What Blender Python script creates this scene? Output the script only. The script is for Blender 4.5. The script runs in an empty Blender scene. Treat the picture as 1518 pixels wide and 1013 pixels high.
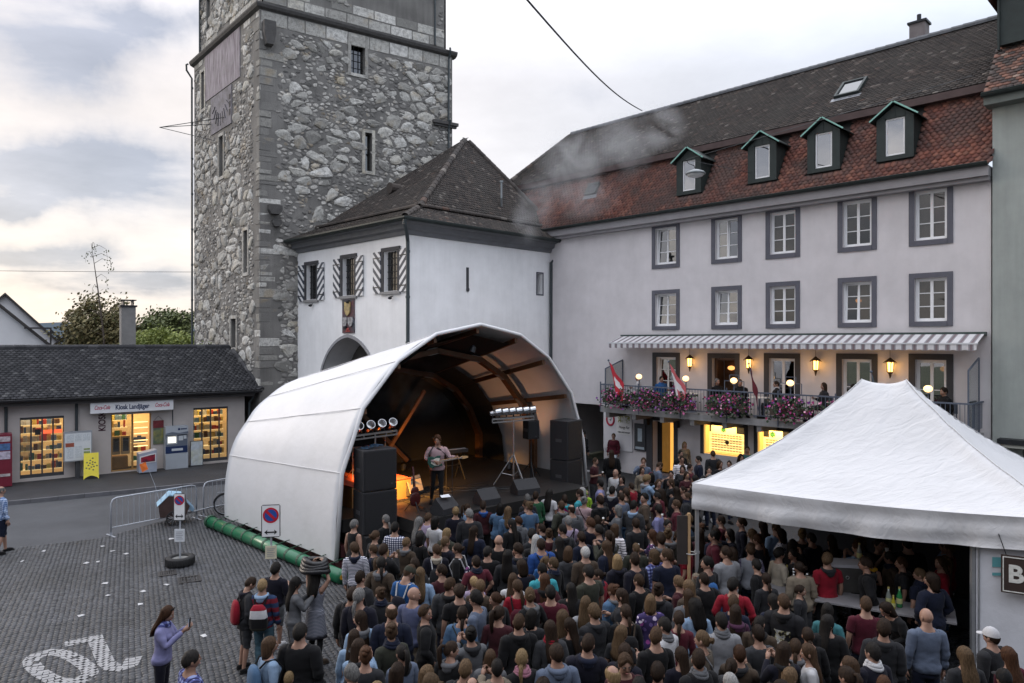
import bpy,bmesh,math,random
import numpy as np
from mathutils import Vector,Matrix,noise
random.seed(11)
rng=np.random.default_rng(11)
S=bpy.context.scene
COL=S.collection
PI=math.pi
R=math.radians
# ------------------------------------------------------------------ camera, sky, sun, exposure
F,H,CX,CY=1060.0,5.7,759.0,507.0          # focal length in photo pixels, eye height, principal point
cam=bpy.data.objects.new('camera',bpy.data.cameras.new('camera'))
COL.objects.link(cam)
cam.location=(0,0,H)
cam.rotation_euler=(PI/2,0,0)
cam.data.sensor_width=36
cam.data.lens=F/1518*36
cam.data.clip_end=3000
cam.data.clip_start=0.1
S.camera=cam
SUN_EL,SUN_AZ=R(13),R(-62)                      # low behind the thin cloud, towards the upper left of the view
sun=bpy.data.objects.new('sun',bpy.data.lights.new('sun','SUN'))
COL.objects.link(sun)
sun.data.energy=0.5
sun.data.angle=R(24)
sun.data.color=(1.0,0.86,0.74)
sd=Vector((math.sin(SUN_AZ)*math.cos(SUN_EL),math.cos(SUN_AZ)*math.cos(SUN_EL),math.sin(SUN_EL)))
sun.rotation_euler=sd.to_track_quat('Z','Y').to_euler()
S.view_settings.view_transform='Standard'
S.view_settings.look='None'
S.view_settings.exposure=1.38
S.view_settings.gamma=1.0
S.view_settings.use_curve_mapping=False
S.cycles.max_bounces=8
S.cycles.diffuse_bounces=3
S.cycles.transparent_max_bounces=16
S.cycles.volume_bounces=0
S.cycles.use_denoising=True
world=bpy.data.worlds.new('World')
S.world=world
world.use_nodes=True

class NT:
 """thin helper over a node tree"""
 def __init__(s,tree):
  s.t=tree
 def n(s,kind,**kw):
  nd=s.t.nodes.new(kind)
  for k,v in kw.items():
   if k.startswith('i_'):
    nd.inputs[k[2:].replace('_',' ')].default_value=v
   else:
    setattr(nd,k,v)
  return nd
 def put(s,sock,v):
  if isinstance(v,bpy.types.NodeSocket):
   s.t.links.new(v,sock)
  elif isinstance(v,(tuple,list))and len(v)==3 and sock.type=='RGBA':
   sock.default_value=(*v,1)
  else:
   sock.default_value=v
 def math(s,op,a,b=0.0,c=None,clamp=False):
  m=s.n('ShaderNodeMath',operation=op,use_clamp=clamp)
  s.put(m.inputs[0],a);s.put(m.inputs[1],b)
  if c is not None:s.put(m.inputs[2],c)
  return m.outputs[0]
 def vmath(s,op,a,b=(0,0,0),scale=None):
  m=s.n('ShaderNodeVectorMath',operation=op)
  s.put(m.inputs[0],a);s.put(m.inputs[1],b)
  if scale is not None:s.put(m.inputs['Scale'],scale)
  return m.outputs['Value']if op in('LENGTH','DOT_PRODUCT','DISTANCE')else m.outputs[0]
 def mix(s,f,a,b,mode='MIX'):
  m=s.n('ShaderNodeMix',data_type='RGBA',blend_type=mode)
  s.put(m.inputs['Factor'],f);s.put(m.inputs['A'],a);s.put(m.inputs['B'],b)
  return m.outputs['Result']
 def noise(s,vec=None,scale=5.0,detail=3.0,rough=0.5,out='Fac',dist=0.0):
  m=s.n('ShaderNodeTexNoise')
  m.inputs['Scale'].default_value=scale;m.inputs['Detail'].default_value=detail
  m.inputs['Roughness'].default_value=rough;m.inputs['Distortion'].default_value=dist
  if vec is not None:s.put(m.inputs['Vector'],vec)
  return m.outputs[out]
 def ramp(s,f,stops,interp='LINEAR'):
  m=s.n('ShaderNodeValToRGB')
  cr=m.color_ramp;cr.interpolation=interp
  while len(cr.elements)<len(stops):cr.elements.new(0.5)
  for e,(p,c)in zip(cr.elements,stops):
   e.position=p
   e.color=(*c,1)if isinstance(c,(tuple,list))else(c,c,c,1)
  s.put(m.inputs['Fac'],f)
  return m.outputs['Color']
 def range(s,f,a,b,c=0.0,d=1.0):
  m=s.n('ShaderNodeMapRange')
  m.inputs[1].default_value=a;m.inputs[2].default_value=b
  m.inputs[3].default_value=c;m.inputs[4].default_value=d
  s.put(m.inputs[0],f)
  return m.outputs[0]

def build_world():
 t=world.node_tree
 t.nodes.clear()
 q=NT(t)
 out=q.n('ShaderNodeOutputWorld');bg=q.n('ShaderNodeBackground')
 bg.inputs['Strength'].default_value=0.1
 t.links.new(bg.outputs[0],out.inputs['Surface'])
 sky=q.n('ShaderNodeTexSky',sky_type='NISHITA')
 sky.sun_disc=False;sky.sun_elevation=SUN_EL;sky.sun_rotation=SUN_AZ
 sky.air_density=1.0;sky.dust_density=2.0;sky.ozone_density=1.5
 tc=q.n('ShaderNodeTexCoord')
 d=tc.outputs['Generated']
 sep=q.n('ShaderNodeSeparateXYZ');t.links.new(d,sep.inputs[0])
 z=q.math('MAXIMUM',sep.outputs[2],0.0)
 # plane projection so cloud bands flatten towards the horizon
 inv=q.math('DIVIDE',1.0,q.math('ADD',z,0.16))
 pr=q.n('ShaderNodeVectorMath',operation='SCALE');t.links.new(d,pr.inputs[0]);t.links.new(inv,pr.inputs['Scale'])
 mp=q.n('ShaderNodeMapping');t.links.new(pr.outputs[0],mp.inputs[0])
 mp.inputs['Location'].default_value=(0.35,1.7,0.0);mp.inputs['Scale'].default_value=(0.85,0.85,0.0)
 n1=q.noise(mp.outputs[0],1.55,9,0.56,dist=0.25)
 n2=q.noise(mp.outputs[0],0.45,2,0.5)
 # cloud banks as directions: (x/y, z/y, half width, half height, weight)
 yv=q.math('MAXIMUM',sep.outputs[1],0.02)
 px=q.math('DIVIDE',sep.outputs[0],yv);pz=q.math('DIVIDE',sep.outputs[2],yv)
 wob=q.noise(d,5.0,6,0.6,'Color')
 ws=q.n('ShaderNodeSeparateColor');t.links.new(wob,ws.inputs[0])
 px=q.math('ADD',px,q.math('MULTIPLY',q.math('SUBTRACT',ws.outputs[0],0.5),0.30))
 pz=q.math('ADD',pz,q.math('MULTIPLY',q.math('SUBTRACT',ws.outputs[1],0.5),0.16))
 tot=0.0
 for(cx,cz,a,b,w)in[(-0.68,0.46,0.13,0.075,1.25),(-0.52,0.45,0.10,0.03,0.8),(-0.64,0.36,0.05,0.03,0.5),(-0.58,0.235,0.17,0.045,1.0),(-0.70,0.25,0.06,0.035,0.8),
                              (-0.66,0.125,0.10,0.02,0.8),(-0.52,0.085,0.14,0.03,0.9),(-0.70,0.205,0.05,0.012,0.6),
                              (0.11,0.335,0.04,0.015,0.25),(-1.25,0.36,0.32,0.06,1.0),(-1.1,0.16,0.25,0.035,0.9),(1.4,0.3,0.4,0.07,0.9)]:
  e=q.math('ADD',q.math('POWER',q.math('MULTIPLY',q.math('SUBTRACT',px,cx),1/a),2.0),
                   q.math('POWER',q.math('MULTIPLY',q.math('SUBTRACT',pz,cz),1/b),2.0))
  g=q.math('MULTIPLY',q.math('POWER',2.718,q.math('MULTIPLY',e,-0.8)),w)
  tot=q.math('ADD',tot,g)
 m=q.math('MULTIPLY',tot,q.range(n1,0.32,0.60,0.30,1.45))
 behind=q.math('MULTIPLY',q.range(sep.outputs[1],0.25,-0.1),q.range(q.math('ADD',n1,q.math('MULTIPLY',n2,0.4)),0.62,0.85))
 m=q.math('ADD',m,q.math('MULTIPLY',behind,0.8))
 m=q.math('MINIMUM',m,1.0)
 west=q.range(q.vmath('DOT_PRODUCT',d,(math.sin(SUN_AZ),math.cos(SUN_AZ),0)),-0.2,0.85)
 low=q.mix(west,(2.9,3.2,3.75),(3.75,3.4,3.2))
 thin=q.mix(q.range(z,0.34,0.95),low,(12.0,12.3,13.2))      # bright thin overcast, warmer low down towards the sunset
 fine=q.range(q.noise(mp.outputs[0],2.2,7,0.6),0.3,0.7,0.88,1.08)
 fs=q.n('ShaderNodeVectorMath',operation='SCALE');t.links.new(thin,fs.inputs[0]);t.links.new(fine,fs.inputs['Scale'])
 thick=q.mix(q.range(n1,0.35,0.7),(2.1,2.2,2.6),(1.15,1.27,1.6))
 cl=q.mix(m,fs.outputs[0],thick)
 nis=q.n('ShaderNodeVectorMath',operation='SCALE');t.links.new(sky.outputs[0],nis.inputs[0]);nis.inputs['Scale'].default_value=0.10
 ad=q.vmath('ADD',nis.outputs[0],cl)
 t.links.new(ad,bg.inputs['Color'])

build_world()

def W(x,y,Y):
 """point at depth Y seen at photo pixel x, y"""
 return Vector(((x-CX)/F*Y,Y,H-(y-CY)/F*Y))

def G(x,y,z=0.0):
 """point of the horizontal plane z seen at photo pixel x, y"""
 return W(x,y,(H-z)*F/(y-CY))

# ------------------------------------------------------------------ materials
MATS={}

def mat(name,color=(0.5,0.5,0.5),rough=0.7,var=0.15,scale=4.0,bump=0.0,bscale=40.0,metal=0.0,emit=None,
  estr=1.0,island=0.0,tint=None,tamt=0.0,tscale=1.0,spec=0.4,coat=0.0,detail=4.0,alpha=1.0,sheen=0.0,streak=0.0):
 """principled surface: base colour broken up by noise, per-piece value spread, patches of a second tint, bump"""
 if name in MATS:return MATS[name]
 m=bpy.data.materials.new(name);m.use_nodes=True
 MATS[name]=m
 t=m.node_tree;q=NT(t)
 b=t.nodes['Principled BSDF']
 tc=q.n('ShaderNodeTexCoord').outputs['Object']
 c=color
 if tint is not None:
  c=q.mix(q.math('MULTIPLY',q.range(q.noise(tc,tscale,5,0.6),0.42,0.62),tamt),color,tint)
 if var>0:
  v=q.range(q.noise(tc,scale,detail,0.6),0.25,0.75,1-var,1+var)
  if streak>0:
   mp=q.n('ShaderNodeMapping');t.links.new(tc,mp.inputs[0]);mp.inputs['Scale'].default_value=(2.2,2.2,0.22)
   v=q.math('MULTIPLY',v,q.range(q.noise(mp.outputs[0],1.6,6,0.6),0.35,0.7,1+streak*.4,1-streak))
  if island>0:
   isl=q.n('ShaderNodeNewGeometry').outputs['Random Per Island']
   ob=q.n('ShaderNodeObjectInfo').outputs['Random']
   fr=q.math('FRACT',q.math('ADD',isl,ob))
   v=q.math('MULTIPLY',v,q.range(fr,0,1,1-island,1+island))
  sc=q.n('ShaderNodeVectorMath',operation='SCALE')
  q.put(sc.inputs[0],c);q.put(sc.inputs['Scale'],v)
  c=sc.outputs[0]
 q.put(b.inputs['Base Color'],c)
 b.inputs['Roughness'].default_value=rough
 b.inputs['Metallic'].default_value=metal
 b.inputs['Specular IOR Level'].default_value=spec
 b.inputs['Coat Weight'].default_value=coat
 if sheen:b.inputs['Sheen Weight'].default_value=sheen
 if alpha<1:b.inputs['Alpha'].default_value=alpha
 if emit is not None:
  q.put(b.inputs['Emission Color'],emit)
  b.inputs['Emission Strength'].default_value=estr
 if bump>0:
  bp=q.n('ShaderNodeBump');bp.inputs['Strength'].default_value=bump;bp.inputs['Distance'].default_value=0.02
  t.links.new(q.noise(tc,bscale,4,0.65),bp.inputs['Height'])
  t.links.new(bp.outputs[0],b.inputs['Normal'])
 return m

def glass_mat(name,tint=(0.35,0.37,0.4),refl=0.35,rough=0.02,blotch=0.0):
 if name in MATS:return MATS[name]
 m=bpy.data.materials.new(name);m.use_nodes=True;MATS[name]=m
 t=m.node_tree;t.nodes.clear();q=NT(t)
 out=q.n('ShaderNodeOutputMaterial');tr=q.n('ShaderNodeBsdfTransparent');gl=q.n('ShaderNodeBsdfGlossy');mx=q.n('ShaderNodeMixShader')
 tr.inputs[0].default_value=(*tint,1);gl.inputs['Roughness'].default_value=rough
 fr=q.n('ShaderNodeFresnel');fr.inputs[0].default_value=1.5
 bp=q.n('ShaderNodeBump');bp.inputs['Strength'].default_value=0.05;bp.inputs['Distance'].default_value=0.05
 t.links.new(q.noise(q.n('ShaderNodeTexCoord').outputs['Object'],1.3,2),bp.inputs['Height'])
 t.links.new(bp.outputs[0],gl.inputs['Normal'])
 t.links.new(q.math('ADD',q.math('MULTIPLY',fr.outputs[0],0.6),refl,clamp=True),mx.inputs[0])
 t.links.new(tr.outputs[0],mx.inputs[1]);t.links.new(gl.outputs[0],mx.inputs[2]);t.links.new(mx.outputs[0],out.inputs[0])
 return m

def emit_mat(name,color,strength):
 return mat(name,color,0.6,var=0.0,emit=color,estr=strength)

# ------------------------------------------------------------------ mesh building
class MB:
 def __init__(s):
  s.v=[];s.f=[];s.m=[]
 def add(s,vs,fs,mi=0):
  o=len(s.v);s.v+=[tuple(p)for p in vs]
  for f in fs:s.f.append([i+o for i in f]);s.m.append(mi)
  return s
 def quad(s,*p,mi=0):
  return s.add(p,[list(range(len(p)))],mi)
 def box(s,x0,y0,z0,x1,y1,z1,mi=0):
  p=[(x,y,z)for z in(z0,z1)for y in(y0,y1)for x in(x0,x1)]
  return s.add(p,[(0,2,3,1),(4,5,7,6),(0,1,5,4),(2,6,7,3),(0,4,6,2),(1,3,7,5)],mi)
 def bar(s,a,b,w,h=None,up=(0,0,1),mi=0):
  a,b=Vector(a),Vector(b);h=w if h is None else h
  d=(b-a).normalized();u=Vector(up)
  if abs(d.dot(u))>0.98:u=Vector((0,1,0))
  sx=d.cross(u).normalized()*w/2;sy=sx.cross(d).normalized()*h/2
  p=[q+i*sx+j*sy for q in(a,b)for(i,j)in((-1,-1),(1,-1),(1,1),(-1,1))]
  return s.add(p,[(3,2,1,0),(4,5,6,7),(0,1,5,4),(1,2,6,5),(2,3,7,6),(3,0,4,7)],mi)
 def tube(s,pts,r,n=8,mi=0,cap=True):
  pts=[Vector(p)for p in pts]
  rs=r if isinstance(r,(list,tuple))else[r]*len(pts)
  o=len(s.v);prev=None
  for i,p in enumerate(pts):
   d=(pts[min(i+1,len(pts)-1)]-pts[max(i-1,0)])
   d=d.normalized()if d.length>1e-9 else Vector((0,0,1))
   if prev is None:
    u=Vector((0,0,1))if abs(d.z)<0.9 else Vector((0,1,0))
    a=d.cross(u).normalized()
   else:
    a=(prev-d*prev.dot(d)).normalized()
   prev=a;b=d.cross(a)
   for k in range(n):
    w=2*PI*k/n
    s.v.append(tuple(p+(a*math.cos(w)+b*math.sin(w))*rs[i]))
  for i in range(len(pts)-1):
   for k in range(n):
    a0=o+i*n+k;a1=o+i*n+(k+1)%n
    s.f.append([a0,a1,a1+n,a0+n]);s.m.append(mi)
  if cap:
   s.f.append([o+k for k in range(n)][::-1]);s.m.append(mi)
   e=o+(len(pts)-1)*n
   s.f.append([e+k for k in range(n)]);s.m.append(mi)
  return s
 def lathe(s,prof,c=(0,0,0),n=16,mi=0,ax='z'):
  o=len(s.v)
  for(r,h)in prof:
   for k in range(n):
    w=2*PI*k/n;x,y=r*math.cos(w),r*math.sin(w)
    p=(x,y,h)if ax=='z' else((x,h,y)if ax=='y' else(h,x,y))
    s.v.append((p[0]+c[0],p[1]+c[1],p[2]+c[2]))
  for i in range(len(prof)-1):
   for k in range(n):
    a0=o+i*n+k;a1=o+i*n+(k+1)%n
    s.f.append([a0,a1,a1+n,a0+n]);s.m.append(mi)
  s.f.append([o+k for k in range(n)][::-1]);s.m.append(mi)
  e=o+(len(prof)-1)*n
  s.f.append([e+k for k in range(n)]);s.m.append(mi)
  return s
 def ball(s,c,rx,ry=None,rz=None,n=12,m=8,mi=0):
  ry=rx if ry is None else ry;rz=rx if rz is None else rz
  o=len(s.v)
  for i in range(m+1):
   th=PI*(0.02+0.96*i/m)
   for k in range(n):
    w=2*PI*k/n
    s.v.append((c[0]+rx*math.sin(th)*math.cos(w),c[1]+ry*math.sin(th)*math.sin(w),c[2]+rz*math.cos(th)))
  for i in range(m):
   for k in range(n):
    a0=o+i*n+k;a1=o+i*n+(k+1)%n
    s.f.append([a0,a0+n,a1+n,a1]);s.m.append(mi)
  s.f.append([o+k for k in range(n)]);s.m.append(mi)
  s.f.append([o+m*n+k for k in range(n)][::-1]);s.m.append(mi)
  return s
 def prism(s,poly,y0,y1,mi=0):
  """polygon in x, z extruded from y0 to y1"""
  n=len(poly)
  p=[(x,y0,z)for x,z in poly]+[(x,y1,z)for x,z in poly]
  fs=[list(range(n)),list(range(2*n-1,n-1,-1))]+[[i,i+n,(i+1)%n+n,(i+1)%n]for i in range(n)]
  return s.add(p,fs,mi)
 def slab(s,poly,z0,z1,mi=0):
  n=len(poly)
  p=[(x,y,z0)for x,y in poly]+[(x,y,z1)for x,y in poly]
  fs=[list(range(n))[::-1],list(range(n,2*n))]+[[i,(i+1)%n,(i+1)%n+n,i+n]for i in range(n)]
  return s.add(p,fs,mi)
 def mesh(s,name,mats,smooth=False):
  me=bpy.data.meshes.new(name)
  me.from_pydata(s.v,[],s.f)
  for m in(mats if isinstance(mats,(list,tuple))else[mats]):me.materials.append(m)
  if any(s.m):me.polygons.foreach_set('material_index',s.m)
  if smooth:me.polygons.foreach_set('use_smooth',[True]*len(s.f))
  me.update()
  return me
 def build(s,name,mats,parent=None,smooth=False,bevel=0.0):
  o=link(name,s.mesh(name,mats,smooth),parent)
  if bevel>0:
   b=o.modifiers.new('bevel','BEVEL');b.width=bevel;b.segments=2;b.limit_method='ANGLE'
  return o

def link(name,me,parent=None,loc=None,rz=None):
 o=bpy.data.objects.new(name,me)
 COL.objects.link(o)
 if parent is not None:o.parent=parent
 if loc is not None:o.location=loc
 if rz is not None:o.rotation_euler=(0,0,rz)
 return o

def tag(o,label=None,cat=None,group=None,kind=None):
 if label:o['label']=label
 if cat:o['category']=cat
 if group:o['group']=group
 if kind:o['kind']=kind
 return o

def thing(name,label,cat,loc=(0,0,0),rz=0.0,group=None):
 o=bpy.data.objects.new(name,None)
 COL.objects.link(o)
 o.empty_display_size=0.2
 o.location=loc;o.rotation_euler=(0,0,rz)
 return tag(o,label,cat,group)

def slot(o,m):
 """give this object its own material on shared mesh data"""
 o.material_slots[0].link='OBJECT';o.material_slots[0].material=m
 return o

def copy_tree(o,parent=None):
 c=o.copy();COL.objects.link(c)
 if parent is not None:c.parent=parent
 for ch in list(o.children):copy_tree(ch,c)
 return c

def text(name,s,size,m,parent,loc,rot=(PI/2,0,0),depth=0.004,align='CENTER',shear=0.0,sx=1.0,bold=0.0):
 cu=bpy.data.curves.new(name,'FONT')
 cu.body=s;cu.size=size;cu.align_x=align;cu.align_y='CENTER';cu.extrude=depth;cu.shear=shear;cu.offset=bold
 tmp=bpy.data.objects.new(name,cu);COL.objects.link(tmp)
 dg=bpy.context.evaluated_depsgraph_get()
 me=bpy.data.meshes.new_from_object(tmp.evaluated_get(dg))
 bpy.data.objects.remove(tmp)
 me.materials.clear();me.materials.append(m)
 o=link(name,me,parent)
 o.location=loc;o.rotation_euler=rot;o.scale=(sx,1,1)
 return o

def np_mesh(name,V,faces_idx,mats,smooth=False):
 """V (N, k, 3) copies of a piece, faces_idx list of index lists into k"""
 N,k,_=V.shape
 me=bpy.data.meshes.new(name)
 fs=[]
 lens=[len(f)for f in faces_idx]
 flat=np.concatenate([np.array(f)for f in faces_idx])
 loops=(np.arange(N)[:,None]*k+flat[None,:]).ravel()
 tot=np.tile(np.array(lens),N)
 start=np.concatenate([[0],np.cumsum(tot)[:-1]])
 me.vertices.add(N*k);me.vertices.foreach_set('co',V.reshape(-1).astype(np.float32))
 me.loops.add(len(loops));me.loops.foreach_set('vertex_index',loops.astype(np.int32))
 me.polygons.add(len(tot));me.polygons.foreach_set('loop_start',start.astype(np.int32))
 me.polygons.foreach_set('loop_total',tot.astype(np.int32))
 for m in(mats if isinstance(mats,(list,tuple))else[mats]):me.materials.append(m)
 if smooth:me.polygons.foreach_set('use_smooth',[True]*len(tot))
 me.update(calc_edges=True);me.validate()
 return me

# ------------------------------------------------------------------ people: one skinned body surface per pose, garments and hair fitted to it
def sm(t):t=max(0.0,min(1.0,t));return t*t*(3-2*t)

SKINS={'fair':mat('skin_fair',(0.25,0.145,0.105),0.55,0.10,9,0.05,120),'tan':mat('skin_tan',(0.21,0.115,0.08),0.55,0.10,9,0.05,120),
         'dark':mat('skin_dark',(0.13,0.075,0.05),0.5,0.10,9,0.05,120)}
EYE_WHITE=mat('eye_white',(0.6,0.58,0.55),0.3,0.0)
EYE_DARK=mat('eye_dark',(0.02,0.015,0.012),0.25,0.0)
LIP=mat('lip',(0.33,0.13,0.115),0.5,0.05)

def hair_material(name,c,c2):
 m=bpy.data.materials.new('hair_'+name);m.use_nodes=True
 t=m.node_tree;q=NT(t);b=t.nodes['Principled BSDF']
 tc=q.n('ShaderNodeTexCoord').outputs['Object']
 mp=q.n('ShaderNodeMapping');t.links.new(tc,mp.inputs[0]);mp.inputs['Scale'].default_value=(1.0,1.0,0.16)
 st=q.noise(mp.outputs[0],70,5,0.7)
 col=q.mix(q.range(st,0.36,0.64),c,c2)
 ob=q.n('ShaderNodeObjectInfo').outputs['Random']
 sc=q.n('ShaderNodeVectorMath',operation='SCALE');q.put(sc.inputs[0],col);q.put(sc.inputs['Scale'],q.range(ob,0,1,0.45,0.85))
 q.put(b.inputs['Base Color'],sc.outputs[0])
 b.inputs['Roughness'].default_value=0.6;b.inputs['Specular IOR Level'].default_value=0.10
 bp=q.n('ShaderNodeBump');bp.inputs['Strength'].default_value=0.6;bp.inputs['Distance'].default_value=0.01
 t.links.new(st,bp.inputs['Height']);t.links.new(bp.outputs[0],b.inputs['Normal'])
 return m

HAIR={'black':hair_material('black',(0.010,0.009,0.009),(0.022,0.019,0.017)),'dark brown':hair_material('dark_brown',(0.014,0.009,0.007),(0.038,0.023,0.015)),
  'brown':hair_material('brown',(0.032,0.019,0.012),(0.078,0.046,0.027)),'auburn':hair_material('auburn',(0.034,0.016,0.010),(0.085,0.040,0.021)),
  'light brown':hair_material('light_brown',(0.058,0.037,0.021),(0.15,0.096,0.054)),'blond':hair_material('blond',(0.15,0.098,0.046),(0.36,0.25,0.135)),
  'grey':hair_material('grey',(0.075,0.073,0.073),(0.24,0.235,0.23)),'white':hair_material('white',(0.28,0.275,0.27),(0.56,0.55,0.54))}

CLOTH={'black':(0.012,0.012,0.014),'charcoal':(0.030,0.031,0.036),'dark grey':(0.055,0.057,0.064),'grey':(0.16,0.165,0.18),'pale grey':(0.36,0.37,0.40),
         'navy':(0.013,0.018,0.042),'dark navy':(0.010,0.012,0.024),'blue':(0.03,0.13,0.37),'bright blue':(0.02,0.17,0.50),'denim blue':(0.10,0.19,0.33),'light blue':(0.32,0.46,0.66),
         'grey-blue':(0.16,0.20,0.29),'blue-violet':(0.13,0.15,0.27),'lavender':(0.30,0.30,0.55),'lilac':(0.50,0.40,0.56),'white':(0.72,0.72,0.75),'cream':(0.52,0.46,0.37),
         'red':(0.33,0.012,0.03),'burgundy':(0.10,0.012,0.026),'dark red':(0.13,0.02,0.035),'maroon':(0.07,0.017,0.024),'magenta':(0.28,0.012,0.12),'plum':(0.10,0.035,0.08),
         'pink':(0.50,0.22,0.30),'pale pink':(0.60,0.42,0.45),'olive':(0.05,0.052,0.038),'brown':(0.085,0.06,0.042),'taupe':(0.14,0.115,0.09),'green':(0.03,0.13,0.06),'teal':(0.06,0.22,0.25),
         'cyan':(0.06,0.42,0.50),'neon yellow':(0.42,0.70,0.06),'beige':(0.30,0.25,0.19),'royal blue':(0.03,0.10,0.36)}
CLOTH={k:tuple(max(.006,x*.5)for x in v)for k,v in CLOTH.items()}

def cloth(c):
 if c in PATTERN:return PATTERN[c]
 return mat('cloth_'+c.replace(' ','_'),CLOTH[c],0.85,0.16,7,0.25,60,spec=0.15,sheen=0.05)

PATTERN={}

def pattern_cloth(name,fn,rough=0.85):
 m=bpy.data.materials.new('cloth_'+name.replace(' ','_'));m.use_nodes=True
 t=m.node_tree;q=NT(t);b=t.nodes['Principled BSDF']
 q.put(b.inputs['Base Color'],fn(q,q.n('ShaderNodeTexCoord').outputs['Object'],t))
 b.inputs['Roughness'].default_value=rough;b.inputs['Specular IOR Level'].default_value=0.15
 PATTERN[name]=m

def _stripes(c1,c2,freq,duty=0.5,axis=2):
 def fn(q,tc,t):
  s=q.n('ShaderNodeSeparateXYZ');t.links.new(tc,s.inputs[0])
  return q.mix(q.math('GREATER_THAN',q.math('FRACT',q.math('MULTIPLY',s.outputs[axis],freq)),duty),c1,c2)
 return fn

def _check(c1,c2,c3,freq):
 def fn(q,tc,t):
  s=q.n('ShaderNodeSeparateXYZ');t.links.new(tc,s.inputs[0])
  a=q.math('GREATER_THAN',q.math('FRACT',q.math('MULTIPLY',s.outputs[0],freq)),0.5)
  c=q.math('GREATER_THAN',q.math('FRACT',q.math('MULTIPLY',s.outputs[2],freq)),0.5)
  return q.mix(c,q.mix(a,c1,c2),q.mix(a,c2,c3))
 return fn

def _floral(base,cols,scale):
 def fn(q,tc,t):
  v=q.n('ShaderNodeTexVoronoi');v.inputs['Scale'].default_value=scale;t.links.new(tc,v.inputs['Vector'])
  h=q.n('ShaderNodeSeparateColor');t.links.new(v.outputs['Color'],h.inputs[0])
  st=[(i/len(cols),c)for i,c in enumerate(cols)]
  petal=q.ramp(h.outputs[0],st,'CONSTANT')
  return q.mix(q.math('GREATER_THAN',q.math('ADD',v.outputs['Distance'],q.math('MULTIPLY',q.noise(tc,scale*2.5,2),0.35)),0.56),petal,base)
 return fn

pattern_cloth('navy and white striped',_stripes((0.02,0.022,0.05),(0.55,0.55,0.6),34,0.52))
pattern_cloth('white with dark stripes',_stripes((0.6,0.58,0.6),(0.05,0.04,0.07),17,0.72))
pattern_cloth('grey striped',_stripes((0.06,0.065,0.085),(0.21,0.22,0.26),40,0.55))
pattern_cloth('navy and white checked',_check((0.62,0.62,0.66),(0.11,0.12,0.19),(0.012,0.014,0.03),21))
pattern_cloth('blue checked',_check((0.22,0.26,0.45),(0.06,0.07,0.20),(0.02,0.02,0.06),15))
pattern_cloth('pale blue checked',_check((0.36,0.42,0.54),(0.16,0.22,0.36),(0.05,0.09,0.19),19))
pattern_cloth('purple and white floral',_floral((0.035,0.025,0.08),[(0.6,0.55,0.62),(0.12,0.08,0.22),(0.5,0.42,0.55),(0.22,0.05,0.2)],11))
pattern_cloth('floral',_floral((0.03,0.022,0.05),[(0.55,0.5,0.56),(0.20,0.05,0.16),(0.6,0.57,0.6),(0.06,0.06,0.12)],16))
pattern_cloth('white and navy floral',_floral((0.55,0.55,0.6),[(0.03,0.035,0.09),(0.5,0.5,0.55),(0.04,0.05,0.12)],17))
pattern_cloth('white flowered',_floral((0.62,0.68,0.74),[(0.03,0.06,0.12),(0.55,0.62,0.7),(0.07,0.11,0.16)],9))
pattern_cloth('red, navy and teal striped',_stripes((0.12,0.012,0.02),(0.015,0.03,0.07),6,0.5))

def _shirt_print(q,tc,t):
 s=q.n('ShaderNodeSeparateXYZ');t.links.new(tc,s.inputs[0])
 inx=q.math('LESS_THAN',q.math('ABSOLUTE',q.math('ADD',s.outputs[0],-0.0)),0.11)
 inz=q.math('LESS_THAN',q.math('ABSOLUTE',q.math('ADD',s.outputs[2],-1.13)),0.13)
 iny=q.math('GREATER_THAN',s.outputs[1],0.02)
 n=q.noise(tc,11,4,0.6)
 pr=q.ramp(n,[(0.0,(0.012,0.012,0.014)),(0.44,(0.012,0.012,0.014)),(0.47,(0.22,0.2,0.08)),(0.54,(0.45,0.46,0.45)),(0.64,(0.1,0.11,0.12))])
 return q.mix(q.math('MULTIPLY',q.math('MULTIPLY',inx,inz),iny),(0.012,0.012,0.014),pr)

pattern_cloth('black printed',_shirt_print)

def _knit_sleeves(q,tc,t):
 s=q.n('ShaderNodeSeparateXYZ');t.links.new(tc,s.inputs[0])
 arm=q.math('GREATER_THAN',q.math('ABSOLUTE',s.outputs[0]),0.19)
 v=q.n('ShaderNodeTexVoronoi');v.inputs['Scale'].default_value=24;t.links.new(tc,v.inputs['Vector'])
 fl=q.ramp(v.outputs['Distance'],[(0.0,(0.4,0.36,0.42)),(0.32,(0.03,0.028,0.05)),(0.62,(0.10,0.09,0.14))])
 return q.mix(arm,(0.18,0.19,0.215),fl)

pattern_cloth('grey with floral sleeves',_knit_sleeves)

def evaluated(ob):
 dg=bpy.context.evaluated_depsgraph_get()
 e=ob.evaluated_get(dg);me=e.to_mesh()
 V=np.empty(len(me.vertices)*3,np.float32);me.vertices.foreach_get('co',V)
 Fs=[tuple(p.vertices)for p in me.polygons]
 e.to_mesh_clear()
 return V.reshape(-1,3).astype(float),Fs

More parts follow.
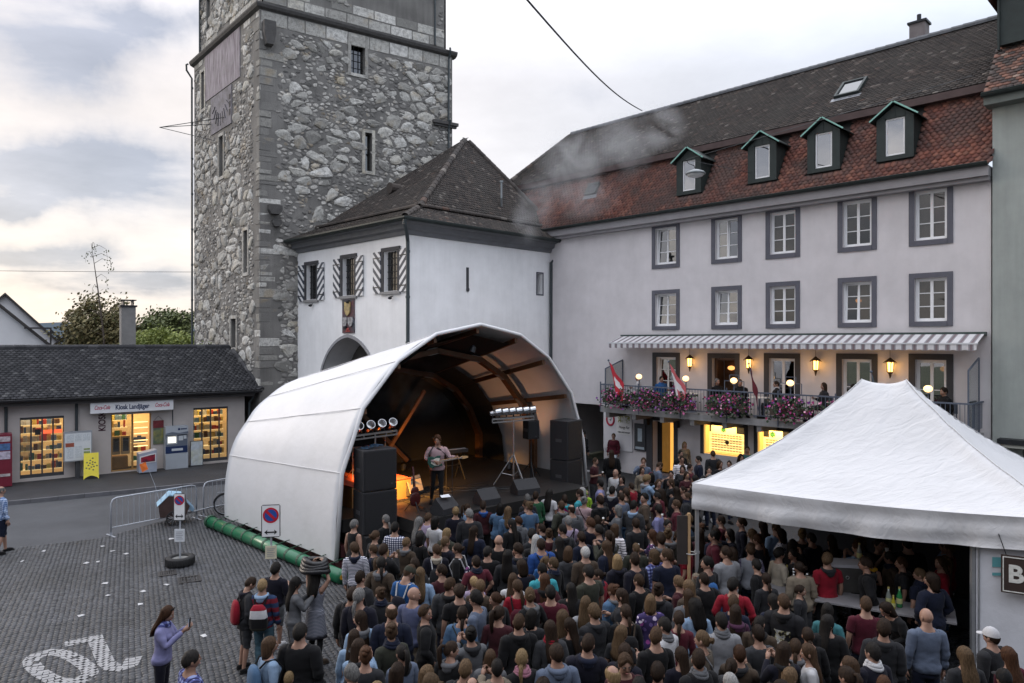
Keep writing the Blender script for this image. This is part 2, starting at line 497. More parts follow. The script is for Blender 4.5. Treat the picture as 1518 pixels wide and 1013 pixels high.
ARMS={  # (elbow, wrist) of the right (-x) and left (+x) arm, facing -y
 'down':[(-.245,.035,1.13),(-.255,-.03,.88),(.245,.035,1.13),(.255,-.03,.88)],
 'crossed':[(-.245,-.01,1.15),(.05,-.215,1.17),(.245,-.01,1.14),(-.06,-.20,1.13)],
 'hold':[(-.235,.02,1.14),(-.17,-.24,1.22),(.245,.035,1.13),(.25,-.04,.88)],
 'phone':[(-.23,-.12,1.20),(-.075,-.33,1.40),(.23,-.12,1.20),(.075,-.33,1.40)],
 'clap':[(-.24,-.04,1.15),(-.06,-.28,1.26),(.24,-.04,1.15),(.06,-.28,1.26)],
 'pocket':[(-.30,.05,1.16),(-.215,-.06,.96),(.30,.05,1.16),(.215,-.06,.96)],
 'drink':[(-.27,-.14,1.25),(-.09,-.225,1.49),(.245,.03,1.13),(.20,-.12,.92)],
 'guitar':[(-.30,.0,1.18),(-.08,-.235,1.13),(.31,-.07,1.20),(.43,-.27,1.24)],
 'raised':[(-.30,-.06,1.60),(-.16,-.08,1.84),(.30,-.06,1.60),(.16,-.08,1.84)],
 'serve':[(-.23,-.13,1.18),(-.13,-.38,1.13),(.23,-.13,1.18),(.13,-.38,1.12)],
}
BODY={}

def seg_d(P,a,b):
 a=np.array(a);b=np.array(b);ab=b-a
 t=np.clip(((P-a)@ab)/(ab@ab),0,1)
 return np.linalg.norm(P-(a+t[:,None]*ab),axis=1),t

def finger_tubes(mb,wr,d,nrm,side):
 """palm plus five fingers, unequal and bent"""
 d=Vector(d).normalized();nrm=Vector(nrm);nrm=(nrm-d*nrm.dot(d)).normalized();x=d.cross(nrm).normalized()*side
 w=Vector(wr)
 P=lambda a,b,c:w+d*a+x*b+nrm*c
 mb.tube([P(-.02,0,0),P(.02,0,0),P(.055,.002,0),P(.09,.002,0)],[.023,.030,.037,.030],8)
 for b,L,in((-.030,.062),(-.010,.074),(.011,.079),(.031,.070)):
  mb.tube([P(.075,b*.9,0),P(.095,b,.003),P(.095+L*.45,b*1.05,.014),P(.095+L*.72,b*1.05,.034),P(.095+L*.80,b*1.03,.052)],[.0095,.0092,.0085,.0078,.006],6)
 mb.tube([P(.015,.024,.004),P(.045,.045,.012),P(.07,.052,.026),P(.088,.048,.040)],[.013,.0125,.0105,.0075],6)

def make_body(sex,pose,legs='stand',bend=0.0):
 key=(sex,pose,legs,bend)
 if key in BODY:return BODY[key]
 fem=sex=='f'
 k=0.92 if fem else 1.0
 mb=MB()
 rings=[(.80,.10,.085,.01),(.85,.155,.115,.012),(.92,.175 if fem else .165,.122,.012),(1.0,.160 if fem else .158,.112,.006),(1.08,.128 if fem else .150,.095,.0),
             (1.17,.135 if fem else .158,.102,.0),(1.27,.155 if fem else .172,.115,-.004),(1.36,.160 if fem else .182,.108,.004),(1.42,.145 if fem else .165,.085,.012),
             (1.465,.098 if fem else .115,.066,.016),(1.50,.058 if fem else .070,.060,.012),(1.56,.053 if fem else .064,.058,.004),(1.60,.05,.05,.0)]
 n=18
 for z,rx,ry,oy in rings:
  for i in range(n):
   w=2*PI*i/n;c,s=math.cos(w),math.sin(w)
   mb.v.append((rx*math.copysign(abs(c)**.85,c),oy+ry*math.copysign(abs(s)**.85,s),z))
 for r in range(len(rings)-1):
  for i in range(n):
   a=r*n+i;b=r*n+(i+1)%n
   mb.f.append([a,b,b+n,a+n]);mb.m.append(0)
 mb.f.append(list(range(n))[::-1]);mb.m.append(0)
 mb.f.append([(len(rings)-1)*n+i for i in range(n)]);mb.m.append(0)
 if fem:
  for sx in(-1,1):mb.ball((.072*sx,-.085,1.285),.06,.055,.062,10,8)
 sh=.165 if fem else .188
 A=ARMS[pose];bones=[]
 hands=[]
 for si,sx in((0,-1),(1,1)):
  e,wr=Vector(A[si*2]),Vector(A[si*2+1])
  if fem:e.x*=.93;wr.x*=.95
  s0=Vector((sx*(sh-.03),.012,1.405));s1=Vector((sx*sh,.014,1.40))
  ra=.046*k
  mid=(s1+e)/2+Vector((sx*.008,0,0))
  mb.tube([s0,s1,mid,e,(e*.6+wr*.4),wr],[.055*k,.060*k,.052*k,.041*k,.040*k,.026*k],12)
  bones.append(('ua',s1,e,.05));bones.append(('fa',e,wr,.036))
  d=(wr-e).normalized()
  hands.append((wr,d,sx))
 hz=.92
 for sx in(-1,1):
  if legs=='sit':
   kn,an=Vector((sx*.12,-.44,.90)),Vector((sx*.12,-.42,.50))
  elif legs=='stride':
   kn,an=Vector((sx*.10,-.03-.06*sx,.50)),Vector((sx*.11,.03-.16*sx,.085))
  else:
   kn,an=Vector((sx*.105,-.012,.50)),Vector((sx*.115,.03,.085))
  h0=Vector((sx*.088,.005,hz))
  th=.088 if fem else .084
  mb.tube([h0+Vector((0,0,.03)),h0+(kn-h0)*.15,h0+(kn-h0)*.55,kn,kn+(an-kn)*.35,kn+(an-kn)*.75,an],[.075,th,.072,.053,.055,.040,.036],12)
  bones.append(('th',h0,kn,.07));bones.append(('shn',kn,an,.05))
  toe=an+Vector((sx*.03,-.17,-.055));heel=an+Vector((0,.045,-.045))
  mb.tube([heel,an+Vector((0,0,-.035)),(an+toe)/2+Vector((0,0,-.012)),toe],[.030,.040,.040,.026],10)
  bones.append(('ft',heel,toe,.038))
 me=mb.mesh('tmp',[])
 ob=link('tmp',me)
 rm=ob.modifiers.new('r','REMESH');rm.mode='VOXEL';rm.voxel_size=0.0165
 sm_=ob.modifiers.new('s','SMOOTH');sm_.iterations=3;sm_.factor=0.5
 V,Fs=evaluated(ob)
 bpy.data.objects.remove(ob);bpy.data.meshes.remove(me)
 # classify by nearest bone
 bones.append(('to',Vector((-.0,.005,.86)),Vector((0,.005,1.40)),.13));bones.append(('nk',Vector((0,.01,1.46)),Vector((0,0,1.62)),.05))
 D=[];T=[]
 for nme,a,b,r in bones:
  d,t=seg_d(V*np.array([1,1.25 if nme=='to' else 1,1]),a,b)
  D.append(d-r);T.append(t)
 D=np.array(D);T=np.array(T);bi=D.argmin(0)
 kind=np.array([b[0]for b in bones])[bi];tt=T[bi,np.arange(len(V))]
 hm=MB()
 for wr,d,sx in hands:
  nrm=Vector((-sx,0,0))if pose in('down','pocket','clap')or abs(d.z)>.7 else Vector((0,0,1 if pose=='serve' else-.3))+Vector((-sx*.6,.6,0))
  finger_tubes(hm,wr,d,nrm,sx if pose!='down' else-sx*-1)
 # head
 hv,hf,hmi=head_arrays(fem)
 res=dict(V=V,F=Fs,kind=kind,t=tt,hand=(np.array(hm.v),hm.f),head=(hv,hf,hmi),bend=bend,legs=legs,wr=[Vector(A[1]),Vector(A[3])])
 # vertex normals for garments
 N=np.zeros_like(V)
 for f in Fs:
  p=V[list(f)]
  nn=np.cross(p[2]-p[0],p[-1 if len(f)>3 else 1]-p[1])if len(f)>3 else np.cross(p[1]-p[0],p[2]-p[0])
  for i in f:N[i]+=nn
 N/=np.maximum(np.linalg.norm(N,axis=1,keepdims=True),1e-9)
 res['N']=N
 BODY[key]=res
 return res

def head_arrays(fem):
 mb=MB()
 n,m=22,18
 for i in range(m+1):
  th=PI*i/m
  for j in range(n):
   w=2*PI*j/n
   sx,sy,cz=math.sin(th)*math.sin(w),-math.sin(th)*math.cos(w),math.cos(th)   # j=0 faces -y
   x,y,z=.077*sx,.097*sy,.120*cz
   if z<0:                                     # jaw narrows, chin forward
    q=-z/.120
    x*=1-.30*q*q;y=y*(1-.20*q)-.016*q*(1 if sy<0.2 else .2)
    if sy>0:y*=1-.30*q
   f=max(0.0,-sy)**3
   ax=abs(x)
   if sy<0:
    y-=.020*math.exp(-((ax/.013)**2)-(((z+.022)/.016)**2))            # nose tip
    y-=.010*math.exp(-((ax/.010)**2)-(((z-.004)/.022)**2))            # bridge
    y+=.012*math.exp(-(((ax-.032)/.017)**2)-(((z-.008)/.013)**2))   # sockets
    y-=.004*math.exp(-((ax/.045)**2)-(((z-.032)/.012)**2))            # brow
    y-=.005*math.exp(-((ax/.024)**2)-(((z+.060)/.011)**2))            # lips
    y+=.004*math.exp(-((ax/.030)**2)-(((z+.078)/.008)**2))
   mb.v.append((x,y-.006,1.632+z))
 for i in range(m):
  for j in range(n):
   a=i*n+j;b=i*n+(j+1)%n
   mb.f.append([a,a+n,b+n,b]);mb.m.append(0)
 for sx in(-1,1):
  mb.ball((.079*sx,.008,1.625),.010,.020,.032,8,6)                                 # ear
  mb.ball((.031*sx,-.083,1.640),.0135,.009,.0085,8,6,1)
  mb.ball((.031*sx,-.0905,1.640),.0062,.004,.0062,8,6,2)
  mb.bar((.016*sx,-.0985,1.659),(.046*sx,-.090,1.660),.008,.006,mi=2)           # brow hair
 mb.ball((0,-.098,1.571),.021,.008,.0075,10,6,3)
 return np.array(mb.v),mb.f,mb.m

def bend_pts(P,ang):
 if not ang:return P
 P=P.copy();z0=.95
 t=np.clip((P[:,2]-z0)/.35,0,1);a=np.radians(ang)*t
 y,z=P[:,1].copy(),P[:,2]-z0
 P[:,1]=y*np.cos(a)-z*np.sin(a);P[:,2]=z0+y*np.sin(a)+z*np.cos(a)
 return P

def lower_pts(P,legs):
 if legs=='sit':P=P.copy();P[:,2]-=.44
 return P

def pivot_of(B):
 p=np.array([[0.,.005,1.50]])
 return Vector(lower_pts(bend_pts(p,B['bend']),B['legs'])[0])

MESHC={}

def body_mesh(sex,pose,legs,bend,yaw,nod=0):
 key=('b',sex,pose,legs,bend,yaw,nod)
 if key in MESHC:return MESHC[key]
 B=make_body(sex,pose,legs,bend)
 V=B['V'].copy();hv=B['head'][0].copy()
 def turn(P,w):
  a=np.radians(yaw)*w;x,y=P[:,0].copy(),P[:,1].copy()
  P[:,0]=x*np.cos(a)-y*np.sin(a);P[:,1]=x*np.sin(a)+y*np.cos(a)
  b=np.radians(nod)*w;y,z=P[:,1].copy(),P[:,2]-1.50
  cy,sy=np.cos(np.radians(yaw)*w),np.sin(np.radians(yaw)*w)
  # nod about the sideways axis of the turned head
  fx,fy=sy,-cy;dep=P[:,0]*fx+P[:,1]*fy
  nd=dep*np.cos(b)+z*np.sin(b);nz=-dep*np.sin(b)+z*np.cos(b)
  P[:,0]+=(nd-dep)*fx;P[:,1]+=(nd-dep)*fy;P[:,2]=1.50+nz
 turn(hv,np.ones(len(hv)))
 turn(V,np.clip((V[:,2]-1.49)/.09,0,1)*(B['kind']=='nk'))
 hand,hfs=B['hand']
 allv=np.concatenate([V,hand,hv])if len(hand)else np.concatenate([V,hv])
 allv=lower_pts(bend_pts(allv,B['bend']),legs)
 o1=len(V);o2=o1+len(hand)
 fs=[list(f)for f in B['F']]+[[i+o1 for i in f]for f in hfs]+[[i+o2 for i in f]for f in B['head'][1]]
 mi=[0]*(len(B['F'])+len(hfs))+list(B['head'][2])
 me=bpy.data.meshes.new('person')
 me.from_pydata(allv.tolist(),[],fs)
 for m_ in(SKINS['fair'],EYE_WHITE,EYE_DARK,LIP):me.materials.append(m_)
 me.polygons.foreach_set('material_index',mi);me.polygons.foreach_set('use_smooth',[True]*len(fs));me.update()
 MESHC[key]=me
 return me

GARM={  # regions, offset, fold depth, hem z
 'tshirt':dict(arm=.72,fore=-1,off=.015,fold=.017,hem=.885),'shirt':dict(arm=2,fore=.93,off=.017,fold=.021,hem=.87),
 'tank':dict(arm=-1,fore=-1,off=.010,fold=.008,hem=.90),'jacket':dict(arm=2,fore=.97,off=.030,fold=.028,hem=.82),
 'coat':dict(arm=2,fore=.97,off=.030,fold=.018,hem=.835,skirt=(.55,1.12)),'dress':dict(arm=-1,fore=-1,off=.012,fold=.010,hem=.90,skirt=(.52,1.35)),
 'shortdress':dict(arm=.6,fore=-1,off=.012,fold=.010,hem=.90,skirt=(.55,1.3)),
 'trousers':dict(leg=(1.02,.97),off=.014,fold=.014),'shorts':dict(leg=(1.02,.12),off=.022,fold=.014),'skinny':dict(leg=(1.02,.97),off=.007,fold=.006)}

def garment_mesh(kind,sex,pose,legs,bend):
 key=(kind,sex,pose if 'leg' not in GARM[kind]else '-',legs,bend)
 if key in MESHC:return MESHC[key]
 B=make_body(sex,pose,legs,bend);g=GARM[kind]
 V,N,K,T=B['V'],B['N'],B['kind'],B['t']
 z=V[:,2]
 if 'leg' in g:
  top,sh=g['leg']
  selv=((K=='to')&(z<top))|(K=='th')|((K=='shn')&(T<sh))
  if sh<.5 and legs!='sit':selv&=~((K=='th')&(z<.44))
 else:
  selv=((K=='to')&(z>g['hem'])&~((np.abs(V[:,0])<.085)&(z>1.455)))|((K=='th')&(z>g['hem']))|((K=='nk')&(z<1.485)&(np.abs(V[:,0])>.06))
  if legs=='sit':selv=(selv&(K!='th'))|((K=='to')&(z>.9))
  selv|=(K=='ua')&((T<g['arm'])if g['arm']>0 else((T<=0.0)&(np.abs(V[:,0])<.155)))
  if g['fore']>0:selv|=(K=='fa')&(T<g['fore'])
 fs=[f for f in B['F']if all(selv[i]for i in f)]
 used=sorted({i for f in fs for i in f});mp={i:j for j,i in enumerate(used)}
 U=V[used];NN=N[used]
 offs=np.full(len(U),g['off'])
 if 'leg' in g:offs=np.where((K[used]=='to')&(U[:,2]>.85),.003,offs)
 elif legs!='sit':offs=offs+.006*np.clip((1.05-U[:,2])/.1,0,1)
 fold=np.array([noise.noise(Vector((p[0]*6,p[1]*6,p[2]*13)))+.6*noise.noise(Vector((p[0]*16,p[1]*16+5,p[2]*22)))for p in U])
 low=np.clip((1.35-U[:,2])/.4,0.25,1)
 ff=g['fold']*fold*low
 if 'leg' in g:ff=np.where((K[used]=='to')&(U[:,2]>.85),0,ff)
 P=U+NN*(offs+ff)[:,None]
 if 'leg' not in g and kind in('jacket','coat','shirt','tshirt'):   # hang straighter at the waist
  to=K[used]=='to'
  w=np.where(to&(U[:,2]<1.22),.5*np.clip((1.22-U[:,2])/.15,0,1),0)
  rr=np.hypot(P[:,0]/1.45,P[:,1]);tgt=.128 if sex=='f' else .132
  s=1+w*(np.maximum(tgt/np.maximum(rr,.04),1)-1)
  P[:,0]*=s;P[:,1]*=s
 bm=bmesh.new()
 vs=[bm.verts.new(p)for p in P];inner={}
 for f in fs:
  try:bm.faces.new([vs[mp[i]]for i in f])
  except ValueError:pass
 bm.edges.ensure_lookup_table()
 be=[e for e in bm.edges if e.is_boundary]
 nb={}
 for e in be:
  a,b=e.verts;nb.setdefault(a,[]).append(b);nb.setdefault(b,[]).append(a)
 for it in range(8):                                   # even out the hems
  new={v:(v.co*.4+sum((w.co for w in ws),Vector())*(.6/len(ws)))for v,ws in nb.items()if len(ws)==2}
  for v,c in new.items():v.co=c
 idx={v:i for i,v in enumerate(vs)}
 def inn(v):
  if v not in inner:
   i=idx[v];inner[v]=bm.verts.new(U[i]-NN[i]*.004)
  return inner[v]
 for e in be:
  f=e.link_faces[0];a,b=e.verts
  lo=[l for l in f.loops if l.edge==e][0]
  a,b=lo.vert,lo.link_loop_next.vert
  try:bm.faces.new([b,a,inn(a),inn(b)])
  except ValueError:pass
 if 'skirt' in g and legs!='sit':
  zb,fl=g['skirt'];n=30;rows=[]
  for r in range(7):
   t=r/6;zz=1.02-(1.02-zb)*t
   rx=(.178+.02*t*4*(fl-1))*(1+(fl-1)*t*.6);ry=(.142+.02*t)*(1+(fl-1)*t*.6)
   rows.append([bm.verts.new(((rx+.010*t*math.sin(9*w))*math.cos(w),.01+(ry+.012*t*math.sin(9*w+1))*math.sin(w),zz+.012*math.sin(3*w)*t))for w in[2*PI*i/n for i in range(n)]])
  for r in range(6):
   for i in range(n):bm.faces.new([rows[r][i],rows[r+1][i],rows[r+1][(i+1)%n],rows[r][(i+1)%n]])
  ins=[bm.verts.new((v.co.x*.92,v.co.y*.92,v.co.z+.03))for v in rows[-1]]
  for i in range(n):bm.faces.new([rows[-1][i],ins[i],ins[(i+1)%n],rows[-1][(i+1)%n]])
 bm.verts.index_update()
 allp=np.array([v.co[:]for v in bm.verts]);allp=lower_pts(bend_pts(allp,bend),legs)
 for v,p in zip(bm.verts,allp):v.co=p
 for f in bm.faces:f.smooth=True
 me=bpy.data.meshes.new(kind);bm.to_mesh(me);bm.free()
 me.materials.append(cloth('black'))
 MESHC[key]=me
 return me

def shoe_mesh(legs):
 key=('shoe',legs)
 if key in MESHC:return MESHC[key]
 mb=MB()
 for sx in(-1,1):
  an=Vector((sx*.12,-.42,.50))if legs=='sit' else(Vector((sx*.11,.03-.16*sx,.085))if legs=='stride' else Vector((sx*.115,.03,.085)))
  f=lambda x,y,z:an+Vector((x*1.0+sx*(-.17*0),y,z))
  toe=an+Vector((sx*.035,-.19,-.058));heel=an+Vector((0,.055,-.05))
  mb.tube([heel+Vector((0,.01,0)),an+Vector((0,0,-.03)),(an*.5+toe*.5)+Vector((0,0,-.006)),toe*.85+an*.15,toe+Vector((sx*.003,-.015,0))],[.026,.049,.047,.040,.022],12)
  d=(toe-heel).normalized();pz=an.z-.085
  c=(heel+toe)/2;c.z=pz+.011
  mb.bar(Vector((heel.x,heel.y+.015,pz+.012)),Vector((toe.x,toe.y-.02,pz+.012)),.085,.024)
 if legs=='sit':
  for i,v in enumerate(mb.v):mb.v[i]=(v[0],v[1],v[2]-.44)
 me=mb.mesh('shoes',cloth('black'),True)
 MESHC[key]=me
 return me

def hair_mesh(style):
 """origin at the neck pivot (0, .005, 1.50); face towards -y"""
 if('h',style)in MESHC:return MESHC[('h',style)]
 mb=MB();cy,cz=-.008,.132
 rx,ry,rz=.079,.100,.122
 full={'short':.07,'crop':.035,'curly':.20,'thick':.14,'bob':.10,'long':.09,'wavy':.12,'ponytail':.05,'bun':.05,'updo':.07,'balding':.04,'braid':.05,'afro':.26,'longcurly':.20,'lowtail':.06}[style]
 rough={'curly':.06,'afro':.07,'longcurly':.06,'thick':.035,'wavy':.030,'short':.028,'bob':.02,'long':.018}.get(style,.016)
 n,m=32,12
 def thmax(a):
  f0=47
  s0,b0=(97,128)if style not in('balding',)else(100,125)
  if style in('long','wavy','bob','longcurly'):s0,b0=118,140
  return math.radians(b0+(s0-b0)*sm(a/.5)if a<.5 else s0+(f0-s0)*sm((a-.5)/.5))
 th0=0.0 if style!='balding' else math.radians(52)
 for i in range(m+1):
  for j in range(n):
   ph=2*PI*j/n;a=abs(((ph+PI)%(2*PI))-PI)/PI
   tm=thmax(a)
   t0=th0 if style!='balding' else min(th0,tm)
   th=t0+(tm-t0)*i/m
   edge=1-sm((i/m-.72)/.28)*.85
   nv=noise.noise(Vector((math.sin(th)*math.sin(ph)*4.2+3,math.sin(th)*math.cos(ph)*4.2,math.cos(th)*4.2+len(style))))+.6*noise.noise(Vector((math.sin(ph)*9,math.cos(ph)*9,th*6)))
   k=1.012+(full+.03*noise.noise(Vector((ph*1.3,th*2.2,len(style)))))*edge*(1.0+.25*(1-i/m))+rough*nv*edge*1.6+.008*math.sin(ph*17+4*math.sin(th*5))*edge
   if style=='balding' and i==0:k=1.004
   mb.v.append((rx*k*math.sin(th)*math.sin(ph),cy+ry*k*math.sin(th)*math.cos(ph),cz+rz*k*math.cos(th)))
 for i in range(m):
  for j in range(n):
   a=i*n+j;b=i*n+(j+1)%n
   mb.f.append([a,a+n,b+n,b]);mb.m.append(0)
 def fall(rows,ridge=.006,cn=26,seed=0,flat=1.0):
  o=len(mb.v)
  for r,(z,yc,ax,ay)in enumerate(rows):
   for j in range(cn):
    w=2*PI*j/cn;c,s=math.cos(w),math.sin(w)
    d=1+ridge*9*(noise.noise(Vector((c*3.1+seed,s*3.1,z*4)))+.7*noise.noise(Vector((c*8+seed,s*8,z*7))))+ridge*3*math.sin(w*11+z*12)
    zz=z+(noise.noise(Vector((c*4+seed,s*4,1)))*.05 if r==len(rows)-1 else 0)
    mb.v.append((ax*d*c,yc+ay*d*s,zz))
  for r in range(len(rows)-1):
   for j in range(cn):
    a=o+r*cn+j;b=o+r*cn+(j+1)%cn
    mb.f.append([a,b,b+cn,a+cn][::-1]);mb.m.append(0)
  e=o+(len(rows)-1)*cn
  mb.f.append([e+j for j in range(cn)][::-1]);mb.m.append(0)
 if style=='long':fall([(.19,.018,.080,.080),(.13,.028,.087,.075),(.06,.042,.088,.064),(.0,.060,.090,.052),(-.07,.088,.098,.046),(-.16,.112,.100,.038),(-.25,.120,.090,.032),(-.33,.118,.070,.022)],.006,seed=1)
 if style=='wavy':fall([(.19,.018,.084,.084),(.13,.026,.094,.080),(.06,.038,.100,.070),(.0,.056,.106,.062),(-.07,.084,.114,.054),(-.15,.108,.112,.046),(-.23,.114,.090,.034)],.016,seed=4)
 if style=='longcurly':fall([(.20,.014,.095,.095),(.13,.022,.112,.095),(.06,.034,.125,.086),(.0,.050,.132,.080),(-.07,.078,.135,.070),(-.15,.100,.125,.058),(-.21,.104,.095,.04)],.030,seed=6)
 if style=='bob':fall([(.19,.014,.083,.084),(.13,.020,.093,.082),(.07,.026,.096,.076),(.02,.030,.094,.070),(-.02,.032,.086,.060)],.005,seed=2)
 if style=='ponytail':
  mb.tube([(0,.075,.20),(0,.122,.215),(0,.150,.17),(0,.152,.09),(0,.145,.0),(.005,.138,-.08),(.008,.132,-.13)],[.022,.026,.032,.034,.030,.022,.008],10)
 if style in('lowtail','braid'):
  L=-.16 if style=='lowtail' else-.30
  pts=[(0,.07,.10),(0,.105,.07)];rs=[.024,.026]
  for i in range(10):
   pts.append((.004*math.sin(i),.118+.006*min(i,3),.03+(L-.03)*i/9));rs.append((.030+(.006 if i%2 else-.004)*(style=='braid'))*(1-.55*i/9))
  mb.tube(pts,rs,10)
 if style=='bun':
  mb.ball((0,.108,.155),.042,.038,.040,12,8)
  mb.tube([(.03*math.cos(w),.130,.155+.03*math.sin(w))for w in[i*.7 for i in range(9)]],.014,7)
 if style=='updo':mb.ball((0,.075,.235),.060,.055,.042,12,8);mb.ball((.02,.10,.20),.04,.04,.04,10,6)
 me=mb.mesh('hair',HAIR['black'],True)
 MESHC[('h',style)]=me
 return me

def headwear_mesh(kind):
 if('w',kind)in MESHC:return MESHC[('w',kind)]
 mb=MB();cy,cz=-.008,.132
 n=24
 if kind in('cap','backcap'):
  o=len(mb.v);m=8
  for i in range(m+1):
   th=R(84)*i/m
   for j in range(n):
    ph=2*PI*j/n
    k=1.17
    mb.v.append((.079*k*math.sin(th)*math.sin(ph),cy+.100*k*math.sin(th)*math.cos(ph),cz+.012+.112*k*math.cos(th)))
  for i in range(m):
   for j in range(n):
    a=o+i*n+j;b=o+i*n+(j+1)%n
    mb.f.append([a,a+n,b+n,b]);mb.m.append(0)
  sg=-1 if kind=='cap' else 1
  rows=[]
  for r,(yy,w)in enumerate(((.085,.080),(.13,.078),(.175,.055),(.192,.02))):
   for t in(0,1):
    o=len(mb.v)
    for j in range(7):
     x=w*(j/3-1);mb.v.append((x,cy+sg*yy,cz+.030-.25*(yy-.085)+.018*math.cos(x/.08*1.4)-.012+t*.006))
    rows.append(o)
  for r in range(0,6,2):
   for j in range(6):
    for t in(0,1):mb.f.append([rows[r+t]+j,rows[r+t]+j+1,rows[r+2+t]+j+1,rows[r+2+t]+j]);mb.m.append(0)
 if kind=='hood':      # raised hood
  o=len(mb.v);m=10
  for i in range(m+1):
   th=R(150)*i/m
   for j in range(n+1):
    ph=R(-125)+R(250)*j/n
    k=1.24+.04*math.sin(5*ph+3*th)
    mb.v.append((.079*k*math.sin(th)*math.sin(ph),cy+.012+.105*k*math.sin(th)*math.cos(ph),cz+.122*k*math.cos(th)-(.03*max(0,i-7))))
  for i in range(m):
   for j in range(n):
    a=o+i*(n+1)+j;b=a+1
    mb.f.append([a,a+n+1,b+n+1,b]);mb.m.append(0)
 if kind=='hooddown':  # hood lying on the shoulders
  for w0,y0,z0,r in((0,.105,-.045,.052),):
   pts=[];rs=[]
   for i in range(13):
    w=R(-130)+R(260)*i/12
    pts.append((.105*math.sin(w),.03+.092*math.cos(w),-.028-.022*max(0,math.cos(w))+.018*(1-math.cos(w))*.4));rs.append(.022+.022*max(0,math.cos(w)))
   mb.tube(pts,rs,10)
   mb.ball((0,.125,-.075),.075,.035,.070,12,8)
 if kind=='scarf':
  for k,(z,r,t)in enumerate(((-.005,.080,.030),(-.035,.092,.030),(.02,.074,.024))):
   pts=[(r*math.cos(2*PI*i/16)*1.02,.008+r*math.sin(2*PI*i/16),z+.010*math.sin(4*PI*i/16+k))for i in range(17)]
   mb.tube(pts,t,8)
 if kind=='glasses':
  for sx in(-1,1):
   c=(.031*sx,cy-.098,cz+.008)
   mb.tube([(c[0]+.022*math.cos(2*PI*i/12),c[1],c[2]+.016*math.sin(2*PI*i/12))for i in range(13)],.0026,5)
   mb.bar((.052*sx,cy-.096,cz+.012),(.081*sx,cy+.015,cz+.010),.004,.004)
  mb.bar((-.010,cy-.099,cz+.010),(.010,cy-.099,cz+.010),.004,.004)
 if kind=='headglasses':   # sunglasses pushed up on the hair
  for sx in(-1,1):
   mb.ball((.032*sx,cy-.068,cz+.108),.026,.010,.017,10,6)
   mb.bar((.056*sx,cy-.060,cz+.105),(.086*sx,cy+.02,cz+.05),.006,.006)
  mb.bar((-.012,cy-.070,cz+.112),(.012,cy-.070,cz+.112),.006,.006)
 if kind=='earmuffs':
  for sx in(-1,1):mb.ball((.088*sx,.004,cz-.002),.024,.036,.042,10,8)
  mb.tube([(.092*math.sin(w),.004,cz+.0+.150*math.cos(w))for w in[R(-82)+R(164)*i/12 for i in range(13)]],.010,6)
 if kind=='flowerband':
  for i in range(14):
   w=R(-100)+R(200)*i/13
   mb.ball((.092*math.sin(w),cy-.01,cz+.132*math.cos(w)),.020,.020,.018,8,6)
 me=mb.mesh(kind,cloth('black'),kind not in('glasses',))
 MESHC[('w',kind)]=me
 return me

WEAR_NAME={'cap':'cap','backcap':'cap','hood':'hood','hooddown':'hood','scarf':'scarf','glasses':'glasses','headglasses':'sunglasses','earmuffs':'ear_muffs','flowerband':'hair_band'}
PEOPLE=[]

def person(loc,face,sex='m',h=1.75,hair=('short','brown'),top=('shirt','black'),legs=('trousers','navy'),pose='down',yaw=0,nod=0,skin='fair',
           wear=(),stance='stand',bend=0,label='',group=None,shoes='black',width=1.0,category='person'):
 """face: heading in degrees, 0 looks at the camera, 180 looks away, 90 looks to the right of the photo"""
 o=link('person',body_mesh(sex,pose,stance,bend,yaw,nod))
 s=h/1.75
 o.location=loc;o.rotation_euler=(R(random.gauss(0,1.6)),R(random.gauss(0,1.6)),R(face));o.scale=(s*width,s*width,s)
 if skin!='fair':slot(o,SKINS[skin])
 tag(o,label,category,group)
 g=link(top[0]if top[0]not in('shortdress',)else 'dress',garment_mesh(top[0],sex,pose,stance,bend),o);slot(g,cloth(top[1]))
 if top[0]=='tshirt':g.name='shirt'
 if top[0]=='tank':g.name='vest_top'
 if legs:
  g=link('trousers' if legs[0]=='skinny' else legs[0],garment_mesh(legs[0],sex,pose,stance,bend),o);slot(g,cloth(legs[1]))
 g=link('shoes',shoe_mesh(stance),o);slot(g,cloth(shoes))
 B=make_body(sex,pose,stance,bend);pv=pivot_of(B)
 rot=Matrix.Translation(pv)@Matrix.Rotation(R(bend),4,'X')@Matrix.Rotation(R(yaw),4,'Z')@Matrix.Rotation(R(nod),4,'X')
 flat=Matrix.Translation(pv)@Matrix.Rotation(R(bend),4,'X')
 if hair:
  hm_=link('hair',hair_mesh(hair[0]),o);slot(hm_,HAIR[hair[1]]);hm_.matrix_local=rot@Matrix.Diagonal((random.uniform(.98,1.10),random.uniform(.98,1.10),random.uniform(.99,1.07),1))
 for wk,wc in wear:
  w=link(WEAR_NAME[wk],headwear_mesh(wk),o);slot(w,cloth(wc));w.matrix_local=flat if wk in('hooddown','scarf')else rot
 PEOPLE.append(o)
 return o

# ------------------------------------------------------------------ ground
def place(o,M):
 o.matrix_local=M
 return o

def frame2(o,d,inward=None):
 """matrix of a facade: x along d, y into the wall, z up"""
 d=Vector((d[0],d[1],0)).normalized();n=Vector((-d.y,d.x,0))if inward is None else Vector((*inward,0)).normalized()
 M=Matrix.Identity(4)
 M.col[0][:3]=d;M.col[1][:3]=n;M.col[3][:3]=(o[0],o[1],o[2]if len(o)>2 else 0)
 return M

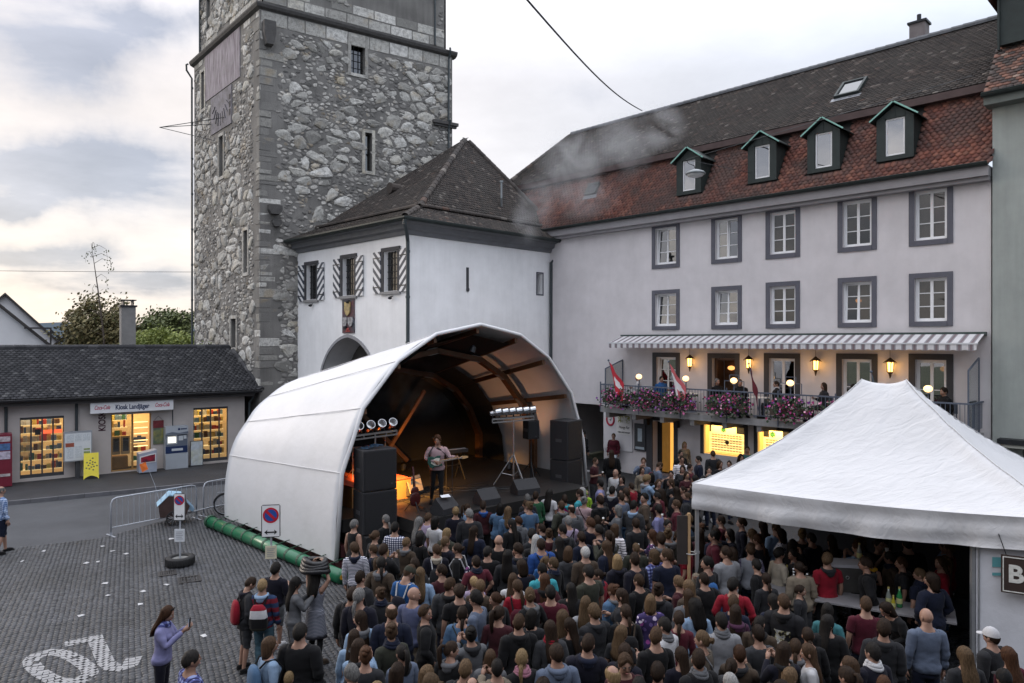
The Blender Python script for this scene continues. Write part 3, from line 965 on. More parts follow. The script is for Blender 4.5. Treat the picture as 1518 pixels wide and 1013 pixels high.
def clip_poly(poly,a,b):
 """keep the part of a 2D polygon left of a->b"""
 out=[];n=len(poly)
 f=lambda p:(b[0]-a[0])*(p[1]-a[1])-(b[1]-a[1])*(p[0]-a[0])
 for i in range(n):
  p,q=poly[i],poly[(i+1)%n];fp,fq=f(p),f(q)
  if fp>=0:out.append(p)
  if(fp>=0)!=(fq>=0):
   t=fp/(fp-fq);out.append((p[0]+t*(q[0]-p[0]),p[1]+t*(q[1]-p[1])))
 return out

SETT=mat('sett_granite',(0.040,0.042,0.048),0.58,0.22,9,0.35,70,island=0.38,tint=(0.023,0.024,0.027),tamt=0.85,tscale=0.55,spec=0.5)
JOINT=mat('sett_joint',(0.026,0.026,0.028),0.95,0.25,5,0.4,50)
ASPHALT=mat('asphalt',(0.068,0.070,0.077),0.85,0.14,0.8,0.5,220,tint=(0.052,0.053,0.058),tamt=0.8,tscale=0.35,detail=8)
PAVE=mat('pavement_asphalt',(0.034,0.035,0.040),0.85,0.18,1.4,0.5,200,tint=(0.025,0.025,0.028),tamt=0.7,tscale=0.5)
PAINT=mat('road_paint',(0.27,0.27,0.275),0.7,0.20,16,0.2,60,tint=(0.20,0.20,0.21),tamt=0.75,tscale=7)
EARTH=mat('far_ground',(0.07,0.08,0.05),0.95,0.3,0.05)
mb=MB();mb.quad((-900,-60,-.06),(900,-60,-.06),(900,1500,-.06),(-900,1500,-.06))
tag(mb.build('ground',EARTH),kind='structure')
B0,B1,B2=(-31.5,9.6),(-11.9,20.8),(-6.0,34.2)
mb=MB();mb.add([(B0[0],4,-.014),(16,4,-.014),(26,22,-.014),(12,34,-.014),(B2[0],36,-.014),(*B1,-.014),(*B0,-.014)],[list(range(7))])
plaza=tag(mb.build('plaza',JOINT),kind='structure')
mb=MB();mb.add([(-60,-8,-.02),(B0[0]+.01,4,-.02),(B0[0],B0[1],-.02),(*B1,-.02),(*B2,-.02),(-4,60,-.02),(-60,60,-.02)],[list(range(7))])
tag(mb.build('road',ASPHALT),kind='structure')
# pavement with kerb in front of the kiosk
kd=Vector((.85,.527)).normalized()
k0=Vector((-17.8,24.95));pa=k0-kd*30;pb=k0+kd*9.5
mb=MB();mb.slab([(pa.x,pa.y),(pb.x,pb.y),(-9,36),(-12,42),(-60,40),(pa.x-8,pa.y+14)],-.05,.12)
pave=tag(mb.build('pavement',PAVE),kind='structure')
KERB=mat('kerb_granite',(0.10,0.10,0.11),0.75,0.2,3,0.3,60,island=0.15)
me=None
for i in range(24):
 a=k0+kd*(-9+i*.82);o=Vector((-kd.y,kd.x))
 mb=MB();mb.box(0,-.13,-.05,.808,-.004,.125)
 if me is None:me=mb.mesh('kerb_stone',KERB)
 kb=link('kerb_stone',me,pave,(a.x,a.y,random.uniform(-.004,.004)));kb.rotation_euler=(0,0,math.atan2(kd.y,kd.x))

STA,STD=Vector((-4.22,17.6)),Vector((.732,.681)).normalized()     # stage front left corner and front direction
STN=Vector((-STD.y,STD.x))

def sett_field():
 pts=[]
 # fan-laid columns: arcs across 1.25 m wide bands
 ba=R(28);bx=np.array((math.cos(ba),math.sin(ba)));by=np.array((-math.sin(ba),math.cos(ba)))
 wd,d,nj=1.30,.106,13
 out=[]
 for c in range(-26,30):
  for k in range(-70,330):
   for j in range(nj):
    s=(j+.5)/nj*2-1
    lx=c*wd+s*wd/2;ly=k*d-.40*(1-s*s)+(.05 if c%2 else 0)
    x=lx*bx[0]+ly*by[0];y=lx*bx[1]+ly*by[1]
    if 8.6<y<25.5 and abs(x)<.80*y:out.append((x,y,ba+math.atan(.40*2*s/(wd/2))))
 A=np.array(out)
 X,Y=A[:,0],A[:,1]
 left=np.where(Y<20.8,X>-11.9+(Y-20.8)*1.75,X>-11.9+(Y-20.8)*.44)
 rel=np.stack([X-STA.x,Y-STA.y],1)
 t=rel@np.array(STD);dep=rel@np.array(STN)
 stage=(t>.4)&(t<8.9)&(dep>-.9)
 hidden=(X>.5)&(Y>13.5)&(X<5)
 far=(Y>17)&(X>1)
 A=A[left&~stage&~hidden&~far&(t<9.5)]
 A[:,0]+=rng.normal(0,.005,len(A));A[:,1]+=rng.normal(0,.005,len(A));A[:,2]+=rng.normal(0,.05,len(A))
 return A

SA=sett_field()
N=len(SA)
hw=.0485*rng.uniform(.88,1.04,N);hd=.0480*rng.uniform(.86,1.04,N)
zt=rng.normal(0,.0022,N)
tpl=np.array([(-1,-1),(1,-1),(1,1),(-1,1)])
V=np.zeros((N,9,3))
c_,s_=np.cos(SA[:,2]),np.sin(SA[:,2])
for i,(a,b)in enumerate(tpl):
 for lvl,(k,z)in enumerate(((1.0,-.016),(.86,.0))):
  jx=rng.uniform(.9,1.08,N)if lvl else 1;jy=rng.uniform(.9,1.08,N)if lvl else 1
  lx,ly=a*hw*k*jx,b*hd*k*jy
  V[:,i+4*lvl,0]=SA[:,0]+lx*c_-ly*s_;V[:,i+4*lvl,1]=SA[:,1]+lx*s_+ly*c_
  V[:,i+4*lvl,2]=z+(zt if lvl else 0)
V[:,8,0]=SA[:,0];V[:,8,1]=SA[:,1];V[:,8,2]=zt+.0035
SF_=[[0,1,5,4],[1,2,6,5],[2,3,7,6],[3,0,4,7],[4,5,8],[5,6,8],[6,7,8],[7,4,8]]
vis=(SA[:,1]>11.0)&(SA[:,0]<-3.2)&(SA[:,0]>-.71*SA[:,1])
order=np.argsort(np.where(vis,SA[:,1],99))
near=order[:300];rest=np.setdiff1d(np.arange(N),near)
tag(link('setts',np_mesh('setts',V[rest],SF_,SETT),plaza),kind='stuff')
me0=None
for i in near:
 if me0 is None:
  Vl=V[i].copy();Vl[:,0]-=SA[i,0];Vl[:,1]-=SA[i,1];Vl[:,2]-=zt[i]
  c0,s0=math.cos(-SA[i,2]),math.sin(-SA[i,2]);x=Vl[:,0].copy();Vl[:,0]=x*c0-Vl[:,1]*s0;Vl[:,1]=x*s0+Vl[:,1]*c0
  me0=np_mesh('sett',Vl[None],SF_,SETT)
 o=link('sett',me0,plaza,(SA[i,0],SA[i,1],zt[i]),SA[i,2]);o.scale=(hw[i]/hw[near[0]],hd[i]/hd[near[0]],1)

def paint_on_setts(quads,name):
 """worn paint on the sett heads inside a set of convex outlines"""
 mb=MB()
 for qi,q in enumerate(quads):
  ar=sum(q[i][0]*q[(i+1)%len(q)][1]-q[(i+1)%len(q)][0]*q[i][1]for i in range(len(q)))
  if ar<0:q=q[::-1]
  xs=[p[0]for p in q];ys=[p[1]for p in q]
  cand=np.where((SA[:,0]>min(xs)-.1)&(SA[:,0]<max(xs)+.1)&(SA[:,1]>min(ys)-.1)&(SA[:,1]<max(ys)+.1))[0]
  for i in cand:
   if random.random()<.02:continue
   top=[(V[i,k,0]+(V[i,k,0]-SA[i,0])*.15,V[i,k,1]+(V[i,k,1]-SA[i,1])*.15)for k in(4,5,6,7)]
   for j in range(len(q)):
    top=clip_poly(top,q[j],q[(j+1)%len(q)])
    if len(top)<3:break
   if len(top)>=3:mb.add([(x,y,zt[i]+.0050+.0004*(qi%5))for x,y in top],[list(range(len(top)))])
 return mb.build(name,PAINT,plaza)

UPd,RTd=Vector((.80,-.60)),Vector((-.60,-.80))
dg=lambda o,x,y:(o[0]+RTd.x*x+UPd.x*y,o[1]+RTd.y*x+UPd.y*y)
c0=(-7.92,12.53);quads=[]
el=lambda a,r1,r2:dg(c0,r1*math.copysign(abs(math.cos(a))**.8,math.cos(a)),r2*math.copysign(abs(math.sin(a))**.8,math.sin(a)))
for i in range(16):
 a,b=2*PI*i/16,2*PI*(i+1)/16
 quads.append([el(a,.43,.98),el(b,.43,.98),el(b,.17,.68),el(a,.17,.68)])
path=[G(*p).xy for p in((96,956),(141,947),(157,983),(166,990),(179,991),(193,986),(199,975))]
L=[];Rr=[]
for i,p in enumerate(path):
 a=Vector(path[max(i-1,0)]);b=Vector(path[min(i+1,len(path)-1)]);p=Vector(p)
 d1=(p-a).normalized()if i else(b-p).normalized();d2=(b-p).normalized()if i<len(path)-1 else d1
 n=Vector((-(d1+d2).y,(d1+d2).x)).normalized();k=.135/max(n.dot(Vector((-d1.y,d1.x))),.55)
 L.append(p+n*k);Rr.append(p-n*k)
for i in range(len(path)-1):quads.append([tuple(L[i]),tuple(L[i+1]),tuple(Rr[i+1]),tuple(Rr[i])])
paint_on_setts(quads,'road_marking')
# litter: dropped white flyers and cups flattened on the setts
for k,(px,py)in enumerate([(187,822),(167,818),(145,834),(128,836),(152,811),(33,833),(254,800),(208,897),(212,878),(156,866),(302,944),(247,868),(120,914),(65,818),(545,968),(238,923),(160,884)]):
 g=G(px,py);mb=MB();a=.065*random.uniform(.6,1.25);b=.055*random.uniform(.5,1.2)
 mb.add([(-a,-b,.012),(a,-b*.8,.016),(a*.9,b,.012),(-a*.8,b*1.1,.022),(0,0,.026),(-a,-b,.008),(a,-b*.8,.010),(a*.9,b,.008),(-a*.8,b*1.1,.014)],[[0,1,4],[1,2,4],[2,3,4],[3,0,4],[8,7,6,5],[0,5,6,1],[1,6,7,2],[2,7,8,3],[3,8,5,0]])
 o=mb.build('paper_scrap',mat('litter_paper',(.42,.42,.43),.8,.1,20));o.location=g;o.rotation_euler=(0,0,random.uniform(0,6))
 tag(o,'crumpled white paper scrap lying on the grey cobbles','paper scrap','paper scraps on the cobbles')
# gully grates
GRATE=mat('cast_iron',(0.045,0.042,0.042),0.5,0.2,12,0.2,60,metal=0.6)
for k,(px,py,lb)in enumerate([(248,851,'small iron drain grate in the cobbles behind the larger grate'),(281,860,'larger iron drain grate with curved slots in the cobbles below the tyre')]):
 g=G(px,py);t=thing('drain_grate',lb,'drain grate',(g.x,g.y,.010),R(28));w=.20 if k==0 else .25
 mb=MB()
 for(a,b,c,d)in((-w,-w,w,-w+.05),(-w,w-.05,w,w),(-w,-w+.05,-w+.05,w-.05),(w-.05,-w+.05,w,w-.05)):mb.box(a,b,-.012,c,d,.006)
 mb.build('frame',GRATE,t)
 mb=MB()
 for i in range(6):
  x=-w+.075+i*(2*w-.15)/5;mb.box(x-.013,-w+.05,-.010,x+.013,w-.05,.003)
 mb.build('bars',GRATE,t)
 mb=MB();mb.box(-w+.05,-w+.05,-.011,w-.05,w-.05,-.0105);mb.build('pit',mat('pit_dark',(.008,.008,.008),1,0),t)

# ------------------------------------------------------------------ masonry helpers
def wall_with_holes(M,x0,x1,z0,z1,holes,depth=.25,name='wall',m=None,parent=None,thick=.4):
 """outer skin with openings and their reveals; facade coordinates, y into the wall"""
 xs=sorted({x0,x1,*[h[0]for h in holes],*[h[1]for h in holes]});zs=sorted({z0,z1,*[h[2]for h in holes],*[h[3]for h in holes]})
 xs=[x for x in xs if x0<=x<=x1];zs=[z for z in zs if z0<=z<=z1]
 mb=MB()
 for i in range(len(xs)-1):
  for j in range(len(zs)-1):
   cx,cz=(xs[i]+xs[i+1])/2,(zs[j]+zs[j+1])/2
   if any(h[0]<cx<h[1]and h[2]<cz<h[3]for h in holes):continue
   mb.quad((xs[i],0,zs[j]),(xs[i+1],0,zs[j]),(xs[i+1],0,zs[j+1]),(xs[i],0,zs[j+1]))
 for h in holes:
  a,b,c,d=h[:4]
  mb.quad((a,0,c),(a,0,d),(a,depth,d),(a,depth,c));mb.quad((b,0,d),(b,0,c),(b,depth,c),(b,depth,d))
  mb.quad((a,0,d),(b,0,d),(b,depth,d),(a,depth,d));mb.quad((b,0,c),(a,0,c),(a,depth,c),(b,depth,c))
 o=mb.build(name,m,parent)
 return place(o,M)

def voronoi_stones(w,z0,z1,sx,sz,drop,keep,rnd):
 """irregular stones packed on a w x (z1-z0) face: list of 2D outlines"""
 nx,nz=int(w/sx),int((z1-z0)/sz)
 P=[]
 for j in range(-1,nz+1):
  for i in range(-1,nx+1):
   if rnd.random()<drop and 0<=i<nx and 0<=j<nz:continue
   P.append(((i+.5+rnd.uniform(-.42,.42)+.5*(j%2))*w/nx,z0+(j+.5+rnd.uniform(-.40,.40))*(z1-z0)/nz))
 A=np.array(P);S2=A/np.array([sx,sz]);out=[]
 for i,p in enumerate(P):
  d=((S2-S2[i])**2).sum(1);nb=np.argsort(d)[1:15]
  poly=[(p[0]-sx*1.5,p[1]-sz*1.5),(p[0]+sx*1.5,p[1]-sz*1.5),(p[0]+sx*1.5,p[1]+sz*1.5),(p[0]-sx*1.5,p[1]+sz*1.5)]
  for k in nb:
   q=P[k];dx,dz=(q[0]-p[0])/sx**2,(q[1]-p[1])/sz**2
   m=((q[0]+p[0])/2,(q[1]+p[1])/2)
   poly=clip_poly(poly,m,(m[0]-dz,m[1]+dx))
   if len(poly)<3:break
  if len(poly)<3 or not(0.05<p[0]<w-.05 and z0<p[1]<z1):continue
  poly=[(min(max(x,.02),w-.02),min(max(z,z0),z1))for x,z in poly]
  if rnd.random()<keep(p[0],p[1]):out.append((p,poly))
 return out

def stone_geo(poly,shrink,h,rnd):
 """rounded, chamfered stone on a 2D outline; returns verts and faces, y is outwards negative"""
 cx=sum(p[0]for p in poly)/len(poly);cz=sum(p[1]for p in poly)/len(poly)
 P=[(cx+(x-cx)*shrink*rnd.uniform(.9,1.04),cz+(z-cz)*shrink*rnd.uniform(.9,1.04))for x,z in poly]
 Q=[]
 for i in range(len(P)):
  a,b=P[i],P[(i+1)%len(P)]
  if math.hypot(a[0]-b[0],a[1]-b[1])<.03:Q.append(((a[0]+b[0])/2,(a[1]+b[1])/2));continue
  Q.append((a[0]*.74+b[0]*.26,a[1]*.74+b[1]*.26));Q.append((a[0]*.26+b[0]*.74,a[1]*.26+b[1]*.74))
 n=len(Q)
 if n<3:return None
 tx,tz=rnd.uniform(-.10,.10),rnd.uniform(-.10,.10)
 v=[(x,.01,z)for x,z in Q]
 v+=[(cx+(x-cx)*.90,-h*.7+(x-cx)*tx+(z-cz)*tz,cz+(z-cz)*.88)for x,z in Q]
 v+=[(cx+(x-cx)*.55+rnd.uniform(-.02,.02),-h*rnd.uniform(.85,1.25)+(x-cx)*tx+(z-cz)*tz,cz+(z-cz)*.55+rnd.uniform(-.02,.02))for x,z in Q]
 f=[]
 for r in(0,n):
  for i in range(n):f.append([r+i,r+(i+1)%n,r+n+(i+1)%n,r+n+i])
 f.append([2*n+i for i in range(n)])
 return v,f

# ------------------------------------------------------------------ the stone tower
def stone_mat(name,stops,bump=0.7):
 m=bpy.data.materials.new(name);m.use_nodes=True;MATS[name]=m
 t=m.node_tree;q=NT(t);b=t.nodes['Principled BSDF']
 tc=q.n('ShaderNodeTexCoord').outputs['Object']
 fr=q.math('FRACT',q.math('ADD',q.n('ShaderNodeNewGeometry').outputs['Random Per Island'],q.n('ShaderNodeObjectInfo').outputs['Random']))
 base=q.ramp(fr,stops)
 n=q.noise(tc,5.5,6,0.65)
 c=q.mix(q.range(n,.42,.68,0,.7),base,(0.165,0.158,0.148))                       # lichen and grime
 c=q.mix(q.range(q.noise(tc,22,4,.6),.54,.72,0,.45),c,(0.10,0.096,0.09))
 c=q.mix(q.math('MULTIPLY',q.range(q.noise(tc,1.1,3,.5),.56,.68),.35),c,(0.34,0.25,0.13))
 q.put(b.inputs['Base Color'],c);b.inputs['Roughness'].default_value=.9;b.inputs['Specular IOR Level'].default_value=.2
 bp=q.n('ShaderNodeBump');bp.inputs['Strength'].default_value=bump;bp.inputs['Distance'].default_value=.03
 t.links.new(q.noise(tc,16,6,.7),bp.inputs['Height']);t.links.new(bp.outputs[0],b.inputs['Normal'])
 return m

LIME=stone_mat('limestone_rubble',[(0,(.22,.215,.20)),(.2,(.36,.35,.325)),(.5,(.50,.49,.455)),(.8,(.62,.61,.58)),(1,(.46,.43,.36))])
RUBBLE=stone_mat('small_rubble',[(0,(.10,.098,.095)),(.3,(.24,.23,.22)),(.65,(.44,.42,.39)),(1,(.62,.60,.56))])
QUOIN=stone_mat('quoin_stone',[(0,(.15,.146,.14)),(.5,(.22,.213,.20)),(1,(.33,.32,.29))])
MORTAR=mat('old_mortar',(.205,.197,.186),.95,.28,1.6,.9,26,tint=(.105,.101,.096),tamt=.8,tscale=.8,detail=8,streak=.2)
DARKSTONE=mat('dark_sandstone',(.075,.072,.07),.9,.25,5,.5,40)
IRON=mat('iron_dark',(.03,.032,.036),.5,.15,10,metal=.6)
PIPE=mat('painted_pipe',(.035,.045,.05),.45,.12,8)
DARKIN=mat('dark_interior',(.018,.017,.017),.95,.1,3)

TWO=Vector((-11.82,33.5,0))
tower=thing('stone_tower','tall medieval tower of pale rubble stone in dark mortar behind the gatehouse','tower',TWO)
dR,dL=Vector((.829,.559)).normalized(),Vector((.66,-.75)).normalized()
WR,WL=10.3,9.37
MRt=frame2((0,0),dR);MLt=frame2(-dL*WL,dL)
LZ=21.5
holesR=[(4.47,5.22,19.25,21.05),(5.22,5.60,14.4,16.35)]
holesL=[(4.05,4.65,14.3,16.4),(7.45,7.95,9.05,11.1),(5.75,6.45,5.4,6.85),(1.25,1.78,18.5,20.55)]
wall_with_holes(MRt,0,WR,0,LZ,holesR,.5,'wall',MORTAR,tower)
wall_with_holes(MLt,0,WL,0,LZ,holesL,.5,'wall',MORTAR,tower)
# far sides, set back upper storey
pc=[Vector((0,0)),dR*WR,dR*WR-dL*WL,-dL*WL]
mb=MB();ctr=(pc[0]+pc[2])/2
for a,b in((1,2),(2,3)):mb.quad((*pc[a],0),(*pc[b],0),(*pc[b],LZ),(*pc[a],LZ))
mb.build('rear_wall',MORTAR,tower)
UPR,UPL=frame2(dR*.25-dL*.22,dR),frame2(-dL*(WL-.25)+dR*.18,dL)
wall_with_holes(UPR,0,WR-.6,LZ,31,[],.5,'upper_wall',MORTAR,tower)
wall_with_holes(UPL,0,WL-.45,LZ,31,[(1.2,1.75,22.9,24.6)],.5,'upper_wall',MORTAR,tower)
mb=MB()
up=[p+(ctr-p).normalized()*.35 for p in pc]
for a,b in((1,2),(2,3)):mb.quad((*up[a],LZ),(*up[b],LZ),(*up[b],31),(*up[a],31))
mb.add([(*p,31)for p in up],[[0,1,2,3]])
mb.build('rear_wall',MORTAR,tower)
rnd=random.Random(5)
stones=[];small=[]

def collect(M,w,z0,z1,holes,skip=()):
 def clear(p,mar):
  return not any(h[0]-mar<p[0]<h[1]+mar and h[2]-mar<p[1]<h[3]+mar for h in list(holes)+list(skip))
 keep=lambda x,z:.66+1.5*(noise.noise(Vector((x*.34+M[0][3],z*.30,3)))+.12)
 for p,poly in voronoi_stones(w,z0,z1,.60,.42,.36,keep,rnd):
  if not clear(p,.32):continue
  ar=abs(sum(poly[i][0]*poly[(i+1)%len(poly)][1]-poly[(i+1)%len(poly)][0]*poly[i][1]for i in range(len(poly))))/2
  g=stone_geo(poly,rnd.uniform(.62,1.0),rnd.uniform(.03,.085),rnd)
  if g:stones.append((ar,M,g,p))
 for p,poly in voronoi_stones(w,z0,z1,.25,.16,.25,lambda x,z:.82+.5*noise.noise(Vector((x*.5,z*.5,9))),rnd):
  if not clear(p,.12):continue
  g=stone_geo(poly,rnd.uniform(.6,.92),rnd.uniform(.010,.040),rnd)
  if g:small.append((M,g))

SUN_SKIP=[(1.6,7.0,18.72,21.5),(2.75,5.95,16.6,18.72)]
collect(MRt,WR,3.0,20.55,holesR,[(0,.75,0,21)])
collect(MLt,WL,3.0,20.9,holesL,SUN_SKIP+[(8.75,9.4,0,21)])
collect(UPR,WR-.6,22.6,27,[],[(4.3,9.3,21,28)])
collect(UPL,WL-.45,22.2,27,[(1.2,1.75,22.9,24.6)])
stones.sort(key=lambda s:-s[0]*(1.0 if s[3][1]<24 else .2))

def world_geo(M,g):
 return[tuple(M@Vector(p))for p in g[0]],g[1]

for ar,M,g,p in stones[:300]:
 me=bpy.data.meshes.new('stone');c=Vector((p[0],0,p[1]))
 me.from_pydata([tuple(Vector(q)-c)for q in g[0]],[],g[1]);me.materials.append(LIME)
 o=link('stone',me,tower);o.matrix_local=M@Matrix.Translation(c)
mb=MB()
for ar,M,g,p in stones[300:]:mb.add(*world_geo(M,g))
tag(mb.build('stones',LIME,tower),kind='stuff')
mb=MB()
for M,g in small:mb.add(*world_geo(M,g))
tag(mb.build('rubble',RUBBLE,tower),kind='stuff')
# quoins along the near corner, an ashlar course under the string course, window dressings
def block(M,x0,x1,z0,z1,out,m=QUOIN,name='quoin',inn=.02):
 mb=MB();j=lambda:rnd.uniform(-.012,.012)
 a=.025
 v=[(x0,inn,z0),(x1,inn,z0),(x1,inn,z1),(x0,inn,z1),(x0+a+j(),-out+j(),z0+a+j()),(x1-a+j(),-out+j(),z0+a+j()),(x1-a+j(),-out+j(),z1-a+j()),(x0+a+j(),-out+j(),z1-a+j())]
 mb.add(v,[[4,5,6,7],[0,1,5,4],[1,2,6,5],[2,3,7,6],[3,0,4,7]])
 return place(mb.build(name,m,tower),M)

z=3.6;i=0
while z<20.6:
 h=rnd.uniform(.18,.50);wl,wr=(rnd.uniform(.45,.6),rnd.uniform(.8,1.2))if i%2 else(rnd.uniform(.75,1.05),rnd.uniform(.5,.75))
 if rnd.random()<.86:block(MRt,-.03,wr*rnd.uniform(.6,1.15),z+.012,z+h-rnd.uniform(.012,.05),rnd.uniform(.0,.03),QUOIN if rnd.random()<.7 else LIME)
 if rnd.random()<.7:block(MLt,WL-wl*rnd.uniform(.45,.8),WL+.03,z+.012,z+h-rnd.uniform(.012,.05),rnd.uniform(.0,.03),QUOIN if rnd.random()<.7 else LIME)
 z+=h;i+=1
for M,w,sk in((MRt,WR,()),(MLt,WL,((1.6,7.0),))):
 x=.06
 while x<w-.3:
  L=min(rnd.uniform(.6,1.25),w-x-.05)
  if not any(a<x+L/2<b for a,b in sk):block(M,x,x+L-.025,20.62 if M is MRt else 20.95,21.26,rnd.uniform(.015,.035),LIME,'ashlar')
  x+=L
for M,w in((UPR,WR-.6),(UPL,WL-.45)):
 x=.0
 while x<w-.3:
  L=min(rnd.uniform(.7,1.3),w-x)
  for zz in(21.78,22.3):
   if rnd.random()<.85:block(M,x+(.3 if zz>22 else 0),min(x+L-.025+(.3 if zz>22 else 0),w),zz,zz+.49,rnd.uniform(.012,.035),LIME,'ashlar')
  x+=L
# string course
mb=MB()
prof=[(.02,21.28),(-.16,21.36),(-.22,21.48),(-.22,21.56),(.28,21.76),(.28,21.28)]
for M,w,e0,e1 in((MRt,WR,0,.22),(MLt,WL,.22,0)):
 n=len(prof);vs=[]
 for x,k in((-e0 if e0 else 0,1),(w+e1,1)):
  for(y,z)in prof:vs.append(tuple(M@Vector((x+(y*.95 if(x<=0 and not e0)else(-y*.95 if(x>=w and not e1)else 0)),y,z))))
 fs=[[i,i+n,(i+1)%n+n,(i+1)%n]for i in range(n)]+[list(range(n)),list(range(2*n-1,n-1,-1))]
 mb.add(vs,fs)
mb.build('string_course',DARKSTONE,tower)
mb=MB()
mb.box(9.05,-.22,17.5,WR+.28,.02,17.66);mb.box(9.15,-.14,17.38,WR+.2,.02,17.495)
place(mb.build('ledge',DARKSTONE,tower),MRt)

def tower_window(M,x0,x1,z0,z1,bars,fr=.16):
 mb=MB()
 for a,b,c,d in((x0-fr,z0-fr,x0-.002,z1+fr),(x1+.002,z0-fr,x1+fr,z1+fr),(x0-.001,z1+.002,x1+.001,z1+fr),(x0-.001,z0-fr,x1+.001,z0-.002)):
  mb.box(a,-.05,b,c,.03,d)
 w=place(mb.build('window',LIME,tower),M)
 mb=MB();mb.box(x0+.002,.30,z0+.002,x1-.002,.31,z1-.002);mb.build('pane',glass_mat('dark_leaded_glass',(.05,.06,.07),.22,.08),w)
 mb=MB();mb.box(x0-.002,.495,z0-.002,x1+.002,.52,z1+.002);mb.build('dark_recess',DARKIN,w)
 if bars:
  mb=MB();n=5
  for k in range(1,n):zz=z0+(z1-z0)*k/n;mb.box(x0+.002,.27,zz-.012,x1-.002,.295,zz+.012)
  for k in(1,2):xx=x0+(x1-x0)*k/3;mb.box(xx-.012,.24,z0+.002,xx+.012,.265,z1-.002)
  mb.build('glazing_bars',IRON,w)

for k,h in enumerate(holesR):tower_window(MRt,*h,k==0)
for h in holesL:tower_window(MLt,*h,False)
# weathered painted plaster with the sundial, its iron gnomon
SUNP=bpy.data.materials.new('faded_fresco');SUNP.use_nodes=True
t=SUNP.node_tree;q=NT(t);tc=q.n('ShaderNodeTexCoord').outputs['Object']
mp=q.n('ShaderNodeMapping');t.links.new(tc,mp.inputs[0]);mp.inputs['Scale'].default_value=(5,1,.5)
c=q.mix(q.range(q.noise(mp.outputs[0],1.6,7,.65),.40,.60),(.13,.105,.125),(.33,.30,.335))
c=q.mix(q.range(q.noise(tc,2.2,5,.6),.45,.65,0,.6),c,(.24,.23,.24))
q.put(t.nodes['Principled BSDF'].inputs['Base Color'],c);t.nodes['Principled BSDF'].inputs['Roughness'].default_value=.9
mb=MB();mb.box(1.85,-.035,18.78,6.95,.01,21.25);fr=place(mb.build('fresco',SUNP,tower),MLt)
mb=MB();mb.box(2.85,-.045,16.75,5.85,.01,18.70);sdl=place(mb.build('sundial',mat('sundial_plaster',(.20,.19,.215),.9,.2,2.5,.3,30,tint=(.12,.115,.12),tamt=.8,tscale=2),tower),MLt)
mb=MB()
for k in range(9):
 a=R(205+k*16);cx,cz=4.35,18.5
 p0=Vector((cx+.55*math.cos(a)*1.6,-.05,max(16.8,cz+.9*math.sin(a))));p1=Vector((cx+.85*math.cos(a)*1.6,-.05,max(16.78,cz+1.55*math.sin(a))))
 mb.bar(p0,p1,.05,.012)
for z0,z1 in((17.2,17.5),(17.6,17.9),(18.0,18.25)):mb.box(5.55,-.056,z0,5.75,-.046,z1)
mb.build('hour_lines',mat('dial_black',(.035,.033,.036),.9,.2,8),sdl)
mb=MB()
tip=Vector((1.0,-2.1,17.2))
for a in((2.9,-.02,17.35),(4.9,-.02,17.25),(3.6,-.02,16.3)):mb.bar(a,tip,.028)
place(mb.build('gnomon',IRON,tower),MLt)
# corbels on the corner and downpipes
for(x0,z0,h,w,d)in((.10,19.6,1.1,.55,.42),(.35,11.7,.42,.62,.34),(.55,11.15,.3,.42,.2)):
 mb=MB();mb.prism([(x0,z0+h),(x0,z0+h*.5),(x0+w*.2,z0),(x0+w*.8,z0),(x0+w,z0+h*.5),(x0+w,z0+h)],-d,.02)
 place(mb.build('corbel',DARKSTONE,tower),MRt)
mb=MB()
mb.tube([MLt@Vector(p)for p in((-.02,-.32,21.35),(-.05,-.42,21.3),(-.06,-.40,21.0),(-.05,-.12,20.6),(-.05,-.10,3.2))],.055,8)
mb.tube([MLt@Vector(p)for p in((.6,.1,31),(.6,.1,21.8))],.05,8)
for z in range(4,21,2):mb.tube([MLt@Vector((-.05,-.10,z)),MLt@Vector((-.05,-.10,z+.1))],.07,8)
mb.build('downpipe',PIPE,tower)
mb=MB()
mb.tube([MRt@Vector(p)for p in((10.0,-.30,21.65),(10.0,-.34,21.45),(10.02,-.12,21.1),(10.02,-.09,17.72))],.055,8)
mb.tube([MRt@Vector(p)for p in((10.02,-.29,17.75),(10.02,-.10,17.3),(10.02,-.09,13.5))],.055,8)
mb.tube([MRt@Vector(p)for p in((9.3,.12,31),(9.3,.12,21.8))],.05,8)
mb.build('downpipe',PIPE,tower)

# ------------------------------------------------------------------ tiled roofs
def tile_mat(name,stops,moss=(.06,.055,.05),amt=.5):
 m=bpy.data.materials.new(name);m.use_nodes=True;MATS[name]=m
 t=m.node_tree;q=NT(t);b=t.nodes['Principled BSDF']
 tc=q.n('ShaderNodeTexCoord').outputs['Object']
 geo=q.n('ShaderNodeNewGeometry')
 fr=q.math('FRACT',q.math('ADD',geo.outputs['Random Per Island'],q.n('ShaderNodeObjectInfo').outputs['Random']))
 base=q.ramp(fr,stops)
 c=q.mix(q.math('MULTIPLY',q.range(q.noise(geo.outputs['Position'],.55,6,.65),.40,.62),amt),base,moss)
 c=q.mix(q.range(q.noise(geo.outputs['Position'],9,4,.6),.5,.72,0,.5),c,moss)
 q.put(b.inputs['Base Color'],c);b.inputs['Roughness'].default_value=.82;b.inputs['Specular IOR Level'].default_value=.3
 bp=q.n('ShaderNodeBump');bp.inputs['Strength'].default_value=.4;bp.inputs['Distance'].default_value=.01
 t.links.new(q.noise(tc,45,4,.6),bp.inputs['Height']);t.links.new(bp.outputs[0],b.inputs['Normal'])
 return m

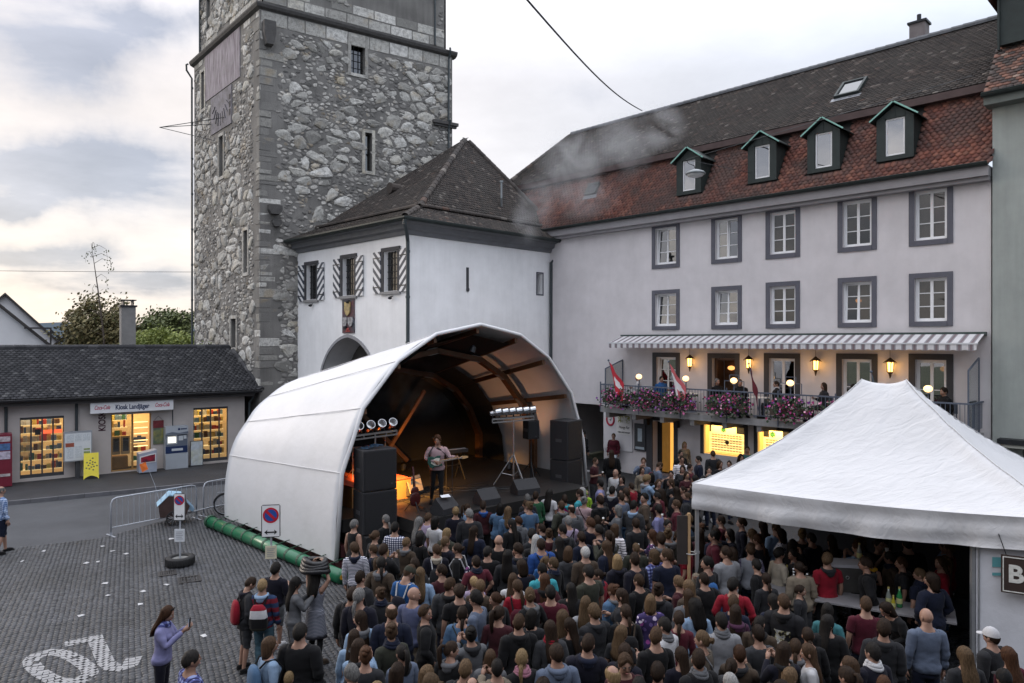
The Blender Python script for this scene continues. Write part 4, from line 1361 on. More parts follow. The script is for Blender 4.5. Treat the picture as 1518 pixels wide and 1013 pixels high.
TILE_DARK=tile_mat('roof_tile_dark',[(0,(0.0279,0.0236,0.0223)),(.4,(0.0434,0.036,0.0329)),(.8,(0.0589,0.0477,0.0422)),(.94,(0.0775,0.0601,0.0508)),(.97,(0.186,0.167,0.149)),(1,(0.0806,0.0434,0.031))])
TILE_RED=tile_mat('roof_tile_red',[(0,(0.0994,0.039,0.0305)),(.35,(0.152,0.0546,0.0413)),(.7,(0.204,0.076,0.0538)),(.95,(0.268,0.112,0.0762)),(1,(0.105,0.0536,0.0422))],(.075,.058,.054),.8)
TILE_SLATE=tile_mat('roof_tile_grey',[(0,(0.0224,0.0231,0.0273)),(.5,(0.035,0.0357,0.0406)),(.9,(0.0525,0.0525,0.0581)),(1,(0.098,0.098,0.101))],(.035,.035,.036),.35)
UNDER=mat('roof_underlay',(.03,.027,.026),.95,.1,3)

def tile_proto(tw,th,thick=.016,lift=.030,shape='round'):
 """one flat clay tile: x across, y up the slope, z off the roof; lower edge rounded and lifted over the course below"""
 L=th*1.75;h=tw/2*.965
 pts=[(-h,L),(-h,th*.28),(-h*.70,th*.06),(0,0),(h*.70,th*.06),(h,th*.28),(h,L)]if shape=='round' else[(-h,L),(-h,0),(h,0),(h,L)]
 if shape=='point':pts=[(-h,L),(-h,th*.42),(0,-th*.12),(h,th*.42),(h,L)]
 n=len(pts);zt=lambda y:lift*(1-y/L)+thick
 v=[(x,y,zt(y))for x,y in pts]+[(x,y,zt(y)-thick)for x,y in pts]
 f=[list(range(n))]+[[i+1,i,i+n,i+1+n]for i in range(n-1)]
 return np.array(v),f

def tiled(parent,o,u,v,inside,umax,vmax,tw,th,m,shape='round',singles=0,key=None,u0=0.0,lift=.030):
 """tiles over the roof plane o + x u + y v; the ones nearest the camera as single parts"""
 o,u,v=Vector(o),Vector(u).normalized(),Vector(v).normalized();n=u.cross(v).normalized()
 pv,pf=tile_proto(tw,th,shape=shape,lift=lift)
 pos=[]
 for r in range(int(vmax/th)+1):
  for c in range(int((umax-u0)/tw)+1):
   x=u0+(c+.5+(.5 if r%2 else 0))*tw;y=r*th
   if inside(x,y+th*.4):pos.append((x,y))
 if not pos:return
 P=np.array(pos);Nn=len(P)
 wp=np.array(o)[None]+P[:,:1]*np.array(u)[None]+P[:,1:]*np.array(v)[None]
 rot=rng.normal(0,.014,Nn);dz=rng.uniform(0,.006,Nn);dy=rng.normal(0,.006,Nn)
 c,s=np.cos(rot),np.sin(rot)
 lx=pv[None,:,0]*c[:,None]-pv[None,:,1]*s[:,None];ly=pv[None,:,0]*s[:,None]+pv[None,:,1]*c[:,None]+dy[:,None]
 lz=pv[None,:,2]+dz[:,None]
 Vw=wp[:,None,:]+lx[...,None]*np.array(u)+ly[...,None]*np.array(v)+lz[...,None]*np.array(n)
 pm=np.array(parent.matrix_world_inv)
 Vl=Vw@pm[:3,:3].T+pm[:3,3]
 cw=np.array(cam.location);dist=np.linalg.norm(wp-cw,axis=1)
 if key is not None:dist=np.array([key(*p)for p in pos])*100+dist
 od=np.argsort(dist);near,rest=od[:singles],od[singles:]
 if len(rest):tag(link('roof_tiles',np_mesh('roof_tiles',Vl[rest],pf,m),parent),kind='stuff')
 if singles:
  me=np_mesh('roof_tile',pv[None],pf,m)
  ML=Matrix(pm.tolist())
  for i in near:
   Mx=Matrix.Identity(4)
   uu=u*c[i]+v*s[i];vv=v*c[i]-u*s[i]
   Mx.col[0][:3]=uu;Mx.col[1][:3]=vv;Mx.col[2][:3]=n;Mx.col[3][:3]=Vector(wp[i])+v*dy[i]+n*dz[i]
   t_=link('roof_tile',me,parent);t_.matrix_local=ML@Mx

class Root:
 """a thing with its matrix, so builders can work in world or local coordinates"""
 def __init__(s,name,label,cat,loc,rz):
  s.o=thing(name,label,cat,loc,rz)
  s.M=Matrix.Translation(Vector(loc))@Matrix.Rotation(rz,4,'Z')
  s.inv=s.M.inverted()

class Par:
 def __init__(s,root):s.o=root.o;s.matrix_world_inv=root.inv

_link0=link

def link(name,me,parent=None,loc=None,rz=None):
 if isinstance(parent,(Par,Root)):parent=parent.o
 return _link0(name,me,parent,loc,rz)

def ridge_caps(parent,a,b,r,m,L=.38,name='ridge_tile',inv=None):
 """half-round ridge tiles from a to b, each a part"""
 a,b=Vector(a),Vector(b);d=(b-a);n=max(1,int(d.length/L));d=d.normalized()
 side=d.cross(Vector((0,0,1))).normalized();up=side.cross(d)
 mb=MB();k=7
 for t,rr in((-.02,r*1.12),(L*1.02,r)):
  for off in(0,-.018):
   for i in range(k):
    w=R(-20)+R(220)*i/(k-1)
    mb.v.append(((rr+off)*math.cos(w),t,(rr+off)*math.sin(w)))
 for i in range(k-1):
  mb.f.append([i,i+1,i+1+2*k,i+2*k]);mb.m.append(0)
  mb.f.append([i,i+k,i+1+k,i+1]);mb.m.append(0)
 me=mb.mesh(name,m)
 for i in range(n):
  M=Matrix.Identity(4);M.col[0][:3]=side;M.col[1][:3]=d;M.col[2][:3]=up;M.col[3][:3]=a+d*(L*i)
  o=link(name,me,parent);o.matrix_local=(inv@M)if inv else M

PLASTER_W=mat('white_plaster',(.83,.83,.84),.9,.05,1.2,.25,35,tint=(.60,.60,.60),tamt=.35,tscale=.45,streak=.05,detail=8)
PLASTER_G=mat('mauve_grey_plaster',(.60,.57,.58),.92,.07,1.6,.45,90,tint=(.50,.475,.483),tamt=.5,tscale=.5,streak=.025,detail=8)
PLASTER_GREEN=mat('green_grey_plaster',(.33,.355,.335),.92,.08,1.6,.5,80,tint=(.27,.29,.275),tamt=.6,tscale=.5,streak=.1,detail=8)
SURR=mat('grey_stone_surround',(.10,.10,.12),.85,.10,4,.25,60)
SURR_D=mat('dark_stone_surround',(.05,.05,.055),.85,.12,4,.25,60)
FRAMEW=mat('white_window_paint',(.72,.72,.73),.45,.06,6)
EAVEW=mat('painted_eaves',(.26,.25,.26),.7,.1,3)
CORN=mat('grey_cornice',(.135,.14,.15),.8,.12,3)
COPPER=mat('weathered_copper',(.022,.030,.029),.6,.2,4,.1,40,metal=.2)
VERDI=mat('verdigris_edge',(.22,.42,.37),.7,.15,9)
WGLASS=glass_mat('window_glass',(.42,.44,.46),.26,.015)
WGLASS2=glass_mat('window_glass_dark',(.5,.5,.5),.07,.015)
DARKROOM=mat('unlit_room',(.035,.028,.024),.95,.2,1.5)
CURTAIN_R=mat('red_curtain',(.24,.03,.02),.9,.2,8)
CURTAIN_W=mat('net_curtain',(.55,.55,.56),.9,.15,9)

# ------------------------------------------------------------------ gatehouse with the pointed arch
GA=Vector((-4.11,28.3,0));gdir=Vector((.705,.709)).normalized()
gate=Root('gatehouse','white plastered gatehouse with striped shutters and steep hipped tile roof beside the tower','gatehouse',GA,math.atan2(gdir.y,gdir.x))
GW,GD,GE=9.2,8.8,10.45
MF=Matrix.Translation((0,GD,0))@Matrix.Rotation(-PI/2,4,'Z')      # front with the shutters, coordinates from its left end
MS=Matrix.Identity(4)
fw=[(.86,1.80,7.68,9.30),(4.02,5.00,7.72,9.36),(7.16,8.14,7.76,9.38)]
sw=[(7.50,7.87,7.94,8.9)]
# front wall with the pointed arch cut out below
ax,aw,ab,at_=4.45,2.45,3.2,5.95
arch=[]
for i in range(15):
 t=i/14;arch.append((ax-aw+aw*(1-math.cos(t*PI/2*.95))/(1-math.cos(PI/2*.95)),ab+(at_-ab)*math.sin(t*PI/2*.95)/math.sin(PI/2*.95)))
arch=[(ax-aw,0)]+arch+[(2*ax-x,z)for x,z in arch[::-1][1:]]+[(ax+aw,0)]
wall_with_holes(MF,0,GD,6.2,GE-.3,fw,.38,'wall',PLASTER_W,gate)
mb=MB()
mb.quad((0,0,0),(ax-aw,0,0),(ax-aw,0,6.2),(0,0,6.2));mb.quad((ax+aw,0,0),(GD,0,0),(GD,0,6.2),(ax+aw,0,6.2))
for(x0,z0),(x1,z1)in zip(arch[1:-2],arch[2:-1]):
 if x1-x0>1e-6:mb.quad((x0,0,z0),(x1,0,z1),(x1,0,6.2),(x0,0,6.2))
 mb.quad((x0,0,z0),(x0,1.4,z0),(x1,1.4,z1),(x1,0,z1))
place(mb.build('wall',PLASTER_W,gate),MF)
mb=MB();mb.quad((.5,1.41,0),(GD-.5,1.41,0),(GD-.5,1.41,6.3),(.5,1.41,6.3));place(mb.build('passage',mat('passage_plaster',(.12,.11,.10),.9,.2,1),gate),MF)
mb=MB()
for(x0,z0),(x1,z1)in zip(arch[:-1],arch[1:]):mb.bar((x0,-.02,z0),(x1,-.02,z1),.13,.05,up=(0,1,0))
place(mb.build('arch_moulding',mat('arch_stone',(.26,.26,.275),.85,.12,3),gate),MF)
wall_with_holes(MS,0,GW,0,GE-.3,sw,.35,'wall',PLASTER_W,gate)
mb=MB();mb.quad((GW,0,0),(GW,GD,0),(GW,GD,GE-.3),(GW,0,GE-.3));mb.quad((GW,GD,0),(0,GD,0),(0,GD,GE-.3),(GW,GD,GE-.3));mb.build('rear_wall',PLASTER_W,gate)
STRIPE=bpy.data.materials.new('shutter_stripes');STRIPE.use_nodes=True
t=STRIPE.node_tree;q=NT(t);s=q.n('ShaderNodeSeparateXYZ');t.links.new(q.n('ShaderNodeTexCoord').outputs['Object'],s.inputs[0])
c=q.mix(q.math('GREATER_THAN',q.math('FRACT',q.math('MULTIPLY',q.math('ADD',q.math('MULTIPLY',s.outputs[0],.95),s.outputs[2]),2.7)),.5),(.70,.70,.71),(.045,.055,.075))
q.put(t.nodes['Principled BSDF'].inputs['Base Color'],c);t.nodes['Principled BSDF'].inputs['Roughness'].default_value=.6
for k,(x0,x1,z0,z1)in enumerate(fw):
 mb=MB()
 for a,b,c_,d in((x0-.13,z0-.02,x0-.002,z1),(x1+.002,z0-.02,x1+.13,z1),(x0-.16,z1+.002,x1+.16,z1+.16)):mb.box(a,-.05,b,c_,.02,d)
 w=place(mb.build('window',SURR_D,gate),MF)
 mb=MB();mb.box(x0-.18,-.10,z0-.14,x1+.18,.05,z0-.022);mb.build('sill',mat('sill_stone',(.24,.235,.235),.85,.15,4),w)
 mb=MB();mb.box(x0,.20,z0,x1,.21,z1);mb.build('pane',glass_mat('bullseye_glass',(.10,.09,.07),.12,.2),w)
 mb=MB();mb.box(x0-.01,.375,z0-.01,x1+.01,.39,z1+.01);mb.build('dark_recess',DARKIN,w)
 mb=MB()
 for i in range(1,6):zz=z0+(z1-z0)*i/6;mb.box(x0,.17,zz-.012,x1,.195,zz+.012)
 for i in range(1,5):xx=x0+(x1-x0)*i/5;mb.box(xx-.011,.14,z0,xx+.011,.165,z1)
 mb.build('grille',IRON,w)
 for sx in(-1,1):
  xa,xb=(x0-.17-.52,x0-.17)if sx<0 else(x1+.17,x1+.17+(.52 if k<2 else .46))
  W_=xb-xa
  mb=MB();mb.box(-W_/2,-.075,-.86,W_/2,-.03,.86)
  sh=place(mb.build('shutter',STRIPE,gate),MF@Matrix.Translation(((xa+xb)/2,0,(z0+z1)/2-.02))@(Matrix.Scale(-1,4,(1,0,0))if sx>0 else Matrix.Identity(4)))
  mb=MB();mb.box(-W_/2,-.088,-.63,W_/2,-.077,-.59);mb.box(-W_/2,-.088,.58,W_/2,-.077,.62);mb.build('hinge',IRON,sh)
 mb=MB();mb.ball(((x0+x1)/2+.12,-.14,z0-.30),.07,.10,.06,8,6);mb.bar(((x0+x1)/2+.12,.0,z0-.22),((x0+x1)/2+.12,-.12,z0-.25),.03);place(mb.build('spotlight',IRON,gate),MF)
mb=MB();mb.ball((4.45,-.14,6.32),.08,.1,.06,8,6);mb.bar((4.45,0,6.36),(4.45,-.12,6.34),.03);place(mb.build('spotlight',IRON,gate),MF)
# coat of arms panel
ax0,ax1,az0,az1=4.06,5.0,6.42,7.55
mb=MB();mb.box(ax0,-.05,az0-.35,ax1,.01,az1);arms=place(mb.build('coat_of_arms',mat('arms_ground',(.055,.06,.075),.8,.3,6,tint=(.16,.05,.05),tamt=.7,tscale=2.5),gate),MF)
def shield(cx,cz,w,h,d,m,name,par):
 mb=MB();mb.prism([(cx-w/2,cz+h/2),(cx+w/2,cz+h/2),(cx+w/2,cz-h*.1),(cx+w*.3,cz-h*.36),(cx,cz-h/2),(cx-w*.3,cz-h*.36),(cx-w/2,cz-h*.1)],d,d+.05)
 return mb.build(name,m,par)
shield(4.53,7.12,.44,.62,-.105,mat('gilt_paint',(.42,.31,.12),.5,.35,9,tint=(.08,.07,.06),tamt=.6,tscale=7),'shield',arms)
for cx in(4.30,4.76):shield(cx,6.55,.36,.42,-.10,mat('silver_paint',(.34,.34,.36),.5,.35,9,tint=(.06,.06,.07),tamt=.7,tscale=8),'shield',arms)
mb=MB();mb.ball((4.53,-.07,6.22),.10,.04,.09,10,6);mb.box(4.36,-.08,6.12,4.7,-.052,6.18);mb.build('rosette',mat('arms_red',(.30,.05,.045),.7,.2,8),arms)
# slit, small window on the side
mb=MB();mb.box(3.06,-.02,7.9,3.2,.004,8.86);mb.ball((3.13,-.03,7.92),.10,.02,.10,10,6);mb.build('iron_tie',SURR_D,gate)
x0,x1,z0,z1=sw[0]
mb=MB()
for a,b,c_,d in((x0-.07,z0-.07,x0-.002,z1+.07),(x1+.002,z0-.07,x1+.07,z1+.07),(x0-.001,z1+.002,x1+.001,z1+.07),(x0-.001,z0-.07,x1+.001,z0-.002)):mb.box(a,-.02,b,c_,.02,d)
w=mb.build('window',SURR,gate);mb=MB();mb.box(x0,.345,z0,x1,.36,z1);mb.build('dark_recess',DARKIN,w)
# moulded cornice and gutter around two sides
def eaves_profile(prof,path,m,name,parent):
 """profile (outward, z) swept along corner path [(x, y), outward corner vector]"""
 mb=MB();n=len(prof);vs=[]
 for(x,y),(ox,oy)in path:
  for(d,z)in prof:vs.append((x+ox*d,y+oy*d,z))
 fs=[[k*n+i,(k+1)*n+i,(k+1)*n+(i+1)%n,k*n+(i+1)%n]for k in range(len(path)-1)for i in range(n)]
 fs+=[list(range(n)),[(len(path)-1)*n+i for i in range(n)][::-1]]
 mb.add(vs,fs);return mb.build(name,m,parent)
gp=[((0,GD),(-1,0)),((0,0),(-1,-1)),((GW,0),(0,-1))]
eaves_profile([(-.02,GE-.52),(.10,GE-.50),(.14,GE-.36),(.30,GE-.30),(.34,GE-.12),(.52,GE-.08),(.52,GE-.02),(-.02,GE-.02)],gp,CORN,'cornice',gate)
eaves_profile([(.54,GE-.06),(.66,GE-.08),(.74,GE),(.74,GE+.06),(.70,GE+.06),(.66,GE-.02),(.54,GE+.0)],gp,COPPER,'gutter',gate)
mb=MB()
mb.tube([(-.62,-.62,GE-.06),(-.62,-.60,GE-.22),(-.30,-.32,GE-.55),(-.12,-.13,GE-.8),(-.10,-.11,GE-1.1),(-.10,-.11,4.0),(-.10,-.11,.1)],.075,10)
for z in(9.2,7.4,5.6):mb.tube([(-.10,-.11,z),(-.10,-.11,z+.1)],.09,10)
mb.build('downpipe',PIPE,gate)
mb=MB();mb.tube([(8.95,-.62,GE-.06),(8.92,-.60,GE-.3),(8.55,-.25,GE-.75),(8.36,-.12,GE-1.0),(8.36,-.10,2.0)],.075,10);mb.build('downpipe',PIPE,gate)
# roof: pyramid with a flattened kick over the eaves
AP=Vector((6.9,4.4,15.95));e0=GE+.03;ov=.66
C1,C2,C3,C4=Vector((-ov,-ov,e0)),Vector((GW+ov,-ov,e0)),Vector((GW+ov,GD+ov,e0)),Vector((-ov,GD+ov,e0))
kick=lambda c:c+(AP-c)*.20+Vector((0,0,-.42))
K1,K2,K3,K4=map(kick,(C1,C2,C3,C4))
mb=MB()
for a,b,ka,kb_ in((C1,C2,K1,K2),(C2,C3,K2,K3),(C3,C4,K3,K4),(C4,C1,K4,K1)):mb.quad(a,b,kb_,ka);mb.quad(ka,kb_,AP)
mb.build('roof',UNDER,gate)
gpar=Par(gate);gpar.matrix_world_inv=Matrix.Identity(4)

def tile_poly(parent,pts,tw,th,m,shape='round',singles=0,lift=.03,key=None):
 """tile a planar polygon given lower edge first: pts[0] -> pts[1]"""
 p=[Vector(x)for x in pts];u=(p[1]-p[0]).normalized()
 nrm=u.cross((p[-1]-p[0])).normalized();v=nrm.cross(u).normalized()
 q2=[((x-p[0]).dot(u),(x-p[0]).dot(v))for x in p]
 def inside(x,y):
  return all((q2[(i+1)%len(q2)][0]-a[0])*(y-a[1])-(q2[(i+1)%len(q2)][1]-a[1])*(x-a[0])>=-.03 for i,a in enumerate(q2))
 xs=[a[0]for a in q2];ys=[a[1]for a in q2]
 tiled(parent,p[0],u,v,inside,max(xs),max(ys),tw,th,m,shape,singles,key,u0=min(xs)-.1,lift=lift)

for a,b,ka,kb_,sg in((C1,C2,K1,K2,150),(C4,C1,K4,K1,100)):
 tile_poly(gpar,(a,b,kb_,ka),.185,.165,TILE_DARK,singles=sg)
 tile_poly(gpar,(ka,kb_,AP),.185,.165,TILE_DARK,singles=0)
ridge_caps(gate,K1+Vector((0,0,.05)),AP+Vector((0,0,.06)),.13,TILE_DARK);ridge_caps(gate,C1+Vector((.1,.1,.05)),K1+Vector((0,0,.05)),.13,TILE_DARK)
ridge_caps(gate,K2+Vector((0,0,.05)),AP+Vector((0,0,.06)),.12,TILE_DARK)
ridge_caps(gate,K1+Vector((0,0,.10)),K2+Vector((0,0,.10)),.10,TILE_DARK,name='snow_guard');ridge_caps(gate,K4+Vector((0,0,.10)),K1+Vector((0,0,.10)),.10,TILE_DARK,name='snow_guard')
mb=MB();p=K4*.40+K1*.25+AP*.35
mb.lathe([(.0,-.3),(.26,-.3),(.26,.28),(.22,.28),(.2,.0)],p+Vector((0,0,.12)),12,ax='x');mb.build('roof_vent',TILE_DARK,gate)
mb=MB();b_=K2*.62+K1*.38;b_=b_*.82+AP*.18
mb.tube([b_+Vector((0,0,-.1)),b_+Vector((-.1,-.1,.25)),b_+Vector((-.15,-.15,.35)),b_+Vector((-.15,-.15,1.1))],.05,8);mb.tube([b_+Vector((-.15,-.15,1.08)),b_+Vector((-.15,-.15,1.16))],.09,8);mb.build('vent_pipe',mat('zinc',(.25,.27,.28),.4,.1,8,metal=.5),gate)

# ------------------------------------------------------------------ apartment house with the restaurant balcony
AO=Vector((5.0,31.0,0));ad=Vector((.7,-.714)).normalized()
apt=Root('apartment_house','long mauve grey house with red mansard roof, dormers and a restaurant balcony','house',AO,math.atan2(ad.y,ad.x))
AM=Matrix.Identity(4)
XL,XR,EZ=-4.7,13.38,10.95
wins2=[(1.44,2.46,8.90,10.42),(4.22,5.18,8.90,10.44),(6.46,7.42,8.90,10.44),(9.06,10.0,8.92,10.48),(11.30,12.22,8.92,10.50)]
wins1=[(a,b,6.34,7.68 if i<2 else 7.72)for i,(a,b,c,d)in enumerate(wins2)]
doors=[(1.50,2.44,3.55,5.05),(4.08,5.06,2.95,5.05),(6.42,7.40,3.2,5.08),(9.04,10.0,3.2,5.10),(11.32,12.20,3.2,5.12)]
shops=[(3.72,5.45,1.28,2.42),(5.98,7.20,1.28,2.42),(7.75,9.2,1.0,2.42),(9.8,11.2,1.0,2.42)]
rdoor=(1.32,2.36,.25,2.36)
wall_with_holes(AM,XL,XR,2.86,EZ,wins1+wins2+doors,.30,'wall',PLASTER_G,apt)
wall_with_holes(AM,-1.29,XR,0,2.86,shops+[rdoor],.35,'wall',PLASTER_G,apt)
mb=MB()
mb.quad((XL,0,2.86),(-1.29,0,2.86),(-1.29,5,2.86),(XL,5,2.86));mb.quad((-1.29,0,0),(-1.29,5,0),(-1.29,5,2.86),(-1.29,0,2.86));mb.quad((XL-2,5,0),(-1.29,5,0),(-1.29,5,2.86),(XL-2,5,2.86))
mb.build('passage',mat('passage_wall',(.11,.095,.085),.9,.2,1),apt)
mb=MB();mb.box(XL+.6,4.7,.0,XL+1.5,4.98,2.5);mb.build('passage_door',mat('ochre_door',(.16,.085,.03),.7,.2,2),apt)
mb=MB();mb.quad((XR,0,0),(XR,11,0),(XR,11,EZ),(XR,0,EZ));mb.quad((-8.8,1,4),(-8.8,11,4),(-8.8,11,EZ),(-8.8,1,EZ));mb.quad((XR,11,0),(-8.8,11,0),(-8.8,11,EZ),(XR,11,EZ));mb.quad((XL,0.01,0),(XL,5,0),(XL,5,EZ),(XL,0.01,EZ));mb.build('rear_wall',PLASTER_G,apt)

def surround(x0,x1,z0,z1,fr,m,name='window',bottom=True,out=.03):
 mb=MB()
 mb.box(x0-fr,-out,z0-(fr if bottom else 0),x0-.002,.03,z1+fr);mb.box(x1+.002,-out,z0-(fr if bottom else 0),x1+fr,.03,z1+fr)
 mb.box(x0-.001,-out+.001,z1+.002,x1+.001,.03,z1+fr)
 if bottom:mb.box(x0-.001,-out-.015,z0-fr,x1+.001,.03,z0-.002)
 return mb.build(name,m,apt)

PANE={}

def casement(w,x0,x1,z0,z1,rows=3,tilt=(0,0),room=DARKROOM,depth=.12,extra=None,gl=None):
 """white double casement; each leaf may be ajar (degrees)"""
 gl=gl or WGLASS
 mb=MB();f=.055
 mb.box(x0+.003,depth,z0+.003,x0+f,depth+.07,z1-.003);mb.box(x1-f,depth,z0+.003,x1-.003,depth+.07,z1-.003)
 mb.box(x0+f,depth+.001,z1-f,x1-f,depth+.069,z1-.003);mb.box(x0+f,depth-.03,z0+.003,x1-f,depth+.069,z0+f)
 mb.build('frame',FRAMEW,w)
 xm=(x0+x1)/2
 for k,(a,b)in enumerate(((x0+f,xm),(xm,x1-f))):
  W_,Hh=b-a,z1-z0-2*f;g=.045
  mb=MB()
  mb.box(0.001,-.02,0,g,.03,Hh);mb.box(W_-g,-.02,0,W_-.001,.03,Hh);mb.box(g,-.019,0,W_-g,.029,g);mb.box(g,-.019,Hh-g,W_-g,.029,Hh)
  for r in range(1,rows):zz=Hh*r/rows;mb.box(g,-.012,zz-.014,W_-g,.02,zz+.014)
  M=Matrix.Translation((a,depth+.035,z0+f))
  if tilt[k]:M=M@Matrix.Rotation(R(-tilt[k]),4,'X')
  sash=place(mb.build('sash',FRAMEW,w),M)
  for r in range(rows):
   key=(round(W_,3),round(Hh/rows,3),gl.name)
   if key not in PANE:
    m_=MB();m_.box(g,0,.02,W_-g,.006,Hh/rows-.02);PANE[key]=m_.mesh('pane',gl)
   pn=link('pane',PANE[key],w);pn.matrix_local=M@Matrix.Translation((0,.004,Hh*r/rows))
 mb=MB();mb.box(x0-.01,1.1,z0-.3,x1+.01,1.12,z1+.1);mb.box(x0-.02,.305,z0-.3,x0-.005,1.1,z1+.1);mb.box(x1+.005,.305,z0-.3,x1+.02,1.1,z1+.1);mb.box(x0-.01,.305,z1+.1,x1+.01,1.1,z1+.11)
 mb.build('room',room,w)

tilts={(2,0):(4,0),(2,1):(0,3),(1,0):(4,0),(1,1):(3.5,0),(1,3):(3,0)}
for row,ws in((2,wins2),(1,wins1)):
 for i,h in enumerate(ws):
  w=surround(*h,.165 if row==2 else .16,SURR)
  casement(w,*h,tilt=tilts.get((row,i),(0,0)),gl=WGLASS if i<2 else WGLASS2)
  x0,x1,z0,z1=h
  if row==2 and i==4:
   mb=MB();mb.box((x0+x1)/2+.04,.32,z0,x1,.35,z1);mb.build('red_curtain',CURTAIN_R,w)
   mb=MB();mb.box(x0,.32,z0,(x0+x1)/2-.05,.34,z1);mb.build('net_curtain',mat('grey_net',(.16,.16,.16),.9,.2,12),w)
  if row==2 and i in(2,3):mb=MB();mb.box(x0,.36,z0,x1,.38,z0+.95);mb.build('net_curtain',mat('grey_net',(.16,.16,.16),.9,.2,12),w)
  if row==1 and i in(3,4):
   mb=MB();mb.ball(((x0+x1)/2-.22 if i==3 else x1-.12,.75,z0+.78 if i==3 else z0+.98),.10,.10,.075,10,8);mb.build('lamp_shade',emit_mat('room_lamp',(1.0,.42,.12),.7),w)
   mb=MB();mb.ball(((x0+x1)/2+.25,.6,z0+.12),.16,.1,.2,10,8);mb.build('house_plant',mat('pot_plant',(.03,.05,.02),.8,.3,20),w)
for i,h in enumerate(doors):
 w=surround(*h,.19,SURR_D,bottom=False,name='window' if i!=1 else 'balcony_door')
 if i!=1:casement(w,*h,rows=3 if i==0 else 2,tilt=(0,0)if i else(4,0),room=mat('dining_room',(.10,.065,.045),.9,.2,2)if i>2 else DARKROOM)
 else:
  x0,x1,z0,z1=h
  mb=MB();mb.box(x0,.95,z0,x1,.97,z1);mb.box(x0-.02,.31,z0,x0-.01,.95,z1);mb.box(x1+.01,.31,z0,x1+.02,.95,z1);mb.build('room',mat('doorway_room',(.09,.05,.03),.9,.2,2),w)
  mb=MB();mb.box(x0+.02,.18,z0,x0+.10,.26,z1);mb.box(x1-.10,.18,z0,x1-.02,.26,z1);mb.box(x0+.10,.181,z1-.08,x1-.10,.259,z1-.005);mb.build('frame',mat('brown_door_frame',(.09,.045,.025),.5,.2,4),w)
  mb=MB();mb.ball(((x0+x1)/2-.1,.8,z1-.4),.16,.06,.09,10,6);mb.build('lamp_shade',emit_mat('room_lamp',(1.0,.42,.12),.7),w)
 if i in(3,4):
  x0,x1,z0,z1=h;mb=MB();mb.ball((x0+.30 if i==3 else x1-.25,.7,z1-1.0 if i==3 else z1-.3),.11,.11,.09,10,8);mb.build('lamp_shade',emit_mat('room_lamp',(1.0,.42,.12),.7),w)
# lit shop windows with rows of spectacles
SHOPL=mat('lit_display',(.9,.62,.25),.7,.12,3,emit=(1.0,.66,.22),estr=.42)
SHOPF=mat('lit_frame',(.6,.36,.10),.5,.1,3,emit=(1.0,.55,.12),estr=.28)
FRAMEB=mat('spectacle_black',(.02,.018,.015),.4,.2,10)
for i,(x0,x1,z0,z1)in enumerate(shops):
 mb=MB()
 mb.box(x0-.14,-.05,z1+.002,x1+.14,.05,2.70);mb.box(x0-.14,-.04,z0-.02,x0-.002,.05,z1);mb.box(x1+.002,-.04,z0-.02,x1+.14,.05,z1)
 w=mb.build('shop_window',SURR_D,apt)
 mb=MB();mb.box(x0+.07,.30,z0+.07,x1-.02,.32,z1-.30);mb.box(x0+.15 if i==0 else x0+.3,.301,z1-.30,x1-.5 if i==0 else x1-.4,.319,z1-.02);mb.build('display_board',SHOPL,w)
 mb=MB();mb.box(x0+.01,.02,z0,x0+.065,.34,z1);mb.box(x0+.065,.05,z0,x1,.34,z0+.06);mb.build('lit_frame',SHOPF,w)
 mb=MB();mb.box(x0,.345,z0,x1,.36,z1+.01);mb.build('dark_recess',DARKIN,w)
 if i>1:continue
 mb=MB();W_=x1-x0
 sh=MB()
 for r in range(7):
  zz=z0+.16+r*.098
  n=int((W_-.35)/.13)
  for k in range(n):
   if r in(3,4)and abs(k-n*.5)<.6:continue
   xx=x0+.24+k*.13
   for dx in(-.028,.028):mb.box(xx+dx-.021,.27,zz-.016,xx+dx+.021,.282,zz+.016)
   mb.box(xx-.056,.272,zz+.006,xx+.056,.278,zz+.013)
  if r%2:sh.box(x0+.14,.25,zz-.045,x1-.08,.299,zz-.032)
 mb.ball((x0+W_*.5,.26,z0+.48),.09,.03,.09,10,6)
 mb.build('spectacles',FRAMEB,w);sh.build('glass_shelf',mat('pale_shelf',(.75,.6,.35),.3,0,emit=(1,.8,.4),estr=.4),w)
 mb=MB();cx,cz=x0+W_*(.40 if i==0 else .36),z1-.17
 mb.prism([(cx,cz+.10),(cx+.09,cz+.05),(cx+.09,cz-.06),(cx,cz-.11),(cx-.09,cz-.06),(cx-.09,cz+.05)],.27,.296);mb.build('cube_logo',mat('logo_green',(.05,.20,.04),.5,.1,5),w)
 mb=MB();mb.prism([(cx,cz+.08),(cx+.07,cz+.045),(cx,cz+.01),(cx-.07,cz+.045)],.262,.268);mb.build('cube_logo_top',mat('logo_dark',(.01,.03,.01),.5,0),w)
 pl=bpy.data.lights.new('shop_lamp','AREA');pl.energy=7;pl.color=(1,.68,.3);pl.size=W_*.8;pl.size_y=.2;pl.shape='RECTANGLE'
 lo=bpy.data.objects.new('shop_lamp',pl);COL.objects.link(lo);lo.parent=apt.o;lo.location=((x0+x1)/2,.1,z1-.03);lo.rotation_euler=(R(25),0,0)
